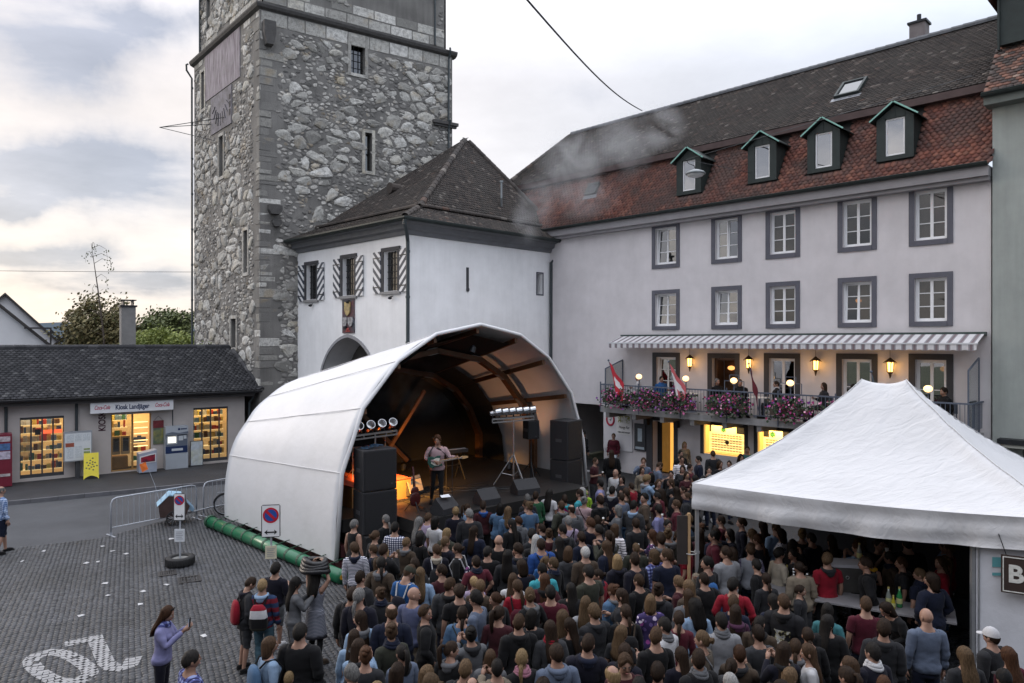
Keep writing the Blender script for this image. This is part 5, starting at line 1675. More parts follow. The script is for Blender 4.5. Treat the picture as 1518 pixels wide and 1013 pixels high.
# restaurant door: dark leaves and a lit amber glass panel, sign panel, menu box
x0,x1,z0,z1=rdoor
mb=MB();mb.box(x0-.30,-.06,0,x0-.002,.05,z1+.05);mb.box(x1+.002,-.06,0,x1+.16,.05,z1+.05);mb.box(x0-.4,-.08,z1+.052,x1+.26,.05,z1+.30)
dr=mb.build('restaurant_door',SURR_D,apt)
mb=MB();mb.box(x0,.34,0,x1,.36,z1);mb.build('dark_recess',DARKIN,dr)
mb=MB();mb.box(x1-.32,.20,z0,x1-.02,.22,z1);mb.build('lit_panel',mat('amber_panel',(.5,.25,.06),.5,.3,2.5,emit=(1,.45,.08),estr=.42),dr)
mb=MB();mb.box(x0+.30,.24,z0,x1-.36,.27,z1);mb.build('door_leaf',mat('amber_dark',(.15,.075,.02),.4,.3,3,emit=(.8,.36,.05),estr=.06),dr)
mb=MB();mb.box(x0-.1,-.9,0,x1+.1,.3,.12);mb.box(x0,-.5,.12,x1,.3,.25);mb.build('door_step',SURR,dr)
for xx in(x0-.18,x1+.24):
 mb=MB();mb.box(xx-.09,-.30,z1-.15,xx+.09,-.10,z1+.18);mb.bar((xx,0,z1+.1),(xx,-.2,z1+.22),.03);mb.box(xx-.12,-.33,z1+.18,xx+.12,-.07,z1+.21);mb.build('door_lantern',IRON,dr)
mb=MB();mb.box(-1.25,-.07,.95,.30,-.005,2.72);sg=mb.build('sign_panel',mat('sign_white',(.62,.61,.63),.6,.05,3),apt)
RS=mat('sign_red',(.36,.02,.05),.6,.05);BLK=mat('sign_black',(.02,.02,.022),.6,0)
mb=MB();mb.tube([(-.86+.20*math.cos(2*PI*i/20),-.08,2.26+.25*math.sin(2*PI*i/20))for i in range(21)],.045,6);mb.build('ring_emblem',RS,sg)
mb=MB();mb.bar((-.86,-.078,2.20),(-.80,-.078,2.34),.02);mb.box(-.93,-.08,2.24,-.80,-.076,2.26);mb.build('emblem_hand',BLK,sg)
mb=MB();mb.box(-.52,-.085,1.66,.28,-.071,2.62);s2=mb.build('name_board',mat('board_white',(.70,.69,.68),.6,.04,3),sg)
text('lettering','鴻發',.34,mat('sign_gold',(.25,.26,.04),.5,.1,6),s2,(-.12,-.088,2.30),bold=.006)
text('lettering','Hung Fat',.17,BLK,s2,(-.12,-.088,1.97),shear=.3,sx=.9)
text('lettering','CHINA RESTAURANT',.085,BLK,s2,(-.12,-.088,1.75),bold=.002,sx=.8)
mb=MB();mb.box(.44,-.10,1.05,1.0,-.005,2.20);mn=mb.build('menu_case',SURR_D,apt)
mb=MB();mb.box(.50,-.105,1.30,.94,-.101,2.12);mb.build('menu_glass',mat('menu_back',(.06,.065,.07),.2,.2,3),mn);mb=MB();mb.box(.62,-.109,1.45,.84,-.106,2.0);mb.build('menu_sheet',mat('paper_bluish',(.38,.44,.48),.7,.1,6),mn)
mb=MB();mb.box(.50,-.109,1.12,.94,-.101,1.22);mb.build('menu_sheet',mat('paper_bluish',(.38,.44,.48),.7,.1,6),mn)
# eaves board, gutter
mb=MB();mb.prism([(0,0)]*0 or[(XL-.2,EZ-.32),(XR+.02,EZ-.32),(XR+.02,EZ-.02),(XL-.2,EZ-.02)],-.42,0.0);mb.build('eaves',EAVEW,apt)
mb=MB();mb.box(XL-.2,-.30,EZ-.44,XR+.01,-.002,EZ-.322);mb.build('eaves_moulding',EAVEW,apt)
def gutter(x0,x1,y,z,r,parent,m=COPPER):
 mb=MB();k=8;o=0
 for x in(x0,x1):
  for rr in(r,r-.012):
   for i in range(k):w=PI+PI*i/(k-1);mb.v.append((x,y+rr*math.cos(w),z+rr*math.sin(w)))
 for i in range(k-1):
  mb.f+=[[i,i+1,2*k+i+1,2*k+i],[k+i+1,k+i,3*k+i,3*k+i+1]];mb.m+=[0,0]
 mb.f+=[[0,2*k,3*k,k],[k-1,2*k-1,4*k-1,3*k-1]];mb.m+=[0,0]
 mb.tube([(x0,y-r,z),(x1,y-r,z)],.016,6)
 return mb.build('gutter',m,parent)
gutter(XL-.3,XR+.02,-.50,EZ+.06,.10,apt)
# mansard: red lower slope, band, dark upper slope
RXL,RXR=-8.7,XR+.03
lo0,lo1=(-.40,EZ+.0),(1.15,13.55)
up0,up1=(.98,13.78),(5.05,17.2)
mb=MB()
mb.quad((RXL,*lo0),(RXR,*lo0),(RXR,*lo1),(RXL,*lo1));mb.quad((RXL-.25,*up0),(RXR,*up0),(RXR,*up1),(RXL+1.2,*up1));mb.quad((RXR,*up1),(RXR,10.2,13.5),(RXL-.25,10.2,13.5),(RXL+1.2,*up1));mb.quad((RXL-.25,*up0),(RXL+1.2,*up1),(RXL-.25,10.2,13.5))
mb.build('roof',UNDER,apt)
mb=MB();mb.box(RXL-.25,.80,13.50,RXR,1.2,13.74);mb.build('roof_band',mat('roof_band_wood',(.075,.05,.048),.8,.2,3),apt)
apar=Par(apt);apar.matrix_world_inv=Matrix.Identity(4)
dorm=[3.1,6.2,8.45,10.75]      # dormer centre x
DW=.56
def lower_in(x,y):
 return RXL<x<RXR and 0<=y<2.95 and not any(abs(x-d)<DW+.04 and .55<y for d in dorm)
lu=Vector((1,0,0));lv=Vector((0,lo1[0]-lo0[0],lo1[1]-lo0[1]))
tiled(apar,(0,*lo0),lu,lv,lower_in,RXR,lv.length,.185,.150,TILE_RED,'point',300,key=lambda x,y:(0 if x>9.2 else 5),u0=RXL,lift=.034)
uv=Vector((0,up1[0]-up0[0],up1[1]-up0[1]))
sky_x0,sky_x1,sky_y0,sky_y1=8.0,8.8,1.55,2.65
tiled(apar,(0,*up0),lu,uv,lambda x,y:RXL-.25+y/uv.length*1.4<x<RXR and not(sky_x0<x<sky_x1 and sky_y0<y<sky_y1),RXR,uv.length,.185,.150,TILE_DARK,'round',0,u0=RXL-.3,lift=.036)
ridge_caps(apt,(RXL+1.2,up1[0],up1[1]+.05),(RXR,up1[0],up1[1]+.05),.14,mat('ridge_grey',(.10,.105,.115),.7,.2,5,island=.2))
ridge_caps(apt,(RXL-.2,up0[0],up0[1]+.08),(RXL+1.2,up1[0],up1[1]+.05),.12,TILE_DARK)
# skylight in the upper slope
un=Vector((1,0,0)).cross(uv.normalized());uvn=uv.normalized()
MU=Matrix.Identity(4);MU.col[0][:3]=lu;MU.col[1][:3]=uvn;MU.col[2][:3]=un;MU.col[3][:3]=Vector((0,*up0))
def roof_window(MM,x0,x1,y0,y1,name):
 mb=MB();f=.09
 mb.box(x0,y0,0,x0+f,y1,.16);mb.box(x1-f,y0,0,x1,y1,.16);mb.box(x0+f,y0+.001,0,x1-f,y0+f,.158);mb.box(x0+f,y1-f,0,x1-f,y1-.001,.158)
 w=place(mb.build(name,COPPER,apt),MM)
 mb=MB();mb.box(x0+f,y0+f,.10,x1-f,y1-f,.115);mb.build('pane',mat('skylight_glass',(.025,.027,.032),.06,.1,3,spec=.8),w)
 mb=MB();mb.box(x0-.08,y0-.22,.03,x1+.08,y0-.005,.05);mb.build('flashing',mat('lead',(.22,.23,.25),.5,.15,6,metal=.3),w)
roof_window(MU,7.95,8.85,1.5,2.7,'skylight')
ln_=lv.normalized();lnn=Vector((1,0,0)).cross(ln_)
ML_=Matrix.Identity(4);ML_.col[0][:3]=lu;ML_.col[1][:3]=ln_;ML_.col[2][:3]=lnn;ML_.col[3][:3]=Vector((0,*lo0))
roof_window(ML_,-2.75,-2.1,1.75,2.4,'skylight')
# dormers
for d in dorm:
 zb,zt,zr=11.62,12.98,13.42
 mb=MB()
 y0=-.12
 for sx in(-1,1):
  a,b=sorted((d+sx*DW,d+sx*(DW-.26)))
  mb.box(a,y0,zb,b,1.3,zt)
 mb.box(d-DW+.26,y0+.001,zb,d+DW-.26,1.0,zb+.14)
 mb.prism([(d-DW+.002,zt+.002),(d+DW-.002,zt+.002),(d,zr-.04)],y0+.002,1.4)
 for k in(-.3,0,.3):mb.box(d+k-.01,y0-.012,zt+.004,d+k+.01,y0+.001,zr-.05-abs(k)*.8)
 dm=mb.build('dormer',COPPER,apt)
 mb=MB()
 for sx in(-1,1):
  mb.add([(d,y0-.14,zr+.02),(d+sx*(DW+.16),y0-.14,zt-.06),(d+sx*(DW+.16),1.8,zt-.06),(d,1.8,zr+.02),(d,y0-.14,zr+.06),(d+sx*(DW+.16),y0-.14,zt-.02),(d+sx*(DW+.16),1.8,zt-.02),(d,1.8,zr+.06)],[[0,1,5,4],[4,5,6,7],[1,2,6,5],[0,3,2,1]])
 mb.build('dormer_roof',COPPER,dm)
 mb=MB()
 for sx in(-1,1):mb.bar((d+sx*.02,y0-.155,zr+.05),(d+sx*(DW+.17),y0-.155,zt-.035),.03,.045)
 mb.build('copper_edge',VERDI,dm)
 x0,x1,z0,z1=d-DW+.27,d+DW-.27,zb+.15,zt-.005
 mb=MB();f=.05
 mb.box(x0,y0+.06,z0,x0+f,y0+.12,z1);mb.box(x1-f,y0+.06,z0,x1,y0+.12,z1);mb.box(x0+f,y0+.061,z0,x1-f,y0+.119,z0+f);mb.box(x0+f,y0+.061,z1-f,x1-f,y0+.119,z1);mb.build('window_frame',FRAMEW,dm)
 mb=MB();mb.box(x0+f,y0+.085,z0+f,x1-f,y0+.091,z1-f);mb.build('pane',glass_mat('dormer_glass',(.35,.37,.40),.50,.01),dm)
 mb=MB();mb.box(x0,y0+.6,z0,x1,y0+.62,z1);mb.build('blind',mat('pale_blind',(.30,.31,.34),.9,.1,2),dm)
# chimney on the ridge
mb=MB();mb.box(9.6,5.2,16.6,10.15,5.75,18.0);ch=mb.build('chimney',mat('chimney_render',(.17,.15,.15),.9,.2,4),apt)
mb=MB();mb.box(9.54,5.14,18.0,10.21,5.81,18.08);mb.tube([(9.87,5.47,18.08),(9.87,5.47,18.4)],.08,8);mb.build('chimney_cap',IRON,ch)

# ------------------------------------------------------------------ balcony
BX0,BX1,BD,BZ=-.42,13.2,1.35,2.95
STEEL=mat('grey_blue_steel',(.10,.12,.16),.5,.12,6,metal=.3)
mb=MB();mb.prism([(BX0,2.72),(BX1,2.72),(BX1,BZ),(BX0,BZ)],-BD,-.002);mb.build('balcony_slab',mat('concrete_slab',(.27,.265,.265),.9,.12,2,.3,30,streak=.2),apt)
for xx in np.arange(BX0+.35,BX1,1.35):
 mb=MB();mb.prism([(xx-.09,2.50),(xx+.09,2.50),(xx+.09,2.718),(xx-.09,2.718)],-BD+.05,-.01);mb.build('balcony_beam',mat('concrete_beam',(.19,.185,.185),.9,.1,2),apt)
mb=MB()
mb.box(BX0,-BD-.02,3.86,BX1,-BD+.03,3.91);mb.box(BX0,-BD-.012,3.06,BX1,-BD+.018,3.09)
mb.box(BX0,-BD+.03,3.86,BX0+.04,-.01,3.909);mb.box(BX1-.04,-BD+.03,3.86,BX1,-.01,3.909)
rl=mb.build('railing',STEEL,apt)
bm_=MB();bm_.box(-.008,-.008,0,.008,.008,.77);bme=bm_.mesh('baluster',STEEL)
for i in range(int((BX1-BX0)/.125)):link('baluster',bme,rl,(BX0+.06+i*.125,-BD+.004,3.09))
for i in range(9):
 for xx in(BX0+.02,BX1-.02):link('baluster',bme,rl,(xx,-BD+.15+i*.13,3.09))
for xx in np.arange(BX0+.02,BX1,1.95):
 mb=MB();mb.box(xx-.02,-BD-.02,2.75,xx+.02,-BD+.02,4.0);mb.build('rail_post',STEEL,rl)
# glass end screens
for k,xx in enumerate((BX0+.2,BX1-.12)):
 mb=MB();h0=4.9 if k==0 else 5.2
 mb.bar((xx,-BD+.1,BZ),(xx,-BD+.1,h0-.35),.04);mb.bar((xx,-.05,BZ),(xx,-.05,h0),.04);mb.bar((xx,-BD+.1,h0-.35),(xx,-.05,h0),.04)
 sc=mb.build('end_screen',STEEL,apt)
 mb=MB();mb.add([(xx-.004,-BD+.12,BZ+.05),(xx-.004,-.07,BZ+.05),(xx-.004,-.07,h0-.03),(xx-.004,-BD+.12,h0-.38),(xx+.004,-BD+.12,BZ+.05),(xx+.004,-.07,BZ+.05),(xx+.004,-.07,h0-.03),(xx+.004,-BD+.12,h0-.38)],[[0,1,2,3],[7,6,5,4]]);mb.build('pane',glass_mat('screen_glass',(.62,.68,.66),.12),sc)
# awning with scalloped valance
AWN=bpy.data.materials.new('striped_awning');AWN.use_nodes=True
t=AWN.node_tree;q=NT(t);s=q.n('ShaderNodeSeparateXYZ');t.links.new(q.n('ShaderNodeTexCoord').outputs['Object'],s.inputs[0])
fr_=q.math('FRACT',q.math('MULTIPLY',s.outputs[0],1/.30))
c=q.ramp(fr_,[(0,(.58,.57,.585)),(.46,(.24,.23,.25)),(.60,(.17,.125,.135)),(.80,(.24,.23,.25)),(.92,(.58,.57,.585))],'CONSTANT')
c=q.mix(q.range(q.noise(q.n('ShaderNodeTexCoord').outputs['Object'],1.5,6,.6),.45,.75,0,.3),c,(.2,.2,.2))
q.put(t.nodes['Principled BSDF'].inputs['Base Color'],c);t.nodes['Principled BSDF'].inputs['Roughness'].default_value=.9
AX0,AX1=-.22,13.28
mb=MB();mb.box(AX0,-.20,5.88,AX1,-.005,5.99);aw_=mb.build('awning',mat('awning_box_green',(.035,.055,.05),.5,.1,4),apt)
mb=MB();n=90
for i in range(n):
 xa,xb=AX0+.03+(AX1-AX0-.06)*i/n,AX0+.03+(AX1-AX0-.06)*(i+1)/n
 mb.quad((xa,-.18,5.93),(xb,-.18,5.93),(xb,-1.05,5.64),(xa,-1.05,5.64));mb.quad((xa,-.18,5.92),(xa,-1.05,5.63),(xb,-1.05,5.63),(xb,-.18,5.92))
mb.build('awning_cloth',AWN,aw_)
mb=MB();n=45*6
for i in range(n):
 f0,f1=i/n,(i+1)/n;xa,xb=AX0+.03+(AX1-AX0-.06)*f0,AX0+.03+(AX1-AX0-.06)*f1
 za,zb_=5.46-.035*abs(math.sin(PI*f0*45)),5.46-.035*abs(math.sin(PI*f1*45))
 for yy in(-1.085,-1.079):mb.quad((xa,yy,5.62),(xb,yy,5.62),(xb,yy,zb_),(xa,yy,za))
mb.build('valance',AWN,aw_)
mb=MB();mb.box(AX0,-1.10,5.615,AX1,-1.05,5.66);mb.build('front_bar',mat('alu_white',(.55,.56,.58),.4,.05),aw_)
mb=MB()
for xx in(AX0+.8,3.5,8.0,12.3):mb.bar((xx,-.02,5.55),(xx+.1,-.55,5.55),.05);mb.bar((xx+.1,-.55,5.55),(xx,-1.04,5.60),.045)
mb.build('awning_arm',mat('alu_white',(.55,.56,.58),.4,.05),aw_)
LANT=emit_mat('lantern_glow',(1.0,.50,.11),2.6)
for i,xx in enumerate((3.22,5.73,8.23,10.64)):
 t=thing('wall_lantern',['hexagonal glowing lantern between the leftmost balcony window and the open door','hexagonal glowing lantern just past the open balcony door','hexagonal glowing lantern above the third globe lamp','hexagonal glowing lantern before the last balcony window'][i],'lantern',apt.M@Vector((xx,-.22,4.88)),math.atan2(ad.y,ad.x),'lanterns on the balcony wall')
 mb=MB();mb.lathe([(.085,-.16),(.10,.14)],(0,0,0),6);mb.build('glass',LANT,t)
 mb=MB()
 for k in range(6):w=PI/3*k;mb.bar((.09*math.cos(w),.09*math.sin(w),-.18),(.108*math.cos(w),.108*math.sin(w),.15),.018)
 mb.lathe([(.15,.15),(.17,.18),(.06,.26),(.02,.30)],(0,0,0),6);mb.lathe([(.10,-.17),(.05,-.23),(.015,-.38)],(0,0,0),6)
 for k in range(6):w=PI/3*k;mb.bar((.16*math.cos(w),.16*math.sin(w),.17),(.21*math.cos(w),.21*math.sin(w),.12),.015)
 mb.bar((0,0,.3),(0,0,.62),.01);mb.bar((0,.0,-.1),(0,.21,-.1),.02)
 mb.build('lantern_frame',mat('lantern_bronze',(.05,.035,.02),.5,.2,8,metal=.4),t)
 pl=bpy.data.lights.new('lantern_lamp','POINT');pl.energy=3.5;pl.color=(1,.55,.2);pl.shadow_soft_size=.25
 lo_=bpy.data.objects.new('lantern_lamp',pl);COL.objects.link(lo_);lo_.parent=t;lo_.location=(0,-.30,-.05)
GLOBE=emit_mat('globe_glow',(1.0,.62,.27),.95)
for i,xx in enumerate((1.55,3.72,5.72,7.82,10.2,12.05)):
 t=thing('globe_lamp',['round glowing globe lamp by the leftmost balcony window','round glowing globe lamp behind the second flag','round glowing globe lamp between two seated diners','round glowing globe lamp over the flower box nearest the tent','round glowing globe lamp just above the tent peak','round glowing globe lamp above the right end of the balcony'][i],'lamp',apt.M@Vector((xx,-BD+.03,4.28)),math.atan2(ad.y,ad.x),'globe lamps along the balcony rail')
 mb=MB();mb.ball((0,0,0),.125,.125,.105,16,10);o_=mb.build('globe',GLOBE,t,True)
 mb=MB();mb.bar((0,.02,-.38),(0,.02,-.12),.03);mb.lathe([(.07,-.14),(.05,-.11)],(0,0,0),10);mb.build('stem',STEEL,t)
 mb=MB()
 for a,b in(((-.38,.03,-.38),(-.38,.03,-.02)),((-.38,.03,-.02),(-.18,.03,-.02)),((-.18,.03,-.02),(-.18,.03,.20)),((-.18,.03,.20),(.18,.03,.20)),((.18,.03,.20),(.18,.03,-.02)),((.18,.03,-.02),(.38,.03,-.02)),((.38,.03,-.02),(.38,.03,-.38))):mb.bar(a,b,.022)
 if i in(2,3):mb.build('lamp_frame',STEEL,t)
# flower boxes
LEAF=mat('geranium_leaf',(.03,.05,.025),.7,.3,15,island=.4)
PETA=bpy.data.materials.new('petunia');PETA.use_nodes=True
t=PETA.node_tree;q=NT(t);q.put(t.nodes['Principled BSDF'].inputs['Base Color'],q.ramp(q.n('ShaderNodeNewGeometry').outputs['Random Per Island'],[(0,(.26,.02,.08)),(.3,(.38,.05,.20)),(.55,(.22,.06,.30)),(.75,(.55,.15,.32)),(.9,(.70,.36,.48))],'CONSTANT'))
t.nodes['Principled BSDF'].inputs['Roughness'].default_value=.7
fr_=random.Random(3)
for i,xx in enumerate((.55,2.0,3.55,5.6,7.9,9.6,11.4)):
 fb=thing('flower_box','planter of trailing purple and red flowers, '+['under the first flag at the balcony end','between the first and second balcony flags','under the second flag on the balcony','in front of the two diners','on the balcony beside the tent slope','on the balcony behind the tent peak','at the far right balcony end'][i],'flower box',apt.M@Vector((xx,-BD-.14,3.32)),math.atan2(ad.y,ad.x),'flower boxes on the balcony rail')
 wd=[1.25,1.15,1.3,1.5,1.35,1.2,1.2][i]
 mb=MB();mb.box(-wd/2,-.13,-.15,wd/2,.10,.06);mb.build('box',mat('planter_brown',(.06,.045,.035),.8,.2,5),fb)
 mb=MB();ml=MB()
 for k in range(620):
  x=fr_.gauss(0,wd*.27);x=max(-wd*.58,min(wd*.58,x));y=fr_.gauss(-.05,.13);z=.12+fr_.gauss(0,.20)-.25*max(0,-y-.05)*2
  z=max(-.38,min(.5-abs(x)*.2,z));tgt=ml if k%5<3 else mb
  s_=fr_.uniform(.026,.052)*(1.0 if tgt is mb else 1.15);n_=Vector((fr_.gauss(0,.5),fr_.gauss(-.6,.5),fr_.gauss(.5,.5))).normalized()
  a=n_.orthogonal().normalized();b=n_.cross(a);p=Vector((x,y,z))
  tgt.add([p+a*s_*math.cos(w)+b*s_*math.sin(w)+n_*(.3*s_ if j%2 else 0)for j,w in enumerate([2*PI*jj/6 for jj in range(6)])]+[p-n_*s_*.3],[[j,(j+1)%6,6]for j in range(6)])
 tag(mb.build('blossoms',PETA,fb),kind='stuff');tag(ml.build('foliage',LEAF,fb),kind='stuff')
# flags on poles
FLR=mat('flag_red',(.42,.02,.035),.8,.15,5);FLP=mat('flag_faded',(.46,.10,.11),.8,.15,5);FLW=mat('flag_white',(.62,.6,.6),.8,.1,5)
for i,(xx,m_,cr)in enumerate(((.72,FLR,1),(3.62,FLP,1),(6.75,mat('flag_dark_red',(.12,.015,.025),.8,.2,5),0),(10.75,mat('flag_green',(.10,.12,.11),.8,.2,5),0))):
 fl=thing('flag',['red flag with white cross hanging from a pole at the left end of the balcony','pale red and white flag hanging from the second balcony pole','dark red flag hanging folded on the third balcony pole','grey green pennant on a pole behind the tent peak'][i],'flag',apt.M@Vector((xx,-BD-.05,3.5)),math.atan2(ad.y,ad.x),'flags on the balcony rail')
 top_=Vector((-.42 if i<2 else-.25,-.30,1.42))if i!=3 else Vector((-.25,-.1,1.25))
 mb=MB();mb.tube([(0,0,-.4),top_],.016,6);mb.ball(top_,.045,n=8,m=6);mb.build('pole',STEEL,fl)
 nu,nv=9,14;wdt=.95 if i<2 else .3;ln2=1.45 if i<2 else 1.0
 def fp(u_,v_):
  base=top_+(Vector((0,0,-.4))-top_)*(.03+.50*u_)
  return base+Vector((wdt*u_*(1-.3*v_)*.5+.30*v_*(1 if i<2 else .4)*(1-u_*.5),.05*math.sin(u_*9+v_*3)-.06*u_,-ln2*v_*(1-.35*u_)*.8))
 mb=MB()
 for off in(0,.008):
  o_=len(mb.v)
  for a in range(nu+1):
   for b in range(nv+1):mb.v.append(tuple(fp(a/nu,b/nv)+Vector((0,off,0))))
  for a in range(nu):
   for b in range(nv):
    u_,v_=(a+.5)/nu,(b+.5)/nv
    iscross=cr and((abs(u_-.5)<.12 and .25<v_<.62)or(abs(v_-.43)<.075 and .2<u_<.85))
    p=o_+a*(nv+1)+b;mb.f.append([p,p+1,p+nv+2,p+nv+1]);mb.m.append(1 if iscross or(i==1 and u_<.35 and v_>.3)else 0)
 mb.build('cloth',[m_,FLW],fl,True)

# ------------------------------------------------------------------ neighbour on the right
RB=Root('corner_house','green grey rendered house at the right edge with dark shop sign','house',apt.M@Vector((XR+.06,0,0)),math.atan2(ad.y,ad.x))
RZ=12.95
wall_with_holes(Matrix.Translation((0,-.12,0)),0,8,0,RZ,[(.75,1.7,0,2.55)],.4,'wall',PLASTER_GREEN,RB)
mb=MB();mb.quad((0,-.12,0),(0,-.12,RZ),(0,9,RZ),(0,9,0));mb.quad((8,-.12,0),(8,9,0),(8,9,RZ),(8,-.12,RZ));mb.build('side_wall',PLASTER_GREEN,RB)
mb=MB();mb.box(-.12,-.62,RZ-.3,8,.0,RZ-.02);mb.build('eaves',mat('eaves_green',(.13,.145,.135),.8,.1,3),RB)
gutter(-.15,8,-.70,RZ+.02,.11,RB)
r0,r1=(-.72,RZ+.02),(4.2,RZ+5.4)
mb=MB();mb.quad((-.1,*r0),(8,*r0),(8,*r1),(-.1,*r1));mb.quad((-.1,*r0),(-.1,*r1),(-.1,9,RZ));mb.build('roof',UNDER,RB)
rpar=Par(RB);rpar.matrix_world_inv=Matrix.Identity(4)
rv=Vector((0,r1[0]-r0[0],r1[1]-r0[1]))
TILE_MIX=tile_mat('roof_tile_mixed',[(0,(.05,.04,.038)),(.5,(.085,.06,.055)),(.75,(.16,.075,.055)),(.9,(.25,.12,.085)),(1,(.30,.22,.18))],amt=.4)
tiled(rpar,(0,*r0),lu,rv,lambda x,y:-.1<x<2.5 and y<rv.length,2.5,rv.length,.185,.15,TILE_MIX,'round',120,u0=-.1,lift=.036)
mb=MB();mb.box(.05,.55,RZ+1.75,1.3,2.4,RZ+3.4);mb.box(.0,.47,RZ+1.6,.06,.6,RZ+3.3);dm=mb.build('dormer',COPPER,RB)
mb=MB();mb.add([(-.22,.30,RZ+3.15),(-.22,3.2,RZ+3.15),(.68,3.2,RZ+4.1),(.68,.30,RZ+4.1),(1.6,.30,RZ+3.15),(1.6,3.2,RZ+3.15),(-.22,.30,RZ+3.24),(.68,.30,RZ+4.2),(1.6,.30,RZ+3.24),(-.22,3.2,RZ+3.24),(.68,3.2,RZ+4.2),(1.6,3.2,RZ+3.24)],[[6,7,10,9],[7,8,11,10],[0,3,7,6],[3,4,8,7],[0,6,9,1],[0,1,2,3],[3,2,5,4]]);mb.build('dormer_roof',mat('dormer_rust',(.10,.045,.035),.7,.2,4),dm)
mb=MB();mb.box(.2,-.55,2.72,3,-.125,2.86);aw2=mb.build('canopy',IRON,RB)
mb=MB();mb.box(.32,-.50,2.62,3,-.2,2.715);mb.build('canopy_light',mat('canopy_strip',(.4,.4,.36),.4,.1),aw2)
mb=MB();mb.box(.75,.25,0,1.7,.27,2.55);mb.build('door',DARKIN,RB)
mb=MB();mb.box(.80,-.20,1.55,2.2,-.13,2.35);sg2=mb.build('shop_sign',mat('sign_brown',(.07,.035,.022),.5,.15,4),RB)
text('lettering','NOI',.34,mat('sign_pale',(.6,.58,.54),.5,0),sg2,(.93,-.205,1.98),align='LEFT',bold=.006)

# ------------------------------------------------------------------ kiosk
KO=Vector((-20,28,0.12));kdir=Vector((.8,.6))
kiosk=Root('kiosk','long low cream kiosk with grey tiled roof and lit shop windows along the pavement','kiosk',KO,math.atan2(.6,.8))
KW=mat('cream_plaster',(.46,.42,.40),.92,.07,1.6,.35,70,tint=(.42,.38,.36),tamt=.5,tscale=.6,detail=8)
KIN=mat('lit_interior',(.62,.45,.22),.8,.2,2,emit=(1.0,.70,.36),estr=.09)
DFRAME=mat('dark_window_frame',(.05,.052,.058),.5,.1,6)
kw=[(.60,2.09,.12,2.55),(3.78,5.32,.05,2.46),(7.05,8.55,.10,2.58)]
wall_with_holes(Matrix.Identity(4),-7,9.30,-.14,3.30,kw+[(-4.5,-2.6,.1,2.5)],.25,'wall',KW,kiosk)
mb=MB();mb.quad((9.30,0,-.14),(9.30,4.8,-.14),(9.30,4.8,3.3),(9.30,0,3.3));mb.quad((9.3,4.8,-.14),(-7,4.8,-.14),(-7,4.8,3.3),(9.3,4.8,3.3));mb.quad((-7,4.8,-.14),(-7,0,-.14),(-7,0,3.3),(-7,4.8,3.3));mb.build('rear_wall',KW,kiosk)
GOODS=bpy.data.materials.new('shop_goods');GOODS.use_nodes=True
t=GOODS.node_tree;q=NT(t);isl=q.n('ShaderNodeNewGeometry').outputs['Random Per Island']
gc=q.ramp(isl,[(0,(.45,.40,.30)),(.12,(.05,.08,.16)),(.24,(.40,.05,.04)),(.36,(.55,.36,.10)),(.48,(.05,.15,.10)),(.6,(.5,.5,.5)),(.72,(.12,.06,.04)),(.84,(.15,.25,.38)),(.93,(.6,.5,.15))],'CONSTANT')
q.put(t.nodes['Principled BSDF'].inputs['Base Color'],gc);t.nodes['Principled BSDF'].inputs['Roughness'].default_value=.5
GOODSL=GOODS
gr=random.Random(8)
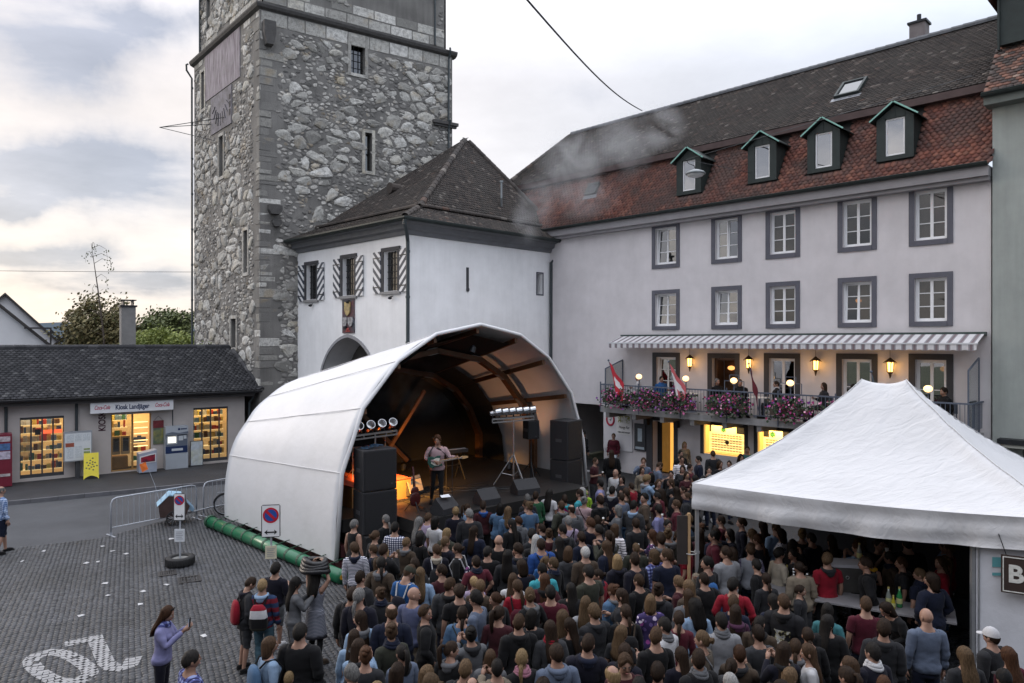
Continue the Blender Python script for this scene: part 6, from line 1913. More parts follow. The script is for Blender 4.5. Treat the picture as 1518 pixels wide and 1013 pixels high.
for k,(x0,x1,z0,z1)in enumerate(kw):
 mb=MB()
 if k!=1:
  mb.box(x0-.04,.04,z1-.10,x1+.04,.12,z1+.02)
  n=4
  for i in range(n+1):xx=x0+(x1-x0)*i/n;mb.box(max(xx-.028,x0),.05,z0,min(xx+.028,x1),.11,z1-.1)
  mb.box(x0,.051,z0,x1,.109,z0+.14)
  w=mb.build('shop_window',DFRAME,kiosk)
  for i in range(n):
   m_=MB();a=x0+(x1-x0)*i/n+.028;b=x0+(x1-x0)*(i+1)/n-.028;m_.box(a,.075,z0+.14,b,.081,z1-.1);m_.build('pane',glass_mat('shop_glass',(.88,.9,.9),.05),w)
 else:
  mb.box(x0,.05,z0,x0+.05,.12,z1);mb.box(x1-.05,.05,z0,x1,.12,z1);mb.box((x0+x1)/2+.02,.05,z0,(x0+x1)/2+.09,.12,z1);mb.box(x0+.05,.051,z0,x1-.05,.119,z0+.06)
  w=mb.build('shop_door',mat('oak_frame',(.30,.17,.06),.5,.2,4),kiosk)
  m_=MB();m_.box(x0+.05,.08,z0+.06,(x0+x1)/2+.02,.086,z1);m_.build('pane',glass_mat('shop_glass',(.88,.9,.9),.05),w)
 mb=MB();mb.box(x0-.3,1.5,z0-.1,x1+.3,1.52,z1+.2);mb.box(x0-.32,.26,z0-.1,x0-.30,1.5,z1+.2);mb.box(x1+.30,.26,z0-.1,x1+.32,1.5,z1+.2);mb.box(x0-.3,.26,z1+.2,x1+.3,1.5,z1+.22);mb.box(x0-.3,.26,z0-.12,x1+.3,1.5,z0-.1)
 mb.build('interior',KIN,w)
 sh=MB();gd=MB()
 rows=[(.35,.62),(.75,.62),(1.12,.7),(1.48,.7),(1.84,.75),(2.16,.8)]
 for zz,yy in rows:
  lo_,hi_=(x0+.02,x1-.02)if k!=1 else((x0+.08,x0+.72)if zz>1.2 else(x1-.62,x1-.08))
  if k==1 and zz<1.2:lo_,hi_=x1-.64,x1-.08
  sh.box(lo_,yy,zz-.02,hi_,yy+.35,zz)
  x=lo_+.02
  while x<hi_-.06:
   wd=gr.uniform(.05,.20);h=gr.uniform(.14,.31)
   if gr.random()<.96:gd.box(x,yy+.02,zz+.002,min(x+wd,hi_),yy+gr.uniform(.1,.2),zz+h)
   x+=wd+.012
 sh.build('shelf',mat('shelf_lit',(.6,.52,.36),.5,.1,3,emit=(1,.7,.3),estr=.35),w);tag(gd.build('goods',GOODS,w),kind='stuff')
 if k==1:
  for a in(x0+.08,x0+.45):
   mb=MB();mb.box(a,.35,.72,a+.32,.6,1.5);f_=mb.build('fridge',mat('fridge_beige',(.42,.30,.15),.5,.15,3),w);mb=MB();mb.box(a+.05,.34,.85,a+.27,.348,1.42);mb.build('fridge_glass',mat('fridge_dark',(.06,.065,.07),.2,.2,5),w)
  mb=MB()
  for zz in(1.0,1.25,1.55,1.8,2.05):mb.box(x1-.62,.30,zz,x1-.08,.34,zz+.035)
  mb.build('lit_shelf_edge',emit_mat('shelf_light',(1,.70,.30),.75),w)
  mb=MB();mb.box(x0+.06,.4,.12,x0+.7,.9,.62);mb.build('counter',mat('oak_frame',(.30,.17,.06),.5,.2,4),w)
 if k==0:
  mb=MB();mb.box(x0+.50,.045,1.82,x0+.70,.05,2.05);mb.build('window_sign',BLK,w)
  mb=MB();mb.box(x0+.75,.55,1.80,x1-.02,.58,1.95);mb.build('red_banner',mat('banner_lit',(.6,.08,.03),.5,.1,5,emit=(1,.15,.05),estr=.6),w)
  mb=MB()
  for i in range(8):mb.box(x0+.03+i*.045,.5,.9,x0+.055+i*.045,.53,1.75)
  mb.build('curtain',mat('beige_drape',(.5,.38,.22),.9,.1,5),w)
 pl=bpy.data.lights.new('kiosk_lamp','AREA');pl.shape='RECTANGLE';pl.size=x1-x0;pl.size_y=.5;pl.energy=[10,13,12][k];pl.color=(1,.78,.48)if k==0 else(1,.68,.30)
 lo_=bpy.data.objects.new('kiosk_lamp',pl);COL.objects.link(lo_);lo_.parent=kiosk.o;lo_.location=((x0+x1)/2,.75,z1+.15)
# roof
kr0,kr1,kr2=(-.55,3.30),(2.6,5.28),(5.3,3.3)
mb=MB();mb.quad((-7.2,*kr0),(9.95,*kr0),(9.35,*kr1),(-7.2,*kr1));mb.quad((9.35,*kr1),(9.95,*kr2),(-7.2,*kr2),(-7.2,*kr1));mb.add([(9.95,*kr0),(9.95,*kr2),(9.35,*kr1)],[[0,1,2]]);mb.build('roof',UNDER,kiosk)
kpar=Par(kiosk);kpar.matrix_world_inv=Matrix.Identity(4)
kv=Vector((0,kr1[0]-kr0[0],kr1[1]-kr0[1]))
tiled(kpar,(0,*kr0),lu,kv,lambda x,y:-5.5<x<9.93-.6*y/kv.length,9.95,kv.length,.20,.155,TILE_SLATE,'round',300,u0=-5.5,lift=.036)
ridge_caps(kiosk,(-5.5,kr1[0],kr1[1]+.03),(9.4,kr1[0],kr1[1]+.03),.11,TILE_SLATE)
ridge_caps(kiosk,(9.93,kr0[0],kr0[1]+.05),(9.36,kr1[0],kr1[1]+.05),.10,TILE_SLATE)
mb=MB();mb.prism([(-7,3.05),(9.6,3.05),(9.6,3.26),(-7,3.26)],-.50,-.003);mb.build('eaves',mat('eaves_dark',(.055,.05,.05),.8,.15,3),kiosk)
gutter(-7.2,9.9,-.64,3.30,.10,kiosk,mat('gutter_dark',(.03,.03,.033),.5,.1,4))
for xx in(.15,2.52,6.17):
 mb=MB();r_=.055 if xx!=6.17 else .02;mb.tube([(xx,-.10,3.05),(xx,-.09,0)],r_,8);mb.build('downpipe',PIPE,kiosk)
mb=MB();mb.tube([(9.62,-.5,3.25),(9.60,-.2,2.9),(9.5,-.08,2.7),(9.5,-.08,0)],.06,8);mb.build('downpipe',PIPE,kiosk)
mb=MB();mb.box(4.62,3.1,4.6,5.22,3.7,7.2);ch=mb.build('chimney',mat('chimney_grey',(.20,.195,.19),.92,.15,4,.3,40),kiosk);mb=MB();mb.box(4.56,3.04,7.2,5.28,3.76,7.28);mb.box(4.70,3.1,7.28,4.74,3.7,7.5);mb.box(5.10,3.1,7.28,5.14,3.7,7.5);mb.box(4.6,3.05,7.5,5.25,3.75,7.54);mb.build('chimney_cap',IRON,ch)
# signs
mb=MB();mb.box(2.98,-.42,2.60,6.13,-.20,3.04);sgn=mb.build('kiosk_sign',mat('sign_box_white',(.74,.74,.76),.5,.04,3),kiosk)
text('lettering','Kiosk Landjäger',.285,mat('sign_navy',(.015,.03,.09),.5,0),sgn,(4.53,-.424,2.81),bold=.007,sx=.70)
CC=mat('script_red',(.45,.02,.07),.5,0)
for cx in(3.40,5.68):text('lettering','Coca-Cola',.235,CC,sgn,(cx,-.424,2.83),shear=.4,sx=.56,bold=.003)
o=text('lettering','KIOSK',.36,mat('letter_maroon',(.05,.012,.025),.6,0),kiosk.o,(3.46,-.012,2.22),rot=(PI/2,-PI/2,0),sx=.80,bold=.008)
# furniture in front of the kiosk, each a thing
KM=kiosk.M

def kthing(name,label,cat,x,y,z=0.0,dr=0.0,group=None):
 p=KM@Vector((x,y,z));return thing(name,label,cat,p,math.atan2(.6,.8)+R(dr),group)

t_=kthing('notice_board','white framed notice board of timetables on a post before the kiosk','notice board',2.54,-.35)
mb=MB();mb.box(-.08,-.03,0,.08,.03,.9);mb.build('post',DFRAME,t_)
mb=MB();mb.box(-.50,-.10,.70,.50,.04,1.92);mb.build('frame',mat('alu_frame',(.38,.40,.43),.4,.1,5,metal=.5),t_)
mb=MB();mb.box(-.46,-.108,.74,.46,-.101,1.84);mb.build('panel',mat('board_face',(.58,.60,.61),.5,.05,4),t_)
pm=mat('printed_sheet',(.50,.53,.55),.7,.3,25);mb=MB()
for a,b,c_,d in((-.40,1.50,-.15,1.80),(-.10,1.52,.12,1.80),(.17,1.52,.42,1.80),(-.40,.84,-.16,1.28),(-.10,.84,.14,1.32)):mb.box(a,-.114,b,c_,-.109,d)
mb.build('timetables',pm,t_);mb=MB();mb.box(-.44,-.116,1.30,-.14,-.11,1.46);mb.build('red_notice',mat('notice_red',(.28,.07,.04),.6,.1),t_);mb=MB();mb.box(.2,-.116,.80,.42,-.11,1.08);mb.box(.2,-.116,1.14,.42,-.11,1.2);mb.build('green_notice',mat('notice_green',(.24,.30,.10),.6,.4,15),t_)
t_=kthing('sandwich_board','yellow advertising board with printed flowers standing on the pavement','sandwich board',2.97,-.75,0,-6)
YEL=mat('board_yellow',(.72,.60,.06),.5,.08,5)
for sgn_ in(-1,1):
 mb=MB();pr=[(-.27,0),(-.2,.07),(-.1,.12),(0,.14),(.1,.12),(.2,.07),(.27,0),(.26,1.03),(-.26,1.03)]
 n=len(pr);tilt=lambda z:sgn_*(.22-.20*z/1.03)
 mb.add([(x,tilt(z)-.012,z)for x,z in pr]+[(x,tilt(z)+.012,z)for x,z in pr],[list(range(n)),list(range(2*n-1,n-1,-1))]+[[i,i+n,(i+1)%n+n,(i+1)%n]for i in range(n)]);mb.build('panel',YEL,t_)
mb=MB()
for i in range(14):
 a=i*2.4;rr=.05+.012*i;mb.ball((rr*math.cos(a),-.22+.20*(.58+rr*math.sin(a)*1.4)/1.03-.016,.58+rr*math.sin(a)*1.4),.035,.006,.03,8,4)
mb.build('printed_flowers',mat('flower_print',(.20,.16,.06),.5,.6,9,tint=(.05,.08,.12),tamt=.8,tscale=6),t_)
t_=kthing('ice_cream_freezer','small grey ice cream chest with a red picture panel by the kiosk door','freezer',5.02,-.75)
mb=MB();mb.prism([(-.34,.06),(.34,.06),(.34,.98),(-.34,.86)],-.28,.28);mb.build('body',mat('freezer_grey',(.30,.33,.40),.5,.1,4),t_)
mb=MB();mb.prism([(-.31,.45),(.31,.47),(.31,.84),(.1,.82),(-.31,.74)],-.292,-.281);mb.build('panel_border',mat('paper_white',(.62,.62,.62),.5,.05),t_);mb=MB();mb.prism([(-.27,.49),(.27,.51),(.27,.80),(.1,.78),(-.27,.70)],-.30,-.293);mb.build('picture',mat('ice_picture',(.32,.02,.04),.4,.3,6,tint=(.05,.02,.04),tamt=.9,tscale=4),t_)
mb=MB();mb.box(-.32,-.26,.02,.32,.26,.058);mb.build('plinth',DFRAME,t_)
t_=kthing('cash_machine','grey and blue cash machine with lit screen against the kiosk wall','cash machine',6.27,-.26)
mb=MB();mb.box(-.46,-.20,0,.46,.24,.66);mb.box(-.46,-.10,.66,.46,.24,1.5);mb.box(-.46,-.20,1.5,.46,.24,1.86);mb.build('body',mat('machine_grey',(.36,.39,.43),.4,.06,4),t_)
mb=MB();mb.box(-.44,-.135,.68,.44,-.102,.98);mb.build('lower_panel',mat('machine_navy',(.015,.03,.09),.4,.1),t_);mb=MB();mb.box(-.44,-.13,.98,.44,-.102,1.5);mb.build('front_panel',mat('machine_slate',(.12,.14,.18),.4,.1),t_)
mb=MB();mb.box(-.40,-.14,1.08,.02,-.131,1.46);mb.build('screen_frame',mat('machine_pale',(.50,.53,.56),.4,.05),t_);mb=MB();mb.box(-.35,-.145,1.14,-.03,-.141,1.40);mb.build('screen',emit_mat('screen_light',(1,.92,.72),.55),t_)
mb=MB();mb.box(.08,-.15,1.22,.26,-.131,1.42);mb.box(.28,-.15,1.28,.40,-.131,1.44);mb.box(-.2,-.15,.78,.25,-.137,.88);mb.build('keypad',mat('machine_pale',(.50,.53,.56),.4,.05),t_)
mb=MB();mb.prism([(-.46,1.56),(-.2,1.62),(.1,1.56),(.46,1.62),(.46,1.52),(-.46,1.52)],-.206,-.201);mb.build('wave_band',mat('machine_slate',(.12,.14,.18),.4,.1),t_);mb=MB();mb.box(.04,-.206,1.68,.13,-.201,1.77);mb.build('logo',mat('machine_navy',(.015,.03,.09),.4,.1),t_)
mb=MB()
for i in range(5):mb.box(.16+i*.05,-.206,1.70,.20+i*.05,-.201,1.76)
mb.build('logo_letters',mat('machine_navy',(.015,.03,.09),.4,.1),t_)
t_=kthing('poster','narrow red and green poster hung on the kiosk wall left of the cash machine','poster',5.60,-.04,1.10)
mb=MB();mb.box(-.20,-.015,0,.20,.02,.75);mb.build('sheet',mat('poster_green',(.10,.14,.10),.6,.4,4,tint=(.30,.24,.04),tamt=.8,tscale=2),t_);mb=MB();mb.box(-.21,-.03,.70,.21,.0,1.02);mb.build('header',mat('poster_red',(.14,.02,.025),.6,.4,9),t_)
mb=MB();mb.bar((-.18,-.01,1.02),(0,-.01,1.22),.012);mb.bar((.18,-.01,1.02),(0,-.01,1.22),.012);mb.build('cord',IRON,t_)
t_=kthing('display_stand','slim poster stand with blue picture beside the right kiosk window','poster stand',7.10,-.38,0,-4)
mb=MB();mb.box(-.27,-.02,0,.27,.03,1.15);mb.build('frame',DFRAME,t_);mb=MB();mb.box(-.24,-.03,.06,.24,-.021,1.12);mb.build('picture',mat('stand_picture',(.42,.46,.50),.4,.3,5,tint=(.45,.42,.2),tamt=.6,tscale=1.6),t_)
mb=MB();mb.box(-.25,.03,0,-.2,.35,.03);mb.box(.2,.03,0,.25,.35,.03);mb.build('foot',DFRAME,t_)
t_=kthing('vending_machine','dark red vending machine with snack pictures at the left frame edge','vending machine',-.10,-.55)
mb=MB();mb.box(-.55,-.35,.03,.42,.4,2.02);mb.build('body',mat('vending_red',(.15,.015,.03),.4,.1,4),t_)
for k,(z0,z1,c_)in enumerate(((1.75,1.95,(.35,.3,.32)),(1.42,1.68,(.06,.12,.25)),(1.08,1.38,(.40,.36,.44)),(.42,.52,(.4,.36,.36)))):mb=MB();mb.box(-.5,-.362,z0,.36,-.351,z1);mb.build('picture',mat('vending_pic%s'%'abcd'[k],c_,.4,.5,9),t_)

# ------------------------------------------------------------------ the stage: arched white canopy over a deck
SRZ=math.atan2(STD.y,STD.x)
STM=Matrix.Translation((STA.x,STA.y,0))@Matrix.Rotation(SRZ,4,'Z')
stage=thing('stage','white arched canvas concert stage with timber arches and black deck','stage',(STA.x,STA.y,0),SRZ)
SDp=6.3
half=[(-.13,.30),(.03,2.45),(.62,4.02),(1.68,5.19),(2.91,5.90),(4.50,6.19)]
halfb=[(-.41,.30),(-.27,2.2),(.26,3.19),(.96,3.93),(2.0,4.48),(4.50,4.9)]
prof=half+[(9.0-x,z)for x,z in half[::-1][1:]]
prof[-1]=(9.13,.9)
profb=halfb+[(9.0-x,z)for x,z in halfb[::-1][1:]]

def pr_at(y):
 k=max(0.0,min(1.0,y/SDp))
 return[(a[0]+(b[0]-a[0])*k,a[1]+(b[1]-a[1])*k)for a,b in zip(prof,profb)]

CANV=bpy.data.materials.new('white_canvas');CANV.use_nodes=True
t=CANV.node_tree;q=NT(t);b=t.nodes['Principled BSDF'];tcn=q.n('ShaderNodeTexCoord').outputs['Object']
c=q.mix(q.range(q.noise(tcn,1.1,7,.6),.42,.7,0,.4),(.62,.62,.635),(.52,.52,.52))
sx_=q.n('ShaderNodeSeparateXYZ');t.links.new(tcn,sx_.inputs[0])
q.put(b.inputs['Base Color'],c);b.inputs['Roughness'].default_value=.55;b.inputs['Specular IOR Level'].default_value=.3
tl=q.n('ShaderNodeBsdfTranslucent');tl.inputs[0].default_value=(.72,.70,.67,1);mx=q.n('ShaderNodeMixShader');mx.inputs[0].default_value=.04
bp=q.n('ShaderNodeBump');bp.inputs['Strength'].default_value=.25;bp.inputs['Distance'].default_value=.05;t.links.new(q.noise(tcn,2.6,5,.55),bp.inputs['Height']);t.links.new(bp.outputs[0],b.inputs['Normal'])
outn=t.nodes['Material Output'];t.links.new(b.outputs[0],mx.inputs[1]);t.links.new(tl.outputs[0],mx.inputs[2]);t.links.new(mx.outputs[0],outn.inputs[0])

def skin_strip(i0,i1,y0,y1,ny,name,m,ofs=0.0,sag=-.07):
 """canvas between arch points i0..i1, slightly sagging between the arches"""
 mb=MB();npt=(i1-i0)*6+1
 for off in(0,-.012):
  for j in range(ny+1):
   y=y0+(y1-y0)*j/ny;fy=(j/ny);pf=pr_at(y);pts=[]
   for i in range(i0,i1):
    (xa,za),(xb,zb)=pf[i],pf[i+1]
    for k in range(6):pts.append((xa+(xb-xa)*k/6,za+(zb-za)*k/6,k/6))
   pts.append((*pf[i1],0))
   for(x,z,k)in pts:
    r=Vector((x-4.5,0,z-1.5));r.normalize()
    s_=sag*math.sin(PI*k)*(1 if k else 0)+.03*math.sin(PI*((fy*2)%1))
    mb.v.append((x+r.x*(off+ofs)-r.x*s_,y,z+r.z*(off+ofs)-r.z*s_))
 o=npt*(ny+1)
 for j in range(ny):
  for i in range(npt-1):
   a=j*npt+i;mb.f+=[[a,a+npt,a+npt+1,a+1],[a+o,a+1+o,a+npt+1+o,a+npt+o]];mb.m+=[0,0]
 for i in range(npt-1):
  for a in(i,ny*npt+i):mb.f.append([a,a+1,a+1+o,a+o]);mb.m.append(0)
 return mb.build(name,m,stage,True)

skin_strip(0,len(prof)-1,0,SDp,24,'canopy',CANV)
mb=MB()      # rolled hem round the mouth
mb.tube([(x,-.02,z)for x,z in prof],.055,8);mb.build('hem',CANV,stage,True)
mb=MB()
for i in(1,2,3,4):mb.tube([(prof[i][0]-.004,.02,prof[i][1]+.002),(profb[i][0]-.004,SDp-.02,profb[i][1]+.002)],.010,6)
mb.build('seam',CANV,stage)
BLKC=mat('black_drape',(.010,.010,.011),.95,.3,2)
mb=MB();pb_=[(x,z)for x,z in profb];n=len(pb_)
mb.add([(x,SDp-.05,z-.05)for x,z in pb_]+[(x,SDp-.03,z-.05)for x,z in pb_],[list(range(n)),list(range(2*n-1,n-1,-1))]);mb.build('back_drape',BLKC,stage)
ins=lambda i,d:(prof[i][0]+(4.5-prof[i][0])*d/4.5,prof[i][1]-.0)
mb=MB()
for a in range(0,6):
 (xa,za),(xb,zb)=pr_at(.35)[a],pr_at(.35)[a+1];(ya,wa),(yb,wb)=pr_at(6.2)[a],pr_at(6.2)[a+1]
 sh=lambda x,z:(4.5+(x-4.5)*.94,max(1.2,1.2+(z-1.2)*.955))
 (xa,za),(xb,zb),(ya,wa),(yb,wb)=sh(xa,za),sh(xb,zb),sh(ya,wa),sh(yb,wb)
 mb.quad((xa,.35,za),(ya,6.2,wa),(yb,6.2,wb),(xb,.35,zb))
for a in range(6,10):  # black sheets added to darken the right rear, shade put into their colour
 sh=lambda x,z:(4.5+(x-4.5)*.94,max(1.2,1.2+(z-1.2)*.955))
 p0,p1=[sh(*p)for p in pr_at(3.9)[a:a+2]];q0,q1=[sh(*p)for p in pr_at(6.2)[a:a+2]]
 mb.quad((p0[0],3.9,p0[1]),(q0[0],6.2,q0[1]),(q1[0],6.2,q1[1]),(p1[0],3.9,p1[1]))
mb.build('side_drape_and_shade',BLKC,stage)
# glued timber arches with steel plates, purlins
WOOD=mat('glulam',(.085,.040,.018),.55,.25,3,.1,30,tint=(.10,.045,.02),tamt=.6,tscale=1.5)
PLATE=mat('steel_plate',(.30,.30,.31),.35,.1,6,metal=.7)
for y in(2.1,5.2):
 P=[Vector((4.5+(x-4.5)*.925,y,1.2+(z-1.2)*.925))for x,z in pr_at(y)if z>1.1]
 P=[Vector((P[0].x,y,1.25))]+P+[Vector((P[-1].x,y,1.25))]
 mb=MB()
 for a,b2 in zip(P[:-1],P[1:]):
  if(b2-a).length>.05:d_=(b2-a).normalized();mb.bar(a-d_*.03,b2+d_*.03,.16,.26,up=(0,1,0))
 ar=mb.build('arch',WOOD,stage)
 mb=MB()
 for i in range(2,len(P)-2):
  d1=(P[i+1]-P[i]).normalized();d0=(P[i]-P[i-1]).normalized()
  mb.bar(P[i]-d0*.34,P[i]+d0*.02,.20,.13,up=(0,1,0));
 mb.build('joint_plate',PLATE,ar)
for i in range(2,len(prof)-2):
 (x,z),(x2,z2)=prof[i],profb[i];g_=lambda x,z,y:(4.5+(x-4.5)*.965,y,1.2+(z-1.2)*.965)
 mb=MB();mb.bar(g_(x,z,.1),g_(x2,z2,SDp-.1),.10,.14);mb.build('purlin',WOOD,stage)
mb=MB();mb.bar((3.0,5.7,4.2),(5.9,5.7,1.4),.10,.14);mb.build('brace',WOOD,stage)
mb=MB();mb.bar((6.6,5.6,3.9),(4.9,5.6,1.7),.08,.12);mb.build('brace',mat('glulam_painted_glow',(.24,.11,.04),.5,.2,3),stage)  # brighter copy of the arch timber, lamp glow painted into its colour
DZ=1.27
DECK=mat('deck_black',(.015,.014,.014),.5,.25,2.5,.15,30)
mb=MB();mb.box(.12,.10,.95,8.9,SDp-.1,DZ);mb.box(1.35,-1.35,.95,7.7,.098,DZ-.002);mb.build('deck',DECK,stage)
mb=MB();mb.quad((1.4,-1.33,.0),(7.65,-1.33,.0),(7.65,-1.33,.948),(1.4,-1.33,.948));mb.quad((1.4,-1.33,0),(1.4,-1.33,.948),(1.4,.1,.948),(1.4,.1,0));mb.quad((7.65,-1.33,0),(7.65,.1,0),(7.65,.1,.948),(7.65,-1.33,.948));mb.quad((.2,.12,0),(8.8,.12,0),(8.8,.12,.948),(.2,.12,.948));mb.build('skirt',BLKC,stage)
mb=MB();mb.box(.10,.15,.32,.28,SDp-.1,.62);mb.box(.05,.12,.05,.22,SDp,.2)
for y in np.arange(.4,6.2,1.1):mb.bar((.02,y,.12),(.22,y+.25,.55),.05)
mb.build('chassis',mat('chassis_oxide',(.065,.018,.020),.6,.2,5),stage)
# green ballast tube with lashing rings
mb=MB();r=.165;tx=lambda y:-.42-.28*y/6.3
mb.tube([(tx(-.75),-.75,r),(tx(6.6),6.6,r)],r,16)
tb=mb.build('ballast_tube',mat('tube_green',(.015,.13,.06),.28,.15,3,spec=.6),stage,True)
for y in np.arange(-.2,6.5,.62):
 mb=MB();mb.tube([(tx(y),y,r),(tx(y),y+.10,r)],r+.010,16);mb.bar((tx(y)-.06,y+.05,2*r),(tx(y)+.4,y+.05,.40),.018);mb.build('strap',mat('strap_dark',(.02,.06,.035),.6,.1),tb)
mb=MB();mb.lathe([(.0,-.765),(.06,-.765),(.06,-.751)],(tx(-.75),0,r),12,ax='y');mb.build('end_cap',mat('cap_yellow',(.45,.22,.02),.5,.2),tb)
mb=MB();mb.tube([(tx(6.6),6.55,r),(tx(6.6),6.67,r)],r+.03,16);mb.build('end_ring',mat('strap_dark',(.02,.06,.035),.6,.1),tb)

def sthing(name,label,cat,x,y,z,rz=0.0,group=None):
 return thing(name,label,cat,STM@Vector((x,y,z)),SRZ+R(rz),group)

CAB=mat('speaker_black',(.020,.020,.023),.7,.15,20,.2,80)
GRL=mat('speaker_grille',(.010,.010,.012),.6,.2,60,.5,160)

def cabinet(x,y,z,w,d,h,label,rz=0.0,group=None):
 t=sthing('loudspeaker',label,'loudspeaker',x,y,z,rz,group)
 mb=MB();mb.box(-w/2,-d/2,.01,w/2,d/2,h);mb.build('cabinet',CAB,t,bevel=.012)
 mb=MB();mb.box(-w/2+.035,-d/2-.014,.045,w/2-.035,-d/2-.001,h-.035);mb.build('grille',GRL,t)
 for s_ in(-1,1):
  mb=MB();x0=s_*(w/2+.0035);mb.box(x0-.0025,-.12,h*.5-.05,x0+.0025,.12,h*.5+.05);mb.build('handle',mat('handle_grey',(.06,.06,.065),.5,.1),t)
 mb=MB();mb.box(w/2-.16,-d/2-.018,h*.14,w/2-.12,-d/2-.0145,h*.14+.03);mb.build('badge',mat('handle_grey',(.06,.06,.065),.5,.1),t)
 return t

mb=MB();mb.box(.35,-.62,.0,1.33,.09,.92);tag(place(mb.build('speaker_riser',BLKC,None),STM),'black draped riser carrying the loudspeaker stack at the left stage mouth','riser')
cabinet(.85,-.22,.93,.92,.62,1.05,'lower loudspeaker of the black stack at the left stage mouth',-8)
cabinet(.85,-.22,1.99,.90,.60,1.02,'upper loudspeaker with cables on top at the left stage mouth',-8)
mb=MB()
for k in range(5):mb.tube([(-.3+.1*k+.06*math.sin(a+k),.02+.16*math.cos(a),.02+.012*k)for a in[i*.5 for i in range(13)]],.014,5)
tag(mb.build('cable_coil',mat('cable_blue',(.015,.04,.075),.6,.2),None),'dark blue cable coils lying on the upper left loudspeaker','cable');bpy.data.objects['cable_coil'].matrix_world=STM@Matrix.Translation((.85,-.22,3.02))
cabinet(8.05,-.10,DZ-.35,.80,.7,1.0,'lower loudspeaker of the tall black stack at the right stage mouth',6)
cabinet(8.05,-.10,DZ+.66,.80,.7,1.25,'upper loudspeaker of the tall black stack at the right stage mouth',6)
mb=MB();mb.box(7.55,-.5,.0,8.55,.3,DZ-.36);tag(place(mb.build('speaker_riser',BLKC,None),STM),'black riser under the right loudspeaker stack','riser')
t_=cabinet(7.30,.75,2.55,.42,.34,.60,'small loudspeaker raised on a pole beside the right stack',-10)
mb=MB();mb.tube([(7.30,.75,DZ),(7.30,.75,2.55)],.025,8)
for a in(0,2.1,4.2):mb.tube([(7.30,.75,DZ+.55),(7.30+.42*math.cos(a),.75+.42*math.sin(a),DZ+.02)],.015,6)
tag(place(mb.build('speaker_stand',IRON,None),STM),'dark tripod under the small raised loudspeaker','stand')

def wedge(x,y,label,rz,m=CAB,w=.62):
 t=sthing('monitor_wedge',label,'monitor speaker',x,y,DZ+.002,rz)
 mb=MB();pr=[(-.22,0),(.24,0),(.24,.14),(.06,.42),(-.22,.16)]
 n=len(pr);mb.add([(-w/2,y_,z_)for y_,z_ in pr]+[(w/2,y_,z_)for y_,z_ in pr],[list(range(n)),list(range(2*n-1,n-1,-1))]+[[i,i+n,(i+1)%n+n,(i+1)%n]for i in range(n)]);mb.build('cabinet',m,t)
 mb=MB();mb.bar((0,.19,.21),(0,.10,.355),w-.08,.012,up=(0,.84,.54));mb.build('grille',GRL,t)
 return t

t_=wedge(2.42,-1.05,'black monitor wedge with a white setlist at the front edge of the stage',12)
mb=MB();mb.add([(-.2,-.06,.402),(.12,-.10,.372),(.14,.0,.43),(-.16,.03,.437),(-.2,-.06,.398),(.12,-.10,.368),(.14,.0,.426),(-.16,.03,.433)],[[0,1,2,3],[7,6,5,4],[0,4,5,1],[1,5,6,2],[2,6,7,3],[3,7,4,0]])
sl=tag(mb.build('setlist',mat('paper_pale',(.62,.64,.68),.8,.05),None),'white sheet of paper lying on the front monitor wedge','paper');sl.matrix_world=t_.matrix_basis.copy()@Matrix.Translation((0,0,.035))
wedge(3.9,-1.0,'black monitor wedge on the stage edge right of the setlist wedge',-5);wedge(5.6,-.75,'large grey-black monitor wedge before the light stand',-14,w=.75)
t_=sthing('amplifier','guitar amplifier lit orange behind the guitarist, tilted back','amplifier',2.95,1.15,DZ,20)
mb=MB();mb.box(-.36,-.16,0,.36,.16,.50);o=mb.build('cabinet',CAB,t_);o.rotation_euler=(R(-18),0,0);o.location=(0,0,.06)
mb=MB();mb.box(-.32,-.175,.04,.32,-.161,.38);o=mb.build('grille_cloth',mat('grille_cloth',(.32,.26,.18),.8,.1,40),t_);o.rotation_euler=(R(-18),0,0);o.location=(0,0,.06)
mb=MB();mb.box(-.33,-.172,.40,.33,-.161,.48);o=mb.build('control_panel',PLATE,t_);o.rotation_euler=(R(-18),0,0);o.location=(0,0,.06)
t_=sthing('drum_riser','low timber riser glowing orange under the drums','riser',2.0,1.75,DZ,0)
mb=MB();mb.box(-1.1,-.75,.002,.78,1.5,.56);mb.build('platform',mat('riser_ply',(.34,.17,.06),.7,.2,3),t_)
mb=MB();mb.box(-1.11,-.76,.561,.79,1.51,.58);mb.build('rug',mat('red_rug',(.30,.05,.025),.9,.3,5),t_)
BRASS=mat('brass',(.62,.38,.12),.3,.1,9,metal=.9)
dk=sthing('drum_kit','drum kit with brass cymbals half lit by orange light at the back left','drum kit',2.0,2.2,DZ+.58,0)
DRS=mat('drum_shell',(.16,.06,.03),.35,.15,4)
def drum(x,y,z,r,h,name,ax='z'):
 mb=MB();mb.lathe([(r,-h/2),(r*1.0,h/2)],(x,y,z),20,ax=ax);d_=mb.build(name,DRS,dk)
 mb=MB();mb.lathe([(r*.97,-h/2-.006),(r*1.04,-h/2-.006),(r*1.04,-h/2+.03),(r*.97,-h/2+.03)],(x,y,z),20,ax=ax);mb.lathe([(r*1.04,h/2-.03),(r*1.04,h/2+.006),(r*.97,h/2+.008),(0.01,h/2+.002)],(x,y,z),20,ax=ax);mb.build('rim',PLATE,d_)
drum(0,0,.30,.28,.40,'bass_drum','y');drum(-.25,-.08,.72,.15,.22,'tom_drum');drum(.12,-.08,.72,.15,.22,'tom_drum');drum(.50,.28,.35,.19,.38,'floor_tom');drum(-.50,.30,.55,.17,.16,'snare_drum')
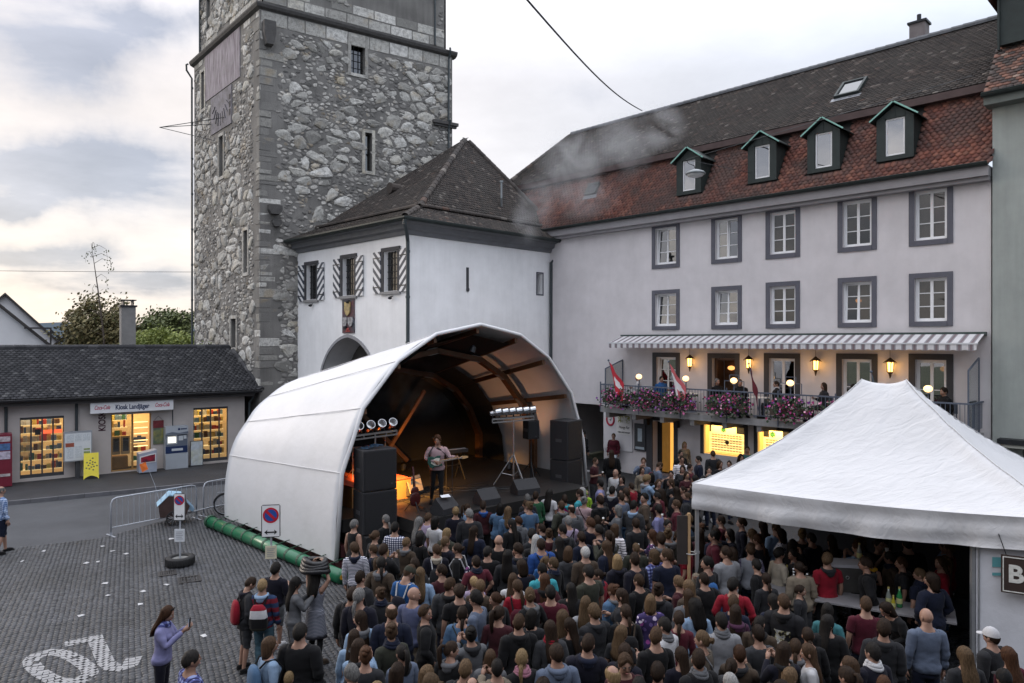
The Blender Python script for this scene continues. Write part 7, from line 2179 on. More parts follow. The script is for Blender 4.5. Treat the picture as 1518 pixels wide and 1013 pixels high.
for(x,y,z,r)in((-.72,.10,.92,.19),(-.55,-.30,1.25,.22),(.55,-.25,1.18,.24)):
 mb=MB();mb.lathe([(r,0),(r*.9,.012),(.05,.028),(.04,.05),(.01,.055)],(x,y,z),20);mb.build('cymbal',BRASS,dk)
 mb=MB();mb.tube([(x,y,.05),(x,y,z+.08)],.012,6)
 for a in(0,2.1,4.2):mb.tube([(x,y,.30),(x+.22*math.cos(a),y+.22*math.sin(a),.01)],.009,5)
 mb.build('cymbal_stand',PLATE,dk)
mb=MB();mb.lathe([(.15,.42),(.16,.46),(.14,.50)],(-.05,.65,0),14);mb.tube([(-.05,.65,0),(-.05,.65,.42)],.02,6);mb.build('stool',CAB,dk)
# par-can light bars
CHROME=mat('par_chrome',(.62,.62,.64),.22,.1,8,metal=.95)

def par_bar(name,label,x,y,z,n,L,aim,legz,rz):
 t=sthing(name,label,'light stand',x,y,z,rz)
 mb=MB();mb.bar((-L/2,0,0),(L/2,0,0),.05);mb.bar((-L/2,0,-.10),(L/2,0,-.10),.04);
 for i in range(5):xx=-L/2+L*i/4;mb.bar((xx,0,-.10),(xx,0,0),.03)
 mb.build('bar',PLATE,t)
 mb=MB();mb.tube([(0,0,-.1),(0,0,legz)],.028,8)
 for a in(.5,2.6,4.7):mb.tube([(0,0,legz+.95),(.62*math.cos(a),.62*math.sin(a),legz+.02)],.018,6);mb.tube([(0,0,legz+.3),(.36*math.cos(a),.36*math.sin(a),legz+.38)],.010,6)
 mb.build('tripod',PLATE,t)
 for i in range(n):
  xx=-L/2+L*(i+.5)/n
  mb=MB();mb.lathe([(.02,-.20),(.075,-.17),(.085,-.08),(.115,.0),(.118,.16),(.108,.16),(.105,.02)],(0,0,0),14)
  c_=mb.build('par_can',CHROME,t);c_.location=(xx,0,.20);c_.rotation_euler=aim
  mb=MB();mb.lathe([(.104,.015),(.104,.02),(.0,.03)],(0,0,0),14);mb.build('lens',mat('par_lens',(.5,.5,.5),.15,.1,9,metal=.6),c_)
  mb=MB();mb.bar((xx-.125,0,.03),(xx-.125,0,.22),.02);mb.bar((xx+.125,0,.03),(xx+.125,0,.22),.02);mb.bar((xx-.125,0,.03),(xx+.125,0,.03),.02);mb.build('yoke',IRON,t)
 return t

par_bar('light_stand','light stand with four chrome par cans behind the left loudspeaker stack',1.55,.9,3.22,4,1.55,(R(62),0,R(-22)),DZ-3.22,8)
par_bar('light_stand','light stand with six chrome par cans beside the right loudspeaker stack',6.15,.35,3.35,6,1.6,(R(80),0,R(62)),DZ-3.35,-6)
# keyboard on trestle, mic stands, keyboard lamp
t_=sthing('keyboard','keyboard on a trestle in the dark middle of the stage','keyboard',5.2,2.4,DZ,-6)
mb=MB();mb.box(-.65,-.18,.86,.65,.18,.97);mb.build('body',CAB,t_);mb=MB();mb.box(-.58,-.17,.971,.58,-.03,.985);mb.build('keys',mat('keys_ivory',(.30,.30,.32),.4,.5,60),t_)
mb=MB();mb.box(-.35,.0,.99,-.05,.16,1.06);mb.build('mixer',mat('mixer_grey',(.12,.12,.14),.5,.3,30),t_)
mb=MB()
for s_ in(-1,1):mb.bar((s_*.5,-.25,0),(s_*.35,.05,.86),.035);mb.bar((s_*.45,.28,0),(s_*.5,-.05,.86),.035)
mb.bar((-.5,0,.45),(.5,0,.45),.02);mb.build('trestle',IRON,t_)
for k,(x,y,lb)in enumerate(((3.05,-.55,'microphone stand with boom in front of the guitarist'),(4.2,1.2,'microphone stand beside the keyboard'))):
 t_=sthing('microphone_stand',lb,'microphone stand',x,y,DZ,0)
 mb=MB();mb.tube([(0,0,.02),(0,0,1.2)],.011,6);mb.tube([(0,0,1.2),(-.30,.10,1.52)],.009,6)
 for a in(.4,2.5,4.6):mb.tube([(0,0,.12),(.28*math.cos(a),.28*math.sin(a),.01)],.010,6)
 mb.build('stand',IRON,t_);mb=MB();mb.tube([(-.30,.10,1.52),(-.38,.12,1.57)],[.018,.028],8);mb.ball((-.40,.125,1.58),.030,n=8,m=6);mb.build('microphone',CAB,t_)
t_=sthing('guitar_stand','guitar resting on a floor stand at the left of the guitarist','guitar',1.95,-.35,DZ,0)
mb=MB()
for a in(.4,2.5,4.6):mb.tube([(0,0,.35),(.25*math.cos(a),.25*math.sin(a),.01)],.012,6)
mb.tube([(0,0,.35),(0,.06,.8)],.012,6);mb.build('stand',IRON,t_)
mb=MB();mb.ball((0,-.05,.32),.17,.03,.19,14,8);mb.ball((0,-.03,.52),.13,.03,.13,12,8);mb.bar((0,-.03,.6),(0,.07,1.15),.05,.025);mb.build('guitar',mat('guitar_dark_red',(.05,.01,.01),.25,.2,4),t_)
mb=MB()
for k in range(7):
 p=[(gr.uniform(1.5,6),gr.uniform(-1.0,2.2))for _ in range(4)];pts=[]
 for i in range(19):
  u_=i/18*3;j=min(int(u_),2);f_=u_-j;f_=f_*f_*(3-2*f_)
  pts.append((p[j][0]+(p[j+1][0]-p[j][0])*f_+.05*math.sin(i*2),p[j][1]+(p[j+1][1]-p[j][1])*f_+.04*math.cos(i*3),DZ+.012+.002*k))
 mb.tube(pts,.010,5)
tag(place(mb.build('stage_cables',mat('cable_black',(.012,.012,.013),.6,.1),None),STM),'black cables looping over the stage deck','cable')
# the orange stage lamp and the dim spill that lights the guitarist
def spot(name,label,x,y,z,tx,ty,tz,energy,color,size,blend=.6,parent=None):
 t=sthing(name,label,'lamp',x,y,z)
 d=(STM@Vector((tx,ty,tz))-STM@Vector((x,y,z))).normalized()
 l_=bpy.data.lights.new('stage_lamp','SPOT');l_.energy=energy;l_.color=color;l_.spot_size=R(size);l_.spot_blend=blend;l_.shadow_soft_size=.06
 o=bpy.data.objects.new('stage_lamp',l_);COL.objects.link(o);o.parent=t;o.rotation_euler=(Matrix.Rotation(-SRZ,3,'Z')@d).to_track_quat('-Z','Y').to_euler()
 mb=MB();mb.lathe([(.03,-.25),(.09,-.2),(.10,-.02),(.088,-.02),(.085,-.1)],(0,0,0),12);c_=mb.build('lamp_body',IRON,t)
 c_.rotation_euler=(Matrix.Rotation(-SRZ,3,'Z')@d).to_track_quat('Z','Y').to_euler()
 return t

spot('stage_lamp','orange stage lamp hung under the arch above the drums',1.30,.50,2.75,2.35,1.45,1.6,1000,(1,.42,.07),80)
spot('stage_lamp','warm stage lamp hung high at the front of the canopy',4.6,.5,5.35,3.0,.3,1.9,70,(1,.72,.55),40)
spot('stage_lamp','warm floor lamp behind the right arch leg',7.4,1.9,1.6,8.4,2.6,4.2,28,(1,.50,.26),95)
spot('stage_lamp','small orange floor lamp at the foot of the timber brace',5.0,4.6,1.5,6.0,5.6,3.2,60,(1,.42,.10),40)

# ------------------------------------------------------------------ white market tent
TA=Vector((3.54,14.0,0));tu=Vector((.87,-.49,0)).normalized();tv=Vector((.57,.82,0)).normalized()
TL,TD,TE,TP=6.0,5.0,2.93,4.92
tent=thing('market_tent','big white market tent with peaked fabric roof and hanging valance over the bar','tent',TA)
TENT=bpy.data.materials.new('white_tent_fabric');TENT.use_nodes=True
t=TENT.node_tree;q=NT(t);b=t.nodes['Principled BSDF'];tcn=q.n('ShaderNodeTexCoord').outputs['Object']
q.put(b.inputs['Base Color'],q.mix(q.range(q.noise(tcn,1.3,6,.6),.45,.7,0,.35),(.54,.54,.555),(.46,.46,.47)));b.inputs['Roughness'].default_value=.6;b.inputs['Specular IOR Level'].default_value=.3
mpn=q.n('ShaderNodeMapping');t.links.new(tcn,mpn.inputs[0]);mpn.inputs['Rotation'].default_value=(0,0,R(35));mpn.inputs['Scale'].default_value=(1,3.2,1)
bp=q.n('ShaderNodeBump');bp.inputs['Strength'].default_value=.4;bp.inputs['Distance'].default_value=.08;t.links.new(q.noise(mpn.outputs[0],2.4,5,.55,dist=.6),bp.inputs['Height']);t.links.new(bp.outputs[0],b.inputs['Normal'])
tl=q.n('ShaderNodeBsdfTranslucent');tl.inputs[0].default_value=(.6,.6,.62,1);mx=q.n('ShaderNodeMixShader');mx.inputs[0].default_value=.05
outn=t.nodes['Material Output'];t.links.new(b.outputs[0],mx.inputs[1]);t.links.new(tl.outputs[0],mx.inputs[2]);t.links.new(mx.outputs[0],outn.inputs[0])

def roof_z(a,b):
 da=max(0.0,abs(a-3.0)-.40)/2.6;db=abs(b-2.5)/2.5
 d=max(da,db);g=1-d
 z=TE+(TP-TE)*(.80*g**1.22+.20*g**3)
 hip=math.exp(-((da-db)/.10)**2)
 z+=.055*hip*g*(1-g)*4
 z-=.10*math.sin(PI*min(1,g*1.25))*(1-hip)*.6          # fabric hangs between the hips
 if db<.14 and abs(a-3)<.40:z-=.075*(1-(abs(a-3)/.40)**2)*(1-db/.14)
 # gathers beside the right hand hip
 w=math.exp(-((da-db-.10)/.16)**2)*(1 if a>3 else .25)*g
 z+=.030*w*math.sin(20*(a+b)+6*math.sin(3*a))+.022*noise.noise(Vector((a*2.2,b*2.2,1)))*g
 edge=min(a,TL-a,b,TD-b)
 if edge<.6:z-=.055*math.sin(PI*(a/TL if b<.6 or b>TD-.6 else b/TD))*(1-edge/.6)*1.6
 return z

tp=lambda a,b,z:tuple(tu*a+tv*b+Vector((0,0,z)))
mb=MB();na,nb=120,90
for off in(0,-.012):
 for j in range(nb+1):
  for i in range(na+1):mb.v.append(tp(TL*i/na,TD*j/nb,roof_z(TL*i/na,TD*j/nb)+off))
o_=(na+1)*(nb+1)
for j in range(nb):
 for i in range(na):
  p=j*(na+1)+i;mb.f+=[[p,p+1,p+na+2,p+na+1],[p+o_,p+na+1+o_,p+na+2+o_,p+1+o_]];mb.m+=[0,0]
mb.build('roof',TENT,tent,True)
mb=MB()      # hip seams
for sa,sb in((0,0),(TL,0),(0,TD),(TL,TD)):
 ea=2.6 if sa==0 else 3.4
 mb.tube([tp(sa+(ea-sa)*k/24,sb+(2.5-sb)*k/24,roof_z(sa+(ea-sa)*k/24,sb+(2.5-sb)*k/24)+.002)for k in range(25)],.010,5)
mb.build('seam',TENT,tent,True)

def valance(p0,p1,n,name):
 mb=MB();rows=6
 for off in(0,1):
  for r in range(rows+1):
   for i in range(n+1):
    f=i/n;a=p0[0]+(p1[0]-p0[0])*f;b=p0[1]+(p1[1]-p0[1])*f
    z0=roof_z(a,b);drop=.50*r/rows;nrm=Vector((p1[1]-p0[1],-(p1[0]-p0[0]),0));nrm=(tu*nrm.x+tv*nrm.y).normalized()
    w=.03*math.sin(f*21+r*.4)*(r/rows)+.02*math.sin(f*47+2)*(r/rows)+.012*off+.02*math.sin(r*1.7+f*3)
    mb.v.append(tuple(Vector(tp(a,b,z0-drop-.05*math.sin(PI*f)*r/rows))+nrm*(w+.006)))
 o=(rows+1)*(n+1)
 for r in range(rows):
  for i in range(n):
   p=r*(n+1)+i;mb.f+=[[p,p+n+1,p+n+2,p+1],[p+o,p+1+o,p+n+2+o,p+n+1+o]];mb.m+=[0,0]
 mb.build(name,TENT,tent,True)

valance((0,0),(TL,0),90,'valance');valance((0,TD),(0,0),70,'valance');valance((TL,0),(TL,TD),60,'valance');valance((TL,TD),(0,TD),60,'valance')
ALU=mat('aluminium',(.42,.43,.45),.4,.1,8,metal=.7)
for a,b in((.06,.06),(TL-.06,.06),(.06,TD-.06),(TL-.06,TD-.06)):
 mb=MB();c=Vector(tp(a,b,0));mb.bar(c,c+Vector((0,0,2.9)),.065);mb.bar(c,c+Vector((0,0,.012)),.2);mb.bar(c+Vector((0,0,1.55)),c+Vector((0,0,1.60)),.085);mb.build('pole',ALU,tent)
mb=MB()
for(a0,b0),(a1,b1)in(((0,.06),(TL,.06)),((0,TD-.06),(TL,TD-.06)),((.06,0),(.06,TD)),((TL-.06,0),(TL-.06,TD))):
 for k in range(3):
  f0,f1=k/3,(k+1)/3
  for za,zb in((2.86,2.50),(2.50,2.86)):mb.bar(tp(a0+(a1-a0)*f0,b0+(b1-b0)*f0,za),tp(a0+(a1-a0)*f1,b0+(b1-b0)*f1,zb),.03,.02)
mb.build('truss',ALU,tent)
mb=MB();w0,w1=4.66,TL
mb.add([tp(w0,.10,.05),tp(w1,.10,.05),tp(w1,.10,2.75),tp(w0,.10,2.75),tp(w0,.13,.05),tp(w1,.13,.05),tp(w1,.13,2.75),tp(w0,.13,2.75)],[[0,1,2,3],[7,6,5,4],[0,4,5,1],[1,5,6,2],[2,6,7,3],[3,7,4,0]]);mb.build('side_wall',mat('tent_wall',(.55,.56,.60),.7,.1,2.5,.3,12),tent)
mb=MB();mb.bar(tp(w0-.05,.12,0),tp(w0-.05,.12,2.8),.06);mb.bar(tp(w0+.035,.085,0.05),tp(w0+.035,.085,2.7),.022);mb.build('wall_pole',ALU,tent)
mb=MB();mb.add([tp(w0+.22,.085,2.02),tp(w0+.52,.085,2.06),tp(w0+.52,.085,2.22),tp(w0+.22,.085,2.18)],[[0,1,2,3]]);mb.add([tp(w0+.22,.078,1.88),tp(w0+.52,.078,1.92),tp(w0+.52,.078,1.97),tp(w0+.22,.078,1.93)],[[0,1,2,3]]);mb.build('teal_print',mat('teal_print',(.10,.30,.33),.6,.1),tent)
mb=MB()
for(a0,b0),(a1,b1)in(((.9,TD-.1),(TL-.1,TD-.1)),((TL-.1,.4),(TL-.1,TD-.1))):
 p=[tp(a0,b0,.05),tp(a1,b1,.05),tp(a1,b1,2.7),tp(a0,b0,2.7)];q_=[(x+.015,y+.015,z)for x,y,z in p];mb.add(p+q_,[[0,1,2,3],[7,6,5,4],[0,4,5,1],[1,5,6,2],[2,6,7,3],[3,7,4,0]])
mb.build('rear_wall',mat('tent_shade_wall',(.045,.045,.05),.8,.15,2),tent)  # dark walls added to deepen the shade under the tent
t_=thing('beer_sign','dark brown sign with pale frame lettered BIER hanging at the right edge','sign',TA+Vector(tp(5.32,-.06,1.98)),math.atan2(tu.y,tu.x))
mb=MB();mb.box(-.32,-.02,-.30,.62,.02,.30);mb.build('board',mat('sign_board_brown',(.035,.022,.018),.6,.2,5),t_)
mb=MB()
for a,b,c,d in((-.30,-.28,.60,-.265),(-.30,.265,.60,.28),(-.30,-.265,-.285,.265),(.585,-.265,.60,.265)):mb.box(a,-.027,b,c,-.021,d)
mb.build('sign_frame',mat('chalk_white',(.55,.55,.52),.8,.2,15),t_)
text('lettering','BIER',.38,mat('chalk_white',(.55,.55,.52),.8,.2,15),t_,(-.235,-.024,-.0),align='LEFT',bold=.012)
mb=MB();mb.bar((-.25,0,.3),(-.35,.02,.62),.012);mb.bar((.55,0,.3),(.6,.02,.62),.012);mb.build('cord',IRON,t_)
# timber post and dark board at the near left leg
t_=thing('timber_board','dark panel on a raw timber batten tied to the left tent pole','board',TA+Vector((-.06,-.04,0)))
mb=MB();mb.box(-.05,-.03,0,.0,.03,2.35);mb.build('batten',mat('raw_timber',(.36,.23,.12),.7,.15,3),t_);mb=MB();mb.box(-.26,-.012,1.35,-.052,.012,2.30);mb.build('panel',mat('panel_dark',(.030,.024,.022),.7,.2,4),t_)
mb=MB();mb.tube([(.11*math.cos(2*PI*i/14)+.02,.10*math.sin(2*PI*i/14)+.04,1.56)for i in range(15)],.008,5);mb.build('tie',mat('cord_pale',(.5,.5,.5),.7,0),t_)

# ------------------------------------------------------------------ bar under the tent
BM=Matrix.Translation(TA)@Matrix.Rotation(math.atan2(tu.y,tu.x),4,'Z')
brz=math.atan2(tu.y,tu.x)

def bthing(name,label,cat,a,b,z=0.0,rz=0.0,group=None):
 return thing(name,label,cat,BM@Vector((a,b,z)),brz+R(rz),group)

TABLE=mat('table_grey',(.17,.165,.175),.5,.15,4)
for a,b,L,D_,rz,lb in((2.0,.95,1.9,.75,55,'grey bar table with plastic cups under the left half of the tent'),(3.3,.45,2.2,.72,0,'grey bar table along the open front of the tent'),(3.0,2.7,2.2,.7,10,'dark back table with bar equipment deep under the tent')):
 t_=bthing('bar_table',lb,'table',a,b,0,rz)
 mb=MB();mb.box(-L/2,-D_/2,.97,L/2,D_/2,1.0);mb.build('tabletop',TABLE,t_)
 for sx in(-1,1):
  mb=MB();x=sx*(L/2-.2);mb.bar((x,-D_/2+.06,0),(x,-D_/2+.06,.97),.035);mb.bar((x,D_/2-.06,0),(x,D_/2-.06,.97),.035);mb.bar((x,-D_/2+.06,.4),(x,D_/2-.06,.4),.03);mb.build('leg',ALU,t_)
t_=bthing('drink_dispenser','boxy steel drinks dispenser with pale top on the bar table','dispenser',2.62,1.0,1.0,20)
mb=MB();mb.box(-.28,-.2,.0,.28,.2,.46);mb.build('body',mat('dispenser_steel',(.12,.115,.11),.4,.2,5,metal=.5),t_);mb=MB();mb.box(-.29,-.21,.461,.29,.21,.52);mb.build('top',mat('dispenser_top',(.42,.42,.46),.4,.1),t_);mb=MB();mb.tube([(.03*math.cos(i*.6),-.206,.28+.03*math.sin(i*.6))for i in range(12)],.006,5);mb.build('dial',ALU,t_)
CUP=glass_mat('plastic_cup',(.75,.76,.78),.22,.1)
mbc=MB();mbc.lathe([(.032,0),(.045,.12),(.042,.12),(.030,.006)],(0,0,0),12);cup_me=mbc.mesh('plastic_cup',CUP,True)
BEER=mat('beer',(.42,.20,.03),.15,.1,9);FOAM=mat('beer_foam',(.62,.58,.5),.7,.1,20)
k_=0
for a,b,nn in((1.62,.62,4),(1.75,.75,5),(1.88,.58,5),(2.0,.72,4),(1.72,.45,3),(2.3,1.5,6),(2.42,1.6,6)):
 t_=bthing('cup_stack',['leftmost stack of clear plastic cups on the bar table','tall stack of clear plastic cups behind the leftmost stack','stack of clear plastic cups nearest the table edge','stack of clear plastic cups beside the drinks dispenser','short stack of clear plastic cups at the table front','stack of clear cups behind the dispenser','rear stack of clear cups behind the dispenser'][k_],'cups',a,b,1.002,0,'stacks of plastic cups on the bar');k_+=1
 for i in range(nn):link('cup',cup_me,t_,(0,0,.055*i))
def bottle(a,b,z,c,label,s=1.0):
 t_=bthing('bottle',label,'bottle',a,b,z,0,'bottles on the bar tables')
 mb=MB();mb.lathe([(.04*s,0),(.042*s,.02),(.042*s,.17*s),(.016*s,.24*s),(.015*s,.29*s)],(0,0,0),12);mb.build('glass',mat('bottle_'+c[0],c[1],.12,.1,9,spec=.7),t_,True);mb=MB();mb.lathe([(.017*s,.285*s),(.017*s,.31*s)],(0,0,0),8);mb.build('cap',mat('bottle_cap',(.35,.3,.1),.4,0),t_)
 mb=MB();mb.lathe([(.0435*s,.06*s),(.0435*s,.14*s)],(0,0,0),12);mb.build('label',mat('bottle_label',(.40,.40,.18),.6,.2,12),t_)
bottle(3.55,.45,1.002,('green',(.02,.16,.05)),'green bottle on the front bar table left of the bald head',1.15);bottle(3.38,.40,1.002,('clear',(.18,.2,.18)),'clear bottle beside the green bottle',1.1);bottle(3.46,.28,1.002,('yellow',(.30,.26,.02)),'small yellow bottle in front of the green bottle',.8)
bottle(1.60,.95,1.002,('yellow',(.30,.26,.02)),'yellow bottle standing among the plastic cups',1.0);bottle(2.85,1.45,1.45,('clear',(.18,.2,.18)),'clear bottle standing above the drinks dispenser',1.1);bottle(3.1,2.7,1.002,('green',(.02,.16,.05)),'green bottle on the dark back table',1.1);bottle(2.7,2.75,1.002,('yellow',(.30,.26,.02)),'yellow bottle on the dark back table',1.1)
t_=bthing('flower_vase','vase of yellow flowers behind the bar table','vase',3.05,1.3,1.0)
mb=MB();mb.lathe([(.05,0),(.06,.12),(.04,.2)],(0,0,0),12);mb.build('vase',mat('vase_glass',(.2,.22,.22),.1,.1),t_);mb=MB()
for i in range(12):mb.ball((.10*math.cos(i*2.4)*(.4+i/14),.10*math.sin(i*2.4)*(.4+i/14),.30+.03*(i%3)),.032,n=8,m=5)
mb.build('blossoms',mat('yellow_bloom',(.55,.30,.02),.7,.3,20),t_);mb=MB()
for i in range(12):mb.bar((0,0,.15),(.10*math.cos(i*2.4)*(.4+i/14),.10*math.sin(i*2.4)*(.4+i/14),.29),.008)
mb.build('stems',LEAF,t_)
bthing_b=bthing('pitcher','clear pitcher with dregs of beer on the bar table','pitcher',1.45,1.25,1.002)
mb=MB();mb.lathe([(.07,0),(.085,.24),(.08,.24),(.066,.01)],(0,0,0),14);mb.tube([(.08,0,.2),(.14,0,.18),(.14,0,.08),(.075,0,.05)],.010,6);mb.build('jug',CUP,bthing_b,True);mb=MB();mb.lathe([(.064,.012),(.070,.09)],(0,0,0),14);mb.build('beer',BEER,bthing_b)
for a,b,w,d,h,rz,lb in((4.15,3.2,.6,.5,.85,5,'dark fridge deep in the shade under the tent'),(4.75,3.0,.55,.5,.6,-8,'dark crate pile beside the fridge under the tent')):
 t_=bthing('bar_fridge',lb,'fridge',a,b,0,rz);mb=MB();mb.box(-w/2,-d/2,.01,w/2,d/2,h);mb.build('body',mat('fridge_black',(.03,.03,.032),.4,.2,4),t_,bevel=.01);mb=MB();mb.box(-w/2+.04,-d/2-.012,.06,w/2-.04,-d/2-.002,h-.06);mb.build('door',mat('fridge_glass_dark',(.05,.052,.055),.2,.3,6),t_)
# ------------------------------------------------------------------ left side of the square: barriers, signs, bicycle and trailer
GALV=mat('galvanised',(.36,.38,.42),.45,.15,9,metal=.3)

def barrier(p0,p1,label):
 p0,p1=Vector((*p0,0)),Vector((*p1,0));L=(p1-p0).length
 t_=thing('crowd_barrier',label,'barrier',p0,math.atan2(p1.y-p0.y,p1.x-p0.x),'barriers beside the stage')
 mb=MB();r=.022;mb.tube([(0,0,.05),(0,0,.95),(.05,0,1.06),(.15,0,1.10),(L-.15,0,1.10),(L-.05,0,1.06),(L,0,.95),(L,0,.05)],r,8);mb.tube([(0,0,.24),(L,0,.24)],r*.8,8);mb.build('frame',GALV,t_,True)
 n=int(L/.16)
 m_=MB();m_.tube([(0,0,.25),(0,0,1.09)],.009,6);me=m_.mesh('bar',GALV)
 for i in range(1,n):link('bar',me,t_,(L*i/n,0,0))
 for x in(.0,L):
  mb=MB();mb.bar((x,-.28,.012),(x,.28,.012),.05,.012);mb.bar((x,0,.01),(x,0,.1),.05);mb.build('foot',GALV,t_)

barrier((-11.75,20.95),(-10.15,23.0),'steel crowd barrier in front of the bicycle trailer');barrier((-10.05,23.3),(-8.75,25.4),'steel crowd barrier partly hidden behind the stage canvas')
RUB=mat('tyre_rubber',(.014,.014,.015),.75,.2,10,.3,60);CONC=mat('sign_base_concrete',(.16,.16,.155),.9,.2,8,.3,40)
SWH=mat('sign_face_white',(.66,.66,.67),.4,.06,6);SRED=mat('sign_face_red',(.42,.015,.03),.4,.08,6);SBLU=mat('sign_face_blue',(.02,.07,.28),.4,.08,6);SBLK=mat('sign_face_black',(.012,.012,.014),.5,0)

def parking_sign(base,rz,label,w,h,ztop,sheet,tyre,pl):
 t_=thing('parking_sign',label,'road sign',base,R(rz),'no parking signs by the stage')
 mb=MB();mb.tube([(0,0,.05),(0,0,ztop-.02)],.022,8);mb.build('post',GALV,t_)
 z0=ztop-h;c=.03
 mb=MB();mb.prism([(-w/2+c,z0),(w/2-c,z0),(w/2,z0+c),(w/2,ztop-c),(w/2-c,ztop),(-w/2+c,ztop),(-w/2,ztop-c),(-w/2,z0+c)],-.045,-.028);pn=mb.build('plate',mat('sign_edge_dark',(.05,.05,.055),.5,.1),t_)
 mb=MB();e=.018;mb.box(-w/2+e,-.050,z0+e,w/2-e,-.0455,ztop-e);mb.build('face',SWH,pn)
 cz=ztop-w*.5-.03;ro=w*.42
 disc=lambda r,y,m,nm:(lambda mb:mb.build(nm,m,pn))(MB().lathe([(0.001,y+.002),(r,y+.002),(r,y),(0.001,y)],(0,0,cz),28,ax='y'))
 disc(ro,-.0545,SRED,'red_ring');disc(ro*.76,-.0575,SBLU,'blue_disc')
 mb=MB();mb.bar((-ro*.55,-.0605,cz+ro*.55),(ro*.55,-.0605,cz-ro*.55),.004,ro*.22,up=(0,1,0));
 mb2=MB();d=ro*.12;a=ro*.56
 mb2.add([(-a-d,-.060,cz+a-d),(-a+d,-.060,cz+a+d),(a+d,-.060,cz-a+d),(a-d,-.060,cz-a-d)],[[0,3,2,1]]);mb2.build('red_bar',SRED,pn)
 az=z0+h*.16;aw_=w*.34
 mb=MB();mb.box(-aw_*.6,-.0565,az-.014,aw_*.6,-.0525,az+.014)
 for s_ in(-1,1):mb.prism([(s_*aw_,az),(s_*aw_*.5,az+.055),(s_*aw_*.62,az),(s_*aw_*.5,az-.055)],-.0568,-.0522)
 mb.build('double_arrow',SBLK,pn)
 if sheet:
  sw_,sh_,sz=sheet;mb=MB();mb.box(-sw_/2,-.04,sz,sw_/2,-.026,sz+sh_);sh2=mb.build('notice_sheet',mat('sheet_grey',(.50,.52,.55),.6,.08,9)if pl==0 else mat('sheet_yellowed',(.48,.44,.33),.6,.1,9),t_)
  mb=MB()
  for i in range(5):zz=sz+sh_*(.2+.14*i);mb.box(-sw_*.34,-.0435,zz,sw_*(.34-.1*(i%2)),-.0405,zz+.012)
  mb.build('print',mat('sheet_print',(.20,.21,.24),.7,.2,9),sh2)
 mb=MB();n=28;prof_=[(.20,.02),(.20,.20),(.24,.225),(.31,.215),(.345,.18),(.345,.05),(.31,.012),(.24,.0)]
 mb.lathe(prof_+[prof_[0]],(0,0,0),n);ty=mb.build('tyre',RUB,t_,True)
 mb=MB();mb.lathe([(.199,.04),(.199,.17),(.0,.175)],(0,0,0),20);mb.build('concrete_fill',CONC,t_)
 m_=MB();m_.box(-.010,-.352,.03,.010,-.335,.20);me=m_.mesh('tread_block',RUB)
 for i in range(36):link('tread_block',me,ty,(0,0,0),2*PI*i/36)

g=G(267,838);parking_sign(g,4,'no parking sign with arrow and small notice on a concrete filled tyre',.29,.69,1.83,(.25,.32,.60),True,0)
g=W(402,800,15.6);parking_sign((g.x,g.y,0),9,'larger no parking sign in front of the white stage canvas',.40,.71,2.15,(.24,.28,.97),True,1)
# bicycle and trailer
BK=Vector((-9.45,23.55,0));BRZ=R(24)
bk=thing('bicycle','black bicycle parked behind the barriers with its rear wheel showing','bicycle',BK,BRZ)
def wheel(x,r,par,name='wheel',m=RUB):
 mb=MB();mb.tube([(x+r*math.cos(2*PI*i/26),0,r+r*math.sin(2*PI*i/26))for i in range(27)],.020,7,cap=False);w=mb.build(name,m,par,True)
 mb=MB()
 for i in range(14):a=2*PI*i/14;mb.bar((x,.012*(-1)**i,r),(x+(r-.02)*math.cos(a),0,r+(r-.02)*math.sin(a)),.004)
 mb.tube([(x,-.05,r),(x,.05,r)],.02,8);mb.build('spokes',GALV,w)
 mb=MB();mb.tube([(x+(r-.03)*math.cos(2*PI*i/26),0,r+(r-.03)*math.sin(2*PI*i/26))for i in range(27)],.010,6,cap=False);mb.build('rim',GALV,w)
wheel(0,.34,bk);wheel(1.08,.34,bk)
FRM=mat('bike_frame',(.02,.02,.024),.3,.1)
mb=MB();mb.tube([(0,0,.34),(.42,0,.30),(.88,0,.78),(.30,0,.82),(.42,0,.30)],.016,7);mb.tube([(0,.03,.34),(.30,0,.82)],.010,6);mb.tube([(.88,0,.78),(1.08,0,.34)],.014,7);mb.build('frame',FRM,bk)
mb=MB();mb.tube([(.85,-.26,1.02),(.9,-.1,1.06),(.9,.1,1.06),(.85,.26,1.02)],.013,6);mb.tube([(.88,0,.78),(.9,0,1.06)],.014,6);mb.build('handlebar',GALV,bk)
mb=MB();mb.ball((.27,0,.95),.13,.07,.03,10,6);mb.tube([(.30,0,.82),(.27,0,.94)],.014,6);mb.build('saddle',RUB,bk)
mb=MB();mb.bar((-.22,-.07,.74),(.22,-.07,.74),.012);mb.bar((-.22,.07,.74),(.22,.07,.74),.012);mb.bar((-.22,-.07,.74),(-.22,.07,.74),.012);mb.bar((-.1,.06,.74),(0,.05,.36),.010);mb.build('rack',GALV,bk)
mb=MB();mb.tube([(.02+.38*math.cos(a),0,.34+.38*math.sin(a))for a in[R(20)+R(150)*i/12 for i in range(13)]],.022,6);mb.build('mudguard',FRM,bk)
tr=thing('bicycle_trailer','dark box bicycle trailer with pale blue cover and an orange pennant','trailer',(-10.62,22.5,0),R(28))
mb=MB();mb.prism([(-.42,.28),(.30,.24),(.42,.55),(.18,.86),(-.18,.92),(-.46,.62)],-.34,.34);mb.build('body',mat('trailer_dark',(.045,.025,.022),.7,.25,6),tr)
mb=MB();mb.prism([(-.50,.62),(-.46,.66),(-.16,.96),(.20,.90),(.20,.86),(-.18,.92)],-.35,.35);mb.build('cover',mat('cover_blue',(.26,.42,.55),.5,.2,4),tr)
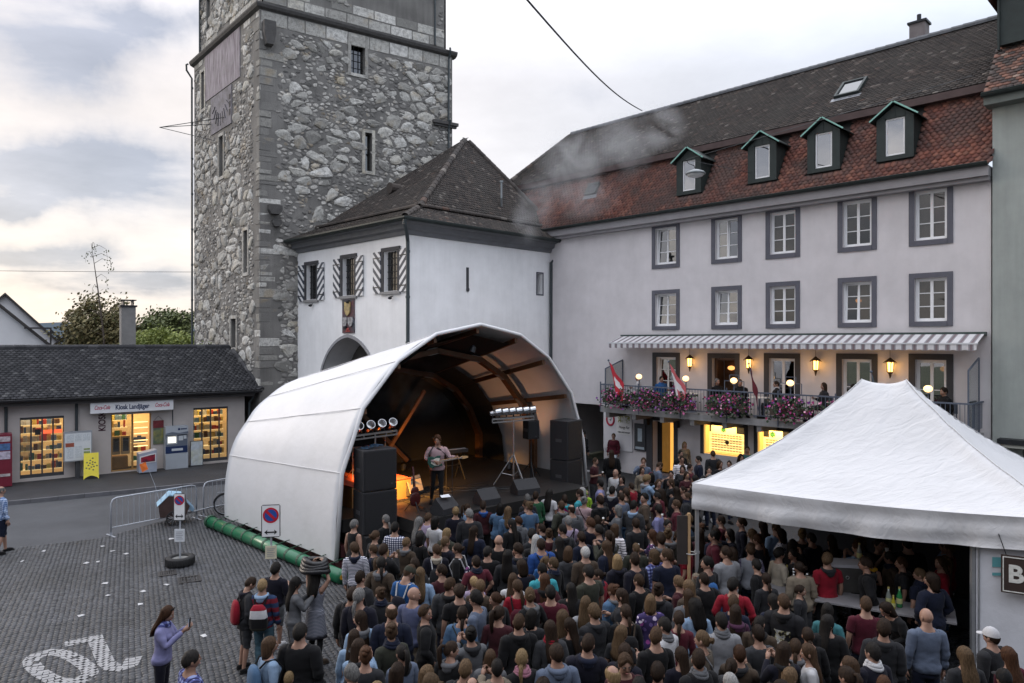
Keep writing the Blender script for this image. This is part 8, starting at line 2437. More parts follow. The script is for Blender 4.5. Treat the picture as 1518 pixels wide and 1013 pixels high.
mb=MB();mb.prism([(.25,.52),(.50,.36),(.56,.42),(.36,.66)],-.3,.3);mb.build('front_bag',mat('bag_blue',(.18,.28,.38),.6,.3,5),tr)
for y in(-.40,.40):
 mb=MB();mb.tube([(-.02+.22*math.cos(2*PI*i/22),y,.22+.22*math.sin(2*PI*i/22))for i in range(23)],.022,7,cap=False);w=mb.build('wheel',RUB,tr,True)
 mb=MB()
 for i in range(10):a=2*PI*i/10;mb.bar((-.02,y,.22),(-.02+.2*math.cos(a),y,.22+.2*math.sin(a)),.006)
 mb.build('spokes',GALV,w)
mb=MB();mb.tube([(.3,-.2,.3),(.75,-.05,.34),(1.15,.05,.38)],.016,6);mb.build('tow_bar',GALV,tr)
mb=MB();mb.tube([(-.38,.3,.5),(-.55,.32,1.2),(-.78,.35,1.85)],.007,5);mb.build('flag_pole',GALV,tr)
mb=MB();v0,v1,v2,v3=(-.72,.345,1.70),(-.80,.355,1.92),(-.98,.33,1.86),(-.90,.36,1.60)
mb.add([v0,v1,v2,v3]+[(x,y-.006,z)for x,y,z in(v0,v1,v2,v3)],[[0,1,2,3],[7,6,5,4],[0,4,5,1],[1,5,6,2],[2,6,7,3],[3,7,4,0]]);mb.build('pennant',mat('pennant_orange',(.75,.17,.03),.7,.1),tr)

# ------------------------------------------------------------------ beyond the kiosk: houses, trees, hills
HW=mat('far_white_wall',(.66,.66,.68),.9,.05,1);HR=mat('far_roof',(.05,.045,.045),.9,.2,3);TIM=mat('dark_timber',(.035,.032,.035),.8,.2,3)
def gable_house(name,label,x,y,hw_,ez,az,dep):
 h=thing(name,label,'house',(x,y,0),math.atan2(-x,y))
 mb=MB();mb.add([(-hw_,0,0),(hw_,0,0),(hw_,0,ez),(0,0,az),(-hw_,0,ez),(-hw_,dep,0),(hw_,dep,0),(hw_,dep,ez),(0,dep,az),(-hw_,dep,ez)],[[0,1,2,3,4],[9,8,7,6,5],[1,6,7,2],[0,4,9,5]]);mb.build('wall',HW,h)
 mb=MB()
 for s_ in(-1,1):
  k=(az-ez)/hw_;a=hw_+.5
  p=[(0,-.35,az+.02),(s_*a,-.35,ez-.5*k+.02),(s_*a,dep,ez-.5*k+.02),(0,dep,az+.02)]
  mb.add(p+[(q_[0],q_[1],q_[2]+.2)for q_ in p],[[0,1,2,3],[7,6,5,4],[0,4,5,1],[1,5,6,2],[2,6,7,3],[3,7,4,0]])
 mb.build('roof',HR,h);return h
hA=gable_house('gabled_house','white gabled house half seen above the kiosk roof at the left edge',-36.3,45,9,2.55,11.1,14)
hB=gable_house('gabled_house','second white gable rising behind the nearer white gabled house',-39.7,56,8,.8,9.3,12)
mb=MB()
for a,b in(((6.1,-.4,3),(6.1,-.4,6.65)),((7.05,-.4,3),(7.05,-.4,6.25)),((4.6,-.4,6.6),(6.1,-.4,6.6)),((6.1,-.4,5.35),(7.05,-.4,5.35)),((6.1,-.4,6.5),(7.05,-.4,5.4)),((6.1,-.4,5.3),(7.05,-.4,6.2))):mb.bar(a,b,.10)
mb.build('timber_porch',TIM,hA)
LEAFS={}
def leaf_mat(name,c0,c1):
 m=bpy.data.materials.new('leaf_'+name);m.use_nodes=True;t=m.node_tree;q=NT(t)
 q.put(t.nodes['Principled BSDF'].inputs['Base Color'],q.mix(q.n('ShaderNodeNewGeometry').outputs['Random Per Island'],c0,c1));t.nodes['Principled BSDF'].inputs['Roughness'].default_value=.7
 return m
BARK=mat('bark',(.07,.055,.045),.9,.3,6,.4,30)
def tree(name,label,cat,x,y,zb,r,rz_,zc,n,lm,trunk_r=.16,seed=1,leaf=.16,lean=(0,0)):
 rr=random.Random(seed);tr_=thing(name,label,cat,(x,y,0))
 mb=MB();mb.tube([(0,0,0),(lean[0]*.4,lean[1]*.4,zc*.5),(lean[0],lean[1],zc+rz_*.5)],[trunk_r,trunk_r*.7,trunk_r*.15],8)
 tips=[]
 for i in range(16):
  a=rr.uniform(0,2*PI);e=rr.uniform(.1,1.2);s_=rr.uniform(.25,.85);base=Vector((lean[0]*s_,lean[1]*s_,zb+(zc+rz_*.4-zb)*s_))
  tip=Vector((lean[0]+r*.85*math.cos(a)*math.cos(e),lean[1]+r*.85*math.sin(a)*math.cos(e),zc+rz_*.8*math.sin(e)-.2*rz_));mb.tube([base,(base+tip)/2+Vector((0,0,.15)),tip],[trunk_r*.35,trunk_r*.2,.012],6);tips.append(tip)
 mb.build('trunk',BARK,tr_)
 mb=MB();cl=[]
 for i in range(70):
  a=rr.uniform(0,2*PI);u_=rr.uniform(-1,1);k=rr.uniform(.1,.92)**.6;s_=math.sqrt(1-u_*u_)
  cl.append((Vector((lean[0]+r*k*s_*math.cos(a),lean[1]+r*k*s_*math.sin(a),zc+rz_*k*u_)),rr.uniform(.16,.34)*r))
 for i in range(n):
  c,cr_=rr.choice(cl);p=c+Vector((rr.gauss(0,1),rr.gauss(0,1),rr.gauss(0,.8)))*cr_*.55
  if p.z<zb:continue
  nn=Vector((rr.gauss(0,1),rr.gauss(0,1),rr.gauss(.6,.8))).normalized();a_=nn.orthogonal().normalized();b_=nn.cross(a_);s_=leaf*rr.uniform(.6,1.3)
  mb.add([p-a_*s_*.5,p+b_*s_*.32+nn*.02,p+a_*s_*.5,p-b_*s_*.32-nn*.02],[[0,1,2,3]])
 tag(mb.build('crown',lm,tr_),kind='stuff')
 return tr_
LB=leaf_mat('brownish',(.07,.07,.028),(.19,.15,.06));LG=leaf_mat('green',(.055,.075,.025),(.14,.16,.05));LL=leaf_mat('lime',(.11,.15,.03),(.24,.27,.06))
tree('leafy_tree','round brownish green tree behind the kiosk roof','tree',-28.6,50,2.5,2.7,2.6,6.2,15000,LB,seed=2,leaf=.24)
tree('leafy_tree','darker loose tree behind the kiosk chimney','tree',-25.0,52,2.5,2.2,2.0,6.2,8000,LG,seed=5,leaf=.24)
tree('shrub','bright green shrub behind the kiosk between chimney and tower','shrub',-20.2,42,2.5,2.0,1.5,5.0,8000,LL,seed=7,leaf=.18)
tree('shrub','lime green shrub left of the kiosk chimney','shrub',-22.1,43,2.5,1.0,1.2,5.0,3500,LL,seed=9,leaf=.17)
tree('creeper','small green creeper at the foot of the tower above the kiosk roof','creeper',-15.7,38.3,3.8,.9,.8,5.2,500,LL,seed=12,leaf=.14,trunk_r=.04)
bt=thing('birch_sapling','tall thin sapling with sparse drooping twigs above the brownish tree','tree',(-27.3,48,0))
mb=MB();tp_=[(0,0,0),(-.1,0,6),(-.5,0,9.2),(-.95,0,12.3)];mb.tube(tp_,[.09,.07,.04,.01],7)
rr=random.Random(4);lf=MB()
for i in range(16):
 s_=rr.uniform(.55,1);z=6+6.3*(s_-.55)/.45;b0=Vector((-.1-.85*(z-6)/6.3,0,z));d=rr.choice((-1,1))*rr.uniform(.4,1.5)*(1.15-.5*(z-6)/6.3)
 tip=b0+Vector((d,rr.uniform(-.5,.5),rr.uniform(-.1,.5)));mb.tube([b0,(b0+tip)/2+Vector((0,0,.25)),tip,tip+Vector((d*.1,0,-.7))],[.02,.014,.010,.005],5)
 for k in range(9):p=tip+Vector((rr.gauss(0,.12),rr.gauss(0,.12),-rr.uniform(0,.8)));s2=.05;lf.add([p,p+Vector((s2,0,-s2)),p+Vector((0,.02,-2*s2)),p+Vector((-s2,0,-s2))],[[0,1,2,3]])
mb.build('trunk',BARK,bt);tag(lf.build('leaves',LG,bt),kind='stuff')
mb=MB();pts=[]
for i in range(61):pts.append((-900+30*i,26+10*noise.noise(Vector((i*.23,1,0)))+5*noise.noise(Vector((i*.9,2,0)))))
mb.add([(x,950-abs(x)*.1,-1)for x,z in pts]+[(x,960-abs(x)*.1,z)for x,z in pts]+[(x,1300,-1)for x,z in pts],[[i,i+1,i+62,i+61]for i in range(60)]+[[i+61,i+62,i+123,i+122]for i in range(60)])
tag(mb.build('hills',mat('wooded_hill',(.12,.15,.18),.95,.2,.02)),kind='structure')
# overhead wires and the hanging street lamp
t_=thing('overhead_cable','dark cable running down from the top of the picture to the house ridge','cable',(0,0,0))
mb=MB();a,b=W(762,-22,14.0),W(952,165,36.4);mb.tube([a+(b-a)*(i/16)+Vector((0,0,-.35*math.sin(PI*i/16)))for i in range(17)],.024,6);mb.build('cable',IRON,t_)
t_=thing('overhead_wire','thin wire crossing the sky behind the kiosk','wire',(0,0,0));mb=MB();a,b=W(-30,402,46),W(300,404,46);mb.tube([a,(a+b)/2+Vector((0,0,-.02)),b],.014,5);mb.build('wire',IRON,t_)
sl_=W(1031,258,25.5)
t_=thing('street_lamp','grey disc street lamp hanging on a wire before the first dormer','street lamp',sl_)
mb=MB();mb.lathe([(.02,.16),(.10,.14),(.30,.06),(.36,.0),(.34,-.03),(.30,-.03)],(0,0,0),20);mb.build('lamp_shade',mat('lamp_grey',(.22,.24,.25),.4,.1,5),t_,True);mb=MB();mb.lathe([(.30,-.03),(.26,-.09),(.12,-.13),(.01,-.14)],(0,0,0),18);mb.build('diffuser',mat('lamp_diffuser',(.55,.56,.57),.3,.05),t_,True)
mb=MB();mb.tube([(0,0,.15),(-.05,0,.28),(-.25,0,.36),(-.33,0,.50)],.014,6);mb.build('hook',IRON,t_)
q0=apt.M@Vector((5.85,0,12.0));q1=gate.M@Vector((.6,0,9.6));mb=MB();pt=sl_+Vector((-.33,0,.5));mb.tube([pt-sl_,q0-sl_],.008,5);mb.tube([pt-sl_,Vector((9.0,14,10.9))-sl_],.008,5);mb.build('span_wire',IRON,t_)

# ------------------------------------------------------------------ unseen row of houses added behind the viewpoint, height set to shade the square
t_=thing('unseen_house_row','unseen grey rendered house row added behind the viewpoint to shade the square','house',(0,-1.3,0));t_['kind']='structure'
OW=[(-24+3.1*i,-22.8+3.1*i,z,z+1.7)for i in range(16)for z in(1.0,4.8)]
wall_with_holes(Matrix.Rotation(PI,4,'Z'),-27,27,0,9.4,OW,.2,'wall',mat('opposite_render',(.20,.20,.21),.92,.1,1.5),t_)
mb=MB()
for h in OW:mb.box(-h[1],-.25,h[2],-h[0],-.19,h[3])
tag(mb.build('panes',mat('opposite_glass',(.03,.032,.035),.05,.1,3,spec=.8),t_),kind='stuff')
mb=MB();mb.quad((-27.5,.5,9.3),(27.5,.5,9.3),(27.5,-6,12.0),(-27.5,-6,12.0));mb.quad((-27.5,-6,12.0),(27.5,-6,12.0),(27.5,-12,9.3),(-27.5,-12,9.3));mb.quad((-27,0,0),(-27,-11.5,0),(-27,-11.5,9.4),(-27,0,9.4));mb.quad((27,-11.5,0),(27,0,0),(27,0,9.4),(27,-11.5,9.4));mb.quad((-27,-11.5,0),(27,-11.5,0),(27,-11.5,9.4),(-27,-11.5,9.4));mb.build('roof',TILE_DARK,t_)

# ------------------------------------------------------------------ the crowd: head top in photo pixels, height, sex, heading, hair, garment, pose
# heading 'S' looks at the stage, 'B' towards the bar, numbers as in person(); pose codes: d down, c crossed, h hold, p phone, k pocket, l clap, r drink
POSE=dict(d='down',c='crossed',h='hold',p='phone',k='pocket',l='clap',r='drink',u='raised',v='serve')
HS=dict(s='short',cr='crop',cu='curly',t='thick',b='bob',l='long',w='wavy',p='ponytail',n='bun',u='updo',bal='balding',br='braid',af='afro',lc='longcurly',lt='lowtail',x=None)
HC=dict(k='black',d='dark brown',b='brown',a='auburn',l='light brown',y='blond',g='grey',w='white')
TP=dict(t='tshirt',s='shirt',v='tank',j='jacket',c='coat',d='dress',e='shortdress')
ROWS='''
237 898 1.68 f 95 w a s:lavender p -5 | headglasses:black scarf:blue_checked | nod=14
283 963 1.76 m 130 s k s:blue_checked d 0
366 857 1.60 m 125 s d j:charcoal k 0 | hooddown:dark_navy | nod=22 legs=shorts:dark_grey
388 858 1.60 m 178 s y s:red,_navy_and_teal_striped d 0 | hooddown:light_blue | legs=trousers:teal_jean
407 836 1.54 m 172 af k s:dark_navy h 0 | | legs=shorts:grey
433 857 1.58 f 120 l k s:grey p 0 | cap:black | legs=shorts:grey
468 846 1.64 f 150 lc k d:grey_striped u 0 | | legs=skinny:charcoal
440 928 1.80 m 172 s k j:black d 0
405 945 1.66 f 130 b b s:light_blue d -20
428 996 1.30 m 175 s y s:grey d 0
519 872 1.70 m 165 t d j:black d 0
537 871 1.80 m S lt g j:dark_navy d 0
580 896 1.80 m S bal b j:navy d 15
613 872 1.78 m S x d s:blue-violet d 0
643 897 1.70 m 100 t b j:black k -35 | headglasses:black
671 899 1.70 f S lt d j:denim_blue d 0
715 877 1.80 m 250 t k s:grey-blue h 0 | glasses:black
679 867 1.75 m S s d t:black d 0
704 856 1.50 f S s y s:lilac d 0
603 838 1.80 m 150 s b t:blue d -20 | cap:olive | nod=25
624 845 1.66 f S l l s:light_blue d 0
533 805 1.66 m S t b s:navy_and_white_striped d 0 | hooddown:navy
525 772 1.68 f S s g v:black d 0
567 763 1.70 f 235 lt g s:black d 0
555 788 1.64 f S n b s:charcoal d 0
554 807 1.48 f 250 s b s:navy d 0
585 775 1.72 f S t k s:navy_and_white_checked d 0
575 810 1.52 f S p y s:black d 0
560 827 1.62 f S w b s:brown d 0
619 769 1.72 f 120 l g j:charcoal d 0
622 790 1.55 f S b k s:black d 0
632 762 1.60 m S s b s:lilac d 0
647 765 1.64 f S b k t:white d 0
660 785 1.60 f S b y j:olive d 0 | hooddown:olive
672 752 1.66 f S n y s:dark_navy d 0
690 747 1.55 f 120 p b s:light_blue h 0
697 756 1.78 m S s g j:charcoal d 0
717 744 1.62 m S t d s:maroon d 0 | hooddown:royal_blue
737 746 1.66 f S b k j:denim_blue p 0
643 808 1.62 m S s b j:dark_navy d 0 | hooddown:cream
682 805 1.68 f 255 n d j:black d 0
705 781 1.66 f S l d j:navy d 0
741 793 1.74 m S x d t:black d 0
758 770 1.66 f S l k s:black d 0
753 814 1.66 f S l k s:charcoal d 0
759 752 1.66 f S w l j:denim_blue h 0
784 734 1.68 f S t g s:charcoal d 0
784 742 1.66 m S s b s:navy d 0
798 730 1.66 f S s d s:green d 0
813 726 1.68 f 150 l k t:white d 0
829 719 1.24 m S x d s:neon_yellow d 0 | earmuffs:neon_yellow
888 721 1.20 f S p b s:neon_yellow d 0 | earmuffs:neon_yellow
855 727 1.74 m 240 s d s:cyan d 0
862 724 1.66 f S b w s:charcoal d 0
840 734 1.66 f S t d j:magenta d 0 | hooddown:cyan
867 736 1.66 f 150 u g s:pale_pink l 0 | headglasses:black
852 748 1.75 m S bal d j:grey d 0
845 766 1.70 f S s g t:lilac d 0
811 784 1.64 f S u b s:maroon d 0
793 795 1.70 f S l w j:black d 0
804 799 1.76 m S cr d j:royal_blue d 0
826 797 1.66 f S l k s:black d 0
790 786 1.60 f S cu k s:charcoal d 0
803 823 1.52 f S p l s:blue d 0
809 836 1.70 m S s k t:cyan d 0
863 811 1.72 m S s w s:brown d 0
760 852 1.64 f S l b s:white d 0
766 860 1.68 f S br b t:red d 0
766 911 1.78 m S s b j:black d 0 | hooddown:black
827 867 1.72 m S s k s:burgundy d 0
845 868 1.66 f S l k j:black d 0
830 906 1.66 f S w l s:charcoal d 0
818 920 1.68 f S l d j:dark_grey d 0 | scarf:red
857 942 1.76 m S s d j:dark_navy d 0 | hooddown:navy
827 957 1.76 m S s d s:grey-blue d 0 | hooddown:grey-blue
777 963 1.68 f S lt y j:black d 0 | scarf:pink
682 978 1.70 m S s l s:charcoal d 0
530 985 1.76 m S s g j:black d 0
597 987 1.72 f S b d s:black d 0
613 996 1.60 f S l l s:charcoal d 0
563 1008 1.66 m S s y s:navy d 0
696 1006 1.66 m S bal b s:black d 0
875 838 1.80 m 215 s k t:olive d 0
911 819 1.70 f S b y j:dark_navy d 0 | hooddown:dark_navy
899 802 1.70 f 225 l b j:navy d 0
943 821 1.82 m S s d s:dark_navy d 0
985 815 1.82 m S s b t:navy d 0
971 813 1.66 f S b l s:blue_checked d 0
921 872 1.68 f 245 l d j:charcoal h 0
923 897 1.70 f S lt d s:black d 0
882 898 1.72 m S cu l j:charcoal d 0 | hooddown:charcoal
965 880 1.70 f S b l t:purple_and_white_floral d 0
967 931 1.80 m S s b s:black d 0
931 969 1.76 m 8 cu b s:maroon d 0 | glasses:black | nod=12
980 984 1.72 m 160 cu d s:charcoal d 0
902 986 1.74 m S bal y s:dark_navy d 0
1031 939 1.70 f 235 n l j:taupe d 0
1031 892 1.68 f S lc k s:light_blue d 0
1021 873 1.66 f S l b c:grey d 0
1019 860 1.66 f S l l s:brown d 0
1057 868 1.40 m S x d s:blue d 0 | hood:blue
1085 998 1.66 m S s w s:grey d 0
1084 895 1.70 f S l d s:plum d 0 | hooddown:plum
1166 880 1.82 m B cr b j:black_printed d 0 | hooddown:black
1111 805 1.74 f 172 s b s:grey_with_floral_sleeves d 0
1153 813 1.68 f 105 t k s:cream h 0
1156 785 1.66 f 240 b d t:white_and_navy_floral d 0
1061 782 1.76 m 200 s d t:navy d 0
1036 784 1.68 f 180 l d s:maroon h 0
1085 785 1.66 f 270 b k s:dark_navy d 0
1097 768 1.74 m 260 t b s:dark_navy d 0
1117 784 1.68 f 225 l l s:black d 0
1084 812 1.66 f 215 b d j:black d 0
1190 784 1.72 f 160 u y s:black d 0
1178 801 1.66 f 140 b k s:black p 0
1128 773 1.66 f 200 l d s:charcoal d 0
1066 765 1.72 m 240 s d t:dark_red d 0
1147 776 1.70 m 200 s b s:light_blue d 0
1210 790 1.72 m 210 s k s:dark_navy d 0
1232 795 1.68 f 190 l d s:black d 0
1188 868 1.42 m 60 s d s:charcoal d 0
1232 897 1.66 f 140 l k s:teal d 0
1234 914 1.68 f B l k j:black d 0
1278 887 1.74 m 172 s b t:burgundy d 0
1302 917 1.76 m B cu d j:charcoal d 0 | hooddown:charcoal
1290 954 1.76 m 200 s k s:dark_navy d 0 | scarf:white
1221 962 1.66 f 250 l b s:white d 0
1246 971 1.66 f 235 l b s:brown d 0
1371 902 1.80 m 178 x d s:grey-blue d 12 | | skin=fair
1434 961 1.66 f 178 l l s:charcoal d 0
1470 931 1.74 m 205 s d j:charcoal d 0 | cap:white
1500 958 1.66 f 190 l a s:burgundy d 0
1478 990 1.64 m 180 s k s:dark_grey d 0 | cap:black
1308 801 1.72 f 15 n d t:black r 0
1284 822 1.64 f 140 b k v:black v 0 | | bend=18
1340 880 1.64 f 290 b d s:black v -10 | | bend=28
1350 797 1.84 m 165 s k j:black d 0
878 679 1.76 m 60 s b t:maroon h 0
907 667 1.76 m 175 l d j:black d 0
909 696 1.74 m S x g s:white d 0
932 640 1.70 f 330 s l j:dark_red d 10 | | legs=skinny:white_flowered
949 679 1.78 m 350 s b s:grey-blue r 0
954 692 1.64 f 10 l b s:beige d 0
975 685 1.76 m 100 s b t:grey-blue h 0 | | nod=25
995 698 1.66 m 340 s k s:black d 0
963 701 1.66 f 200 b k s:black d 0 | flowerband:red
957 704 1.76 m 110 cu y s:light_blue p 0 | hooddown:pale_grey
975 711 1.64 f 8 l b s:black d 0
997 710 1.68 f 275 l b j:black h 0
887 712 1.74 m S s k s:lavender d 0
919 705 1.66 f S b k s:charcoal d 0
906 722 1.66 m 150 t k j:dark_navy d 0 | hooddown:pale_grey
922 731 1.72 m S s d t:grey-blue d 0
931 724 1.62 f S b a s:charcoal d 0
938 743 1.80 m 140 cr k j:dark_grey c 0 | hooddown:light_blue
883 730 1.70 m 35 x d j:black l 0
910 749 1.66 f 260 b g s:grey h 0
913 778 1.66 f 150 b b s:white_with_dark_stripes d 0
889 779 1.72 f 255 t k s:dark_navy d 0
885 765 1.64 f S w d s:charcoal d 0
976 731 1.66 f 250 t k s:maroon h 0
982 727 1.66 f S lc d s:dark_red d 0
975 749 1.70 f S t k s:lavender d 0
987 771 1.64 f 20 t k j:grey d 0
1004 743 1.70 m 255 t b s:dark_red h 0
966 785 1.68 f 250 l a s:floral h 0
997 785 1.66 f 15 l d s:charcoal d 0
1013 803 1.68 f 240 t k t:red h 0
1017 655 1.70 f 5 b y s:beige d 0
1010 668 1.74 m 20 s k s:black d 0
1008 677 1.76 m 5 s d s:white_with_dark_stripes d 0 | glasses:black
1012 691 1.68 f 340 l d s:charcoal d 0
1027 689 1.70 m 60 s d s:dark_red d 0
1036 677 1.78 m 265 s k j:navy d 0
1058 669 1.76 m 178 s b s:charcoal d 0
1068 684 1.66 f 30 b b s:black d 0
1083 683 1.72 m 330 cr d s:grey d 0 | glasses:black
1087 692 1.62 f 10 l k s:black d 0
1101 675 1.66 f 15 lc d s:olive d 0
1121 677 1.64 m 30 s k s:black d 0
1134 657 1.78 m 340 s k s:teal c 0
1050 693 1.68 m 345 s k s:charcoal r 0
1053 703 1.66 f 185 cr g s:grey d 0
1032 706 1.66 f 250 b k s:black d 0
1074 697 1.64 f 5 l a s:charcoal d 0
1020 722 1.66 f 210 l k s:black h 0
1018 700 1.66 f 15 l d s:maroon h 0
1008 723 1.64 f 200 w d s:charcoal d 0
866 640 1.76 m 120 s k j:black d 0
945 768 1.70 m S s d s:charcoal d 0
868 790 1.66 f S t d s:navy d 0
838 812 1.64 f S b b s:dark_grey d 0
724 812 1.66 m S s k s:black d 0
778 830 1.64 f S b d s:dark_navy d 0
735 900 1.64 f S p d s:maroon d 0
788 905 1.62 f S b k s:charcoal d 0
855 915 1.64 f S l d s:black d 0
946 850 1.68 m S s b s:black d 0
1000 905 1.66 f S lt d s:dark_red d 0
1008 960 1.60 f S l d s:dark_navy d 0
1050 850 1.66 m 200 s d j:black d 0
1135 850 1.60 f 190 lt d s:charcoal d 0
1130 930 1.66 f 190 t d s:dark_grey d 0
1205 930 1.62 f 170 lt d s:black d 0
'''
PATTERN['teal jean']=mat('cloth_teal_jean',(.035,.075,.10),.85,.2,8,.2,60)
HP={'short':'short {} hair','crop':'cropped {} hair','curly':'curly {} hair','thick':'thick {} hair','bob':'{} bob','long':'long {} hair','wavy':'long wavy {} hair','ponytail':'high {} ponytail',
      'bun':'{} bun','updo':'pinned up {} hair','balding':'thinning {} hair','braid':'{} braid','afro':'bushy {} hair','longcurly':'long curly {} hair','lowtail':'low {} ponytail'}
TN=dict(tshirt='T-shirt',shirt='top',tank='sleeveless top',jacket='jacket',coat='coat',dress='dress',shortdress='dress')
stage_c=Vector((-.6,20.6))
crowd=[]
rc=random.Random(21)

def in_poly(x,y,P):
 c=False
 for i in range(len(P)):
  (x0,y0),(x1,y1)=P[i-1],P[i]
  if(y0>y)!=(y1>y)and x<(x1-x0)*(y-y0)/(y1-y0)+x0:c=not c
 return c

def headpos(px,py,h):
 Y=(H-h-.015)*F/(py-CY);return Vector(((px-CX)/F*Y,Y))

for row in ROWS.strip().split('\n'):
 pts=[p.strip()for p in row.split('|')]
 a=pts[0].split();a+=['0']*(12-len(a))
 px,py,h=float(a[0]),float(a[1]),float(a[2])
 pos=headpos(px,py,h)
 hd=a[4]
 if hd=='S':d=stage_c-pos;face=math.degrees(math.atan2(d.x,-d.y))+rc.uniform(-22,22)
 elif hd=='B':d=Vector((6.3,13.8))-pos;face=math.degrees(math.atan2(d.x,-d.y))
 else:face=float(hd)
 kind,col=a[7].split(':');col=col.replace('_',' ')
 wear=[tuple(w.replace('_',' ').split(':'))for w in pts[1].split()]if len(pts)>1 and pts[1]else[]
 ex=dict(e.split('=')for e in pts[2].split())if len(pts)>2 else{}
 yaw=float(a[9])or rc.choice((0,0,12,-12,24,-24,36,-32,48,-44))*(hd in 'SB')
 crowd.append(dict(px=px,py=py,h=h,sex=a[3],face=face,hair=HS[a[5]],hc=HC[a[6]],top=TP[kind],col=col,pose=POSE[a[8]],yaw=yaw,wear=wear,ex=ex,pos=pos,fixed=hd not in 'SB'))
# more of the same crowd in the gaps between the people one can single out
AREAS=[[(520,880),(565,800),(700,760),(880,722),(990,700),(1110,684),(1024,722),(1016,850),(1040,1005),(520,1012)],[(1036,775),(1290,800),(1200,830),(1160,860),(1250,930),(1300,985),(1330,1010),(1045,1010)],[(1230,790),(1400,800),(1400,850),(1260,835)]]
tries=0;n_rows=len(crowd)
while len(crowd)<297 and tries<30000:
 tries+=1
 px,py,h=rc.uniform(505,1400),rc.uniform(684,1012),rc.choice((1.58,1.64,1.68,1.74,1.78))
 if not any(in_poly(px,py,P)for P in AREAS):continue
 p=headpos(px,py,h)
 if min((p-c['pos']).length for c in crowd)<(.50 if tries<9000 else .43):continue
 k_=F/p.y
 if tries<22000 and any(abs(c['px']-px)<.34*k_ and-.05*k_<py-c['py']<.50*k_ for c in crowd[:n_rows]):continue
 f=rc.random()<.5;d=stage_c-p
 if px>1040 and py>860:d=Vector((6.3,13.6))-p
 crowd.append(dict(px=px,py=py,h=h,sex='f' if f else 'm',face=math.degrees(math.atan2(d.x,-d.y))+rc.uniform(-45,45),hair=rc.choice(['long','wavy','lowtail','bob','ponytail','bun','updo']if f else['short','crop','thick','short','curly']),hc=rc.choice(['dark brown','brown','black','dark brown','light brown','auburn']),
                      top=rc.choice(['shirt','jacket','jacket','tshirt','shirt']),col=rc.choice(['black','black','charcoal','dark navy','navy','dark grey','charcoal','maroon','olive','grey','brown','grey-blue','dark red','denim blue','light blue','white','pale grey','red','beige']),pose=rc.choice(['down','down','crossed','hold','pocket','phone']),yaw=rc.choice((0,0,16,-16,32,-32,48,-48)),wear=rc.choice([[],[],[],[('hooddown','charcoal')],[('hooddown','grey')],[('hooddown','black')],[('scarf','grey')],[('scarf','navy')]]),ex={},pos=p,fixed=False))
# nobody stands inside anybody else
for it in range(30):
 for i in range(len(crowd)):
  for j in range(i):
   d=crowd[i]['pos']-crowd[j]['pos'];L=d.length
   if L<.40:
    d=d/L if L>1e-4 else Vector((1,0));p=d*(.40-L)*.5
    crowd[i]['pos']+=p;crowd[j]['pos']-=p
for c in crowd:      # keep clear of the stage front
 r=c['pos']-STA;t_=r.dot(STD);dp=r.dot(STN)
 if-.2<t_<7.9 and dp>-1.62:c['pos']-=STN*(dp+1.62)
 # and out of the front of the house
 v=apt.inv@Vector((c['pos'].x,c['pos'].y,0))
 if v.y>-.45 and v.x>-1.3:w_=apt.M@Vector((v.x,-.45,0));c['pos']=Vector((w_.x,w_.y))

def phrase(c):
 hp=HP[c['hair']].format(c['hc'])if c['hair']else('raised hood' if any(w[0]=='hood' for w in c['wear'])else('a shaved head' if c['hc']!='grey' else 'a bald grey head'))
 s='person with '+hp+' in '+c['col']+' '+TN[c['top']]
 for k,col in c['wear']:
  if k in('cap','backcap'):s+=' and '+col+' cap'
  elif k=='hooddown' and col!=c['col']:s+=' with '+col+' hood'
  elif k=='scarf':s+=' and '+col+' scarf'
  elif k=='glasses':s+=' wearing glasses'
  elif k=='headglasses':s+=', sunglasses up'
  elif k=='earmuffs':s+=' and yellow ear muffs'
  elif k=='flowerband':s+=' and red flower hair band'
 return s

from collections import Counter
base=[phrase(c)for c in crowd]
cnt=Counter(base)
anchors=[i for i,c in enumerate(crowd)if c['col']not in('black','charcoal','navy','dark navy','dark grey')and cnt[base[i]]==1]
acount=Counter((crowd[i]['col'],TN[crowd[i]['top']])for i in range(len(crowd)))
anchors=[i for i in anchors if acount[(crowd[i]['col'],TN[crowd[i]['top']])]==1]
used=set(b for b in base if cnt[b]==1)
short=lambda s:s.replace('person with ','person, ')
for i,c in enumerate(crowd):
 if cnt[base[i]]==1:c['label']=base[i];continue
 best=None
 for k in sorted(anchors,key=lambda k:(crowd[k]['px']-c['px'])**2+1.5*(crowd[k]['py']-c['py'])**2)[:8]:
  dx=crowd[k]['px']-c['px'];dy=crowd[k]['py']-c['py']
  rel=('left of' if dx>0 else 'right of')if abs(dx)>abs(dy)*1.2 else('behind' if dy>0 else 'in front of')
  lab=base[i]+', '+rel+' the '+crowd[k]['col']+' '+TN[crowd[k]['top']]
  if lab not in used and len(lab.split())<=16:best=lab;break
 c['label']=best or base[i];used.add(c['label'])
legcols=['navy','navy','charcoal','black','denim blue','dark navy','dark grey','beige']
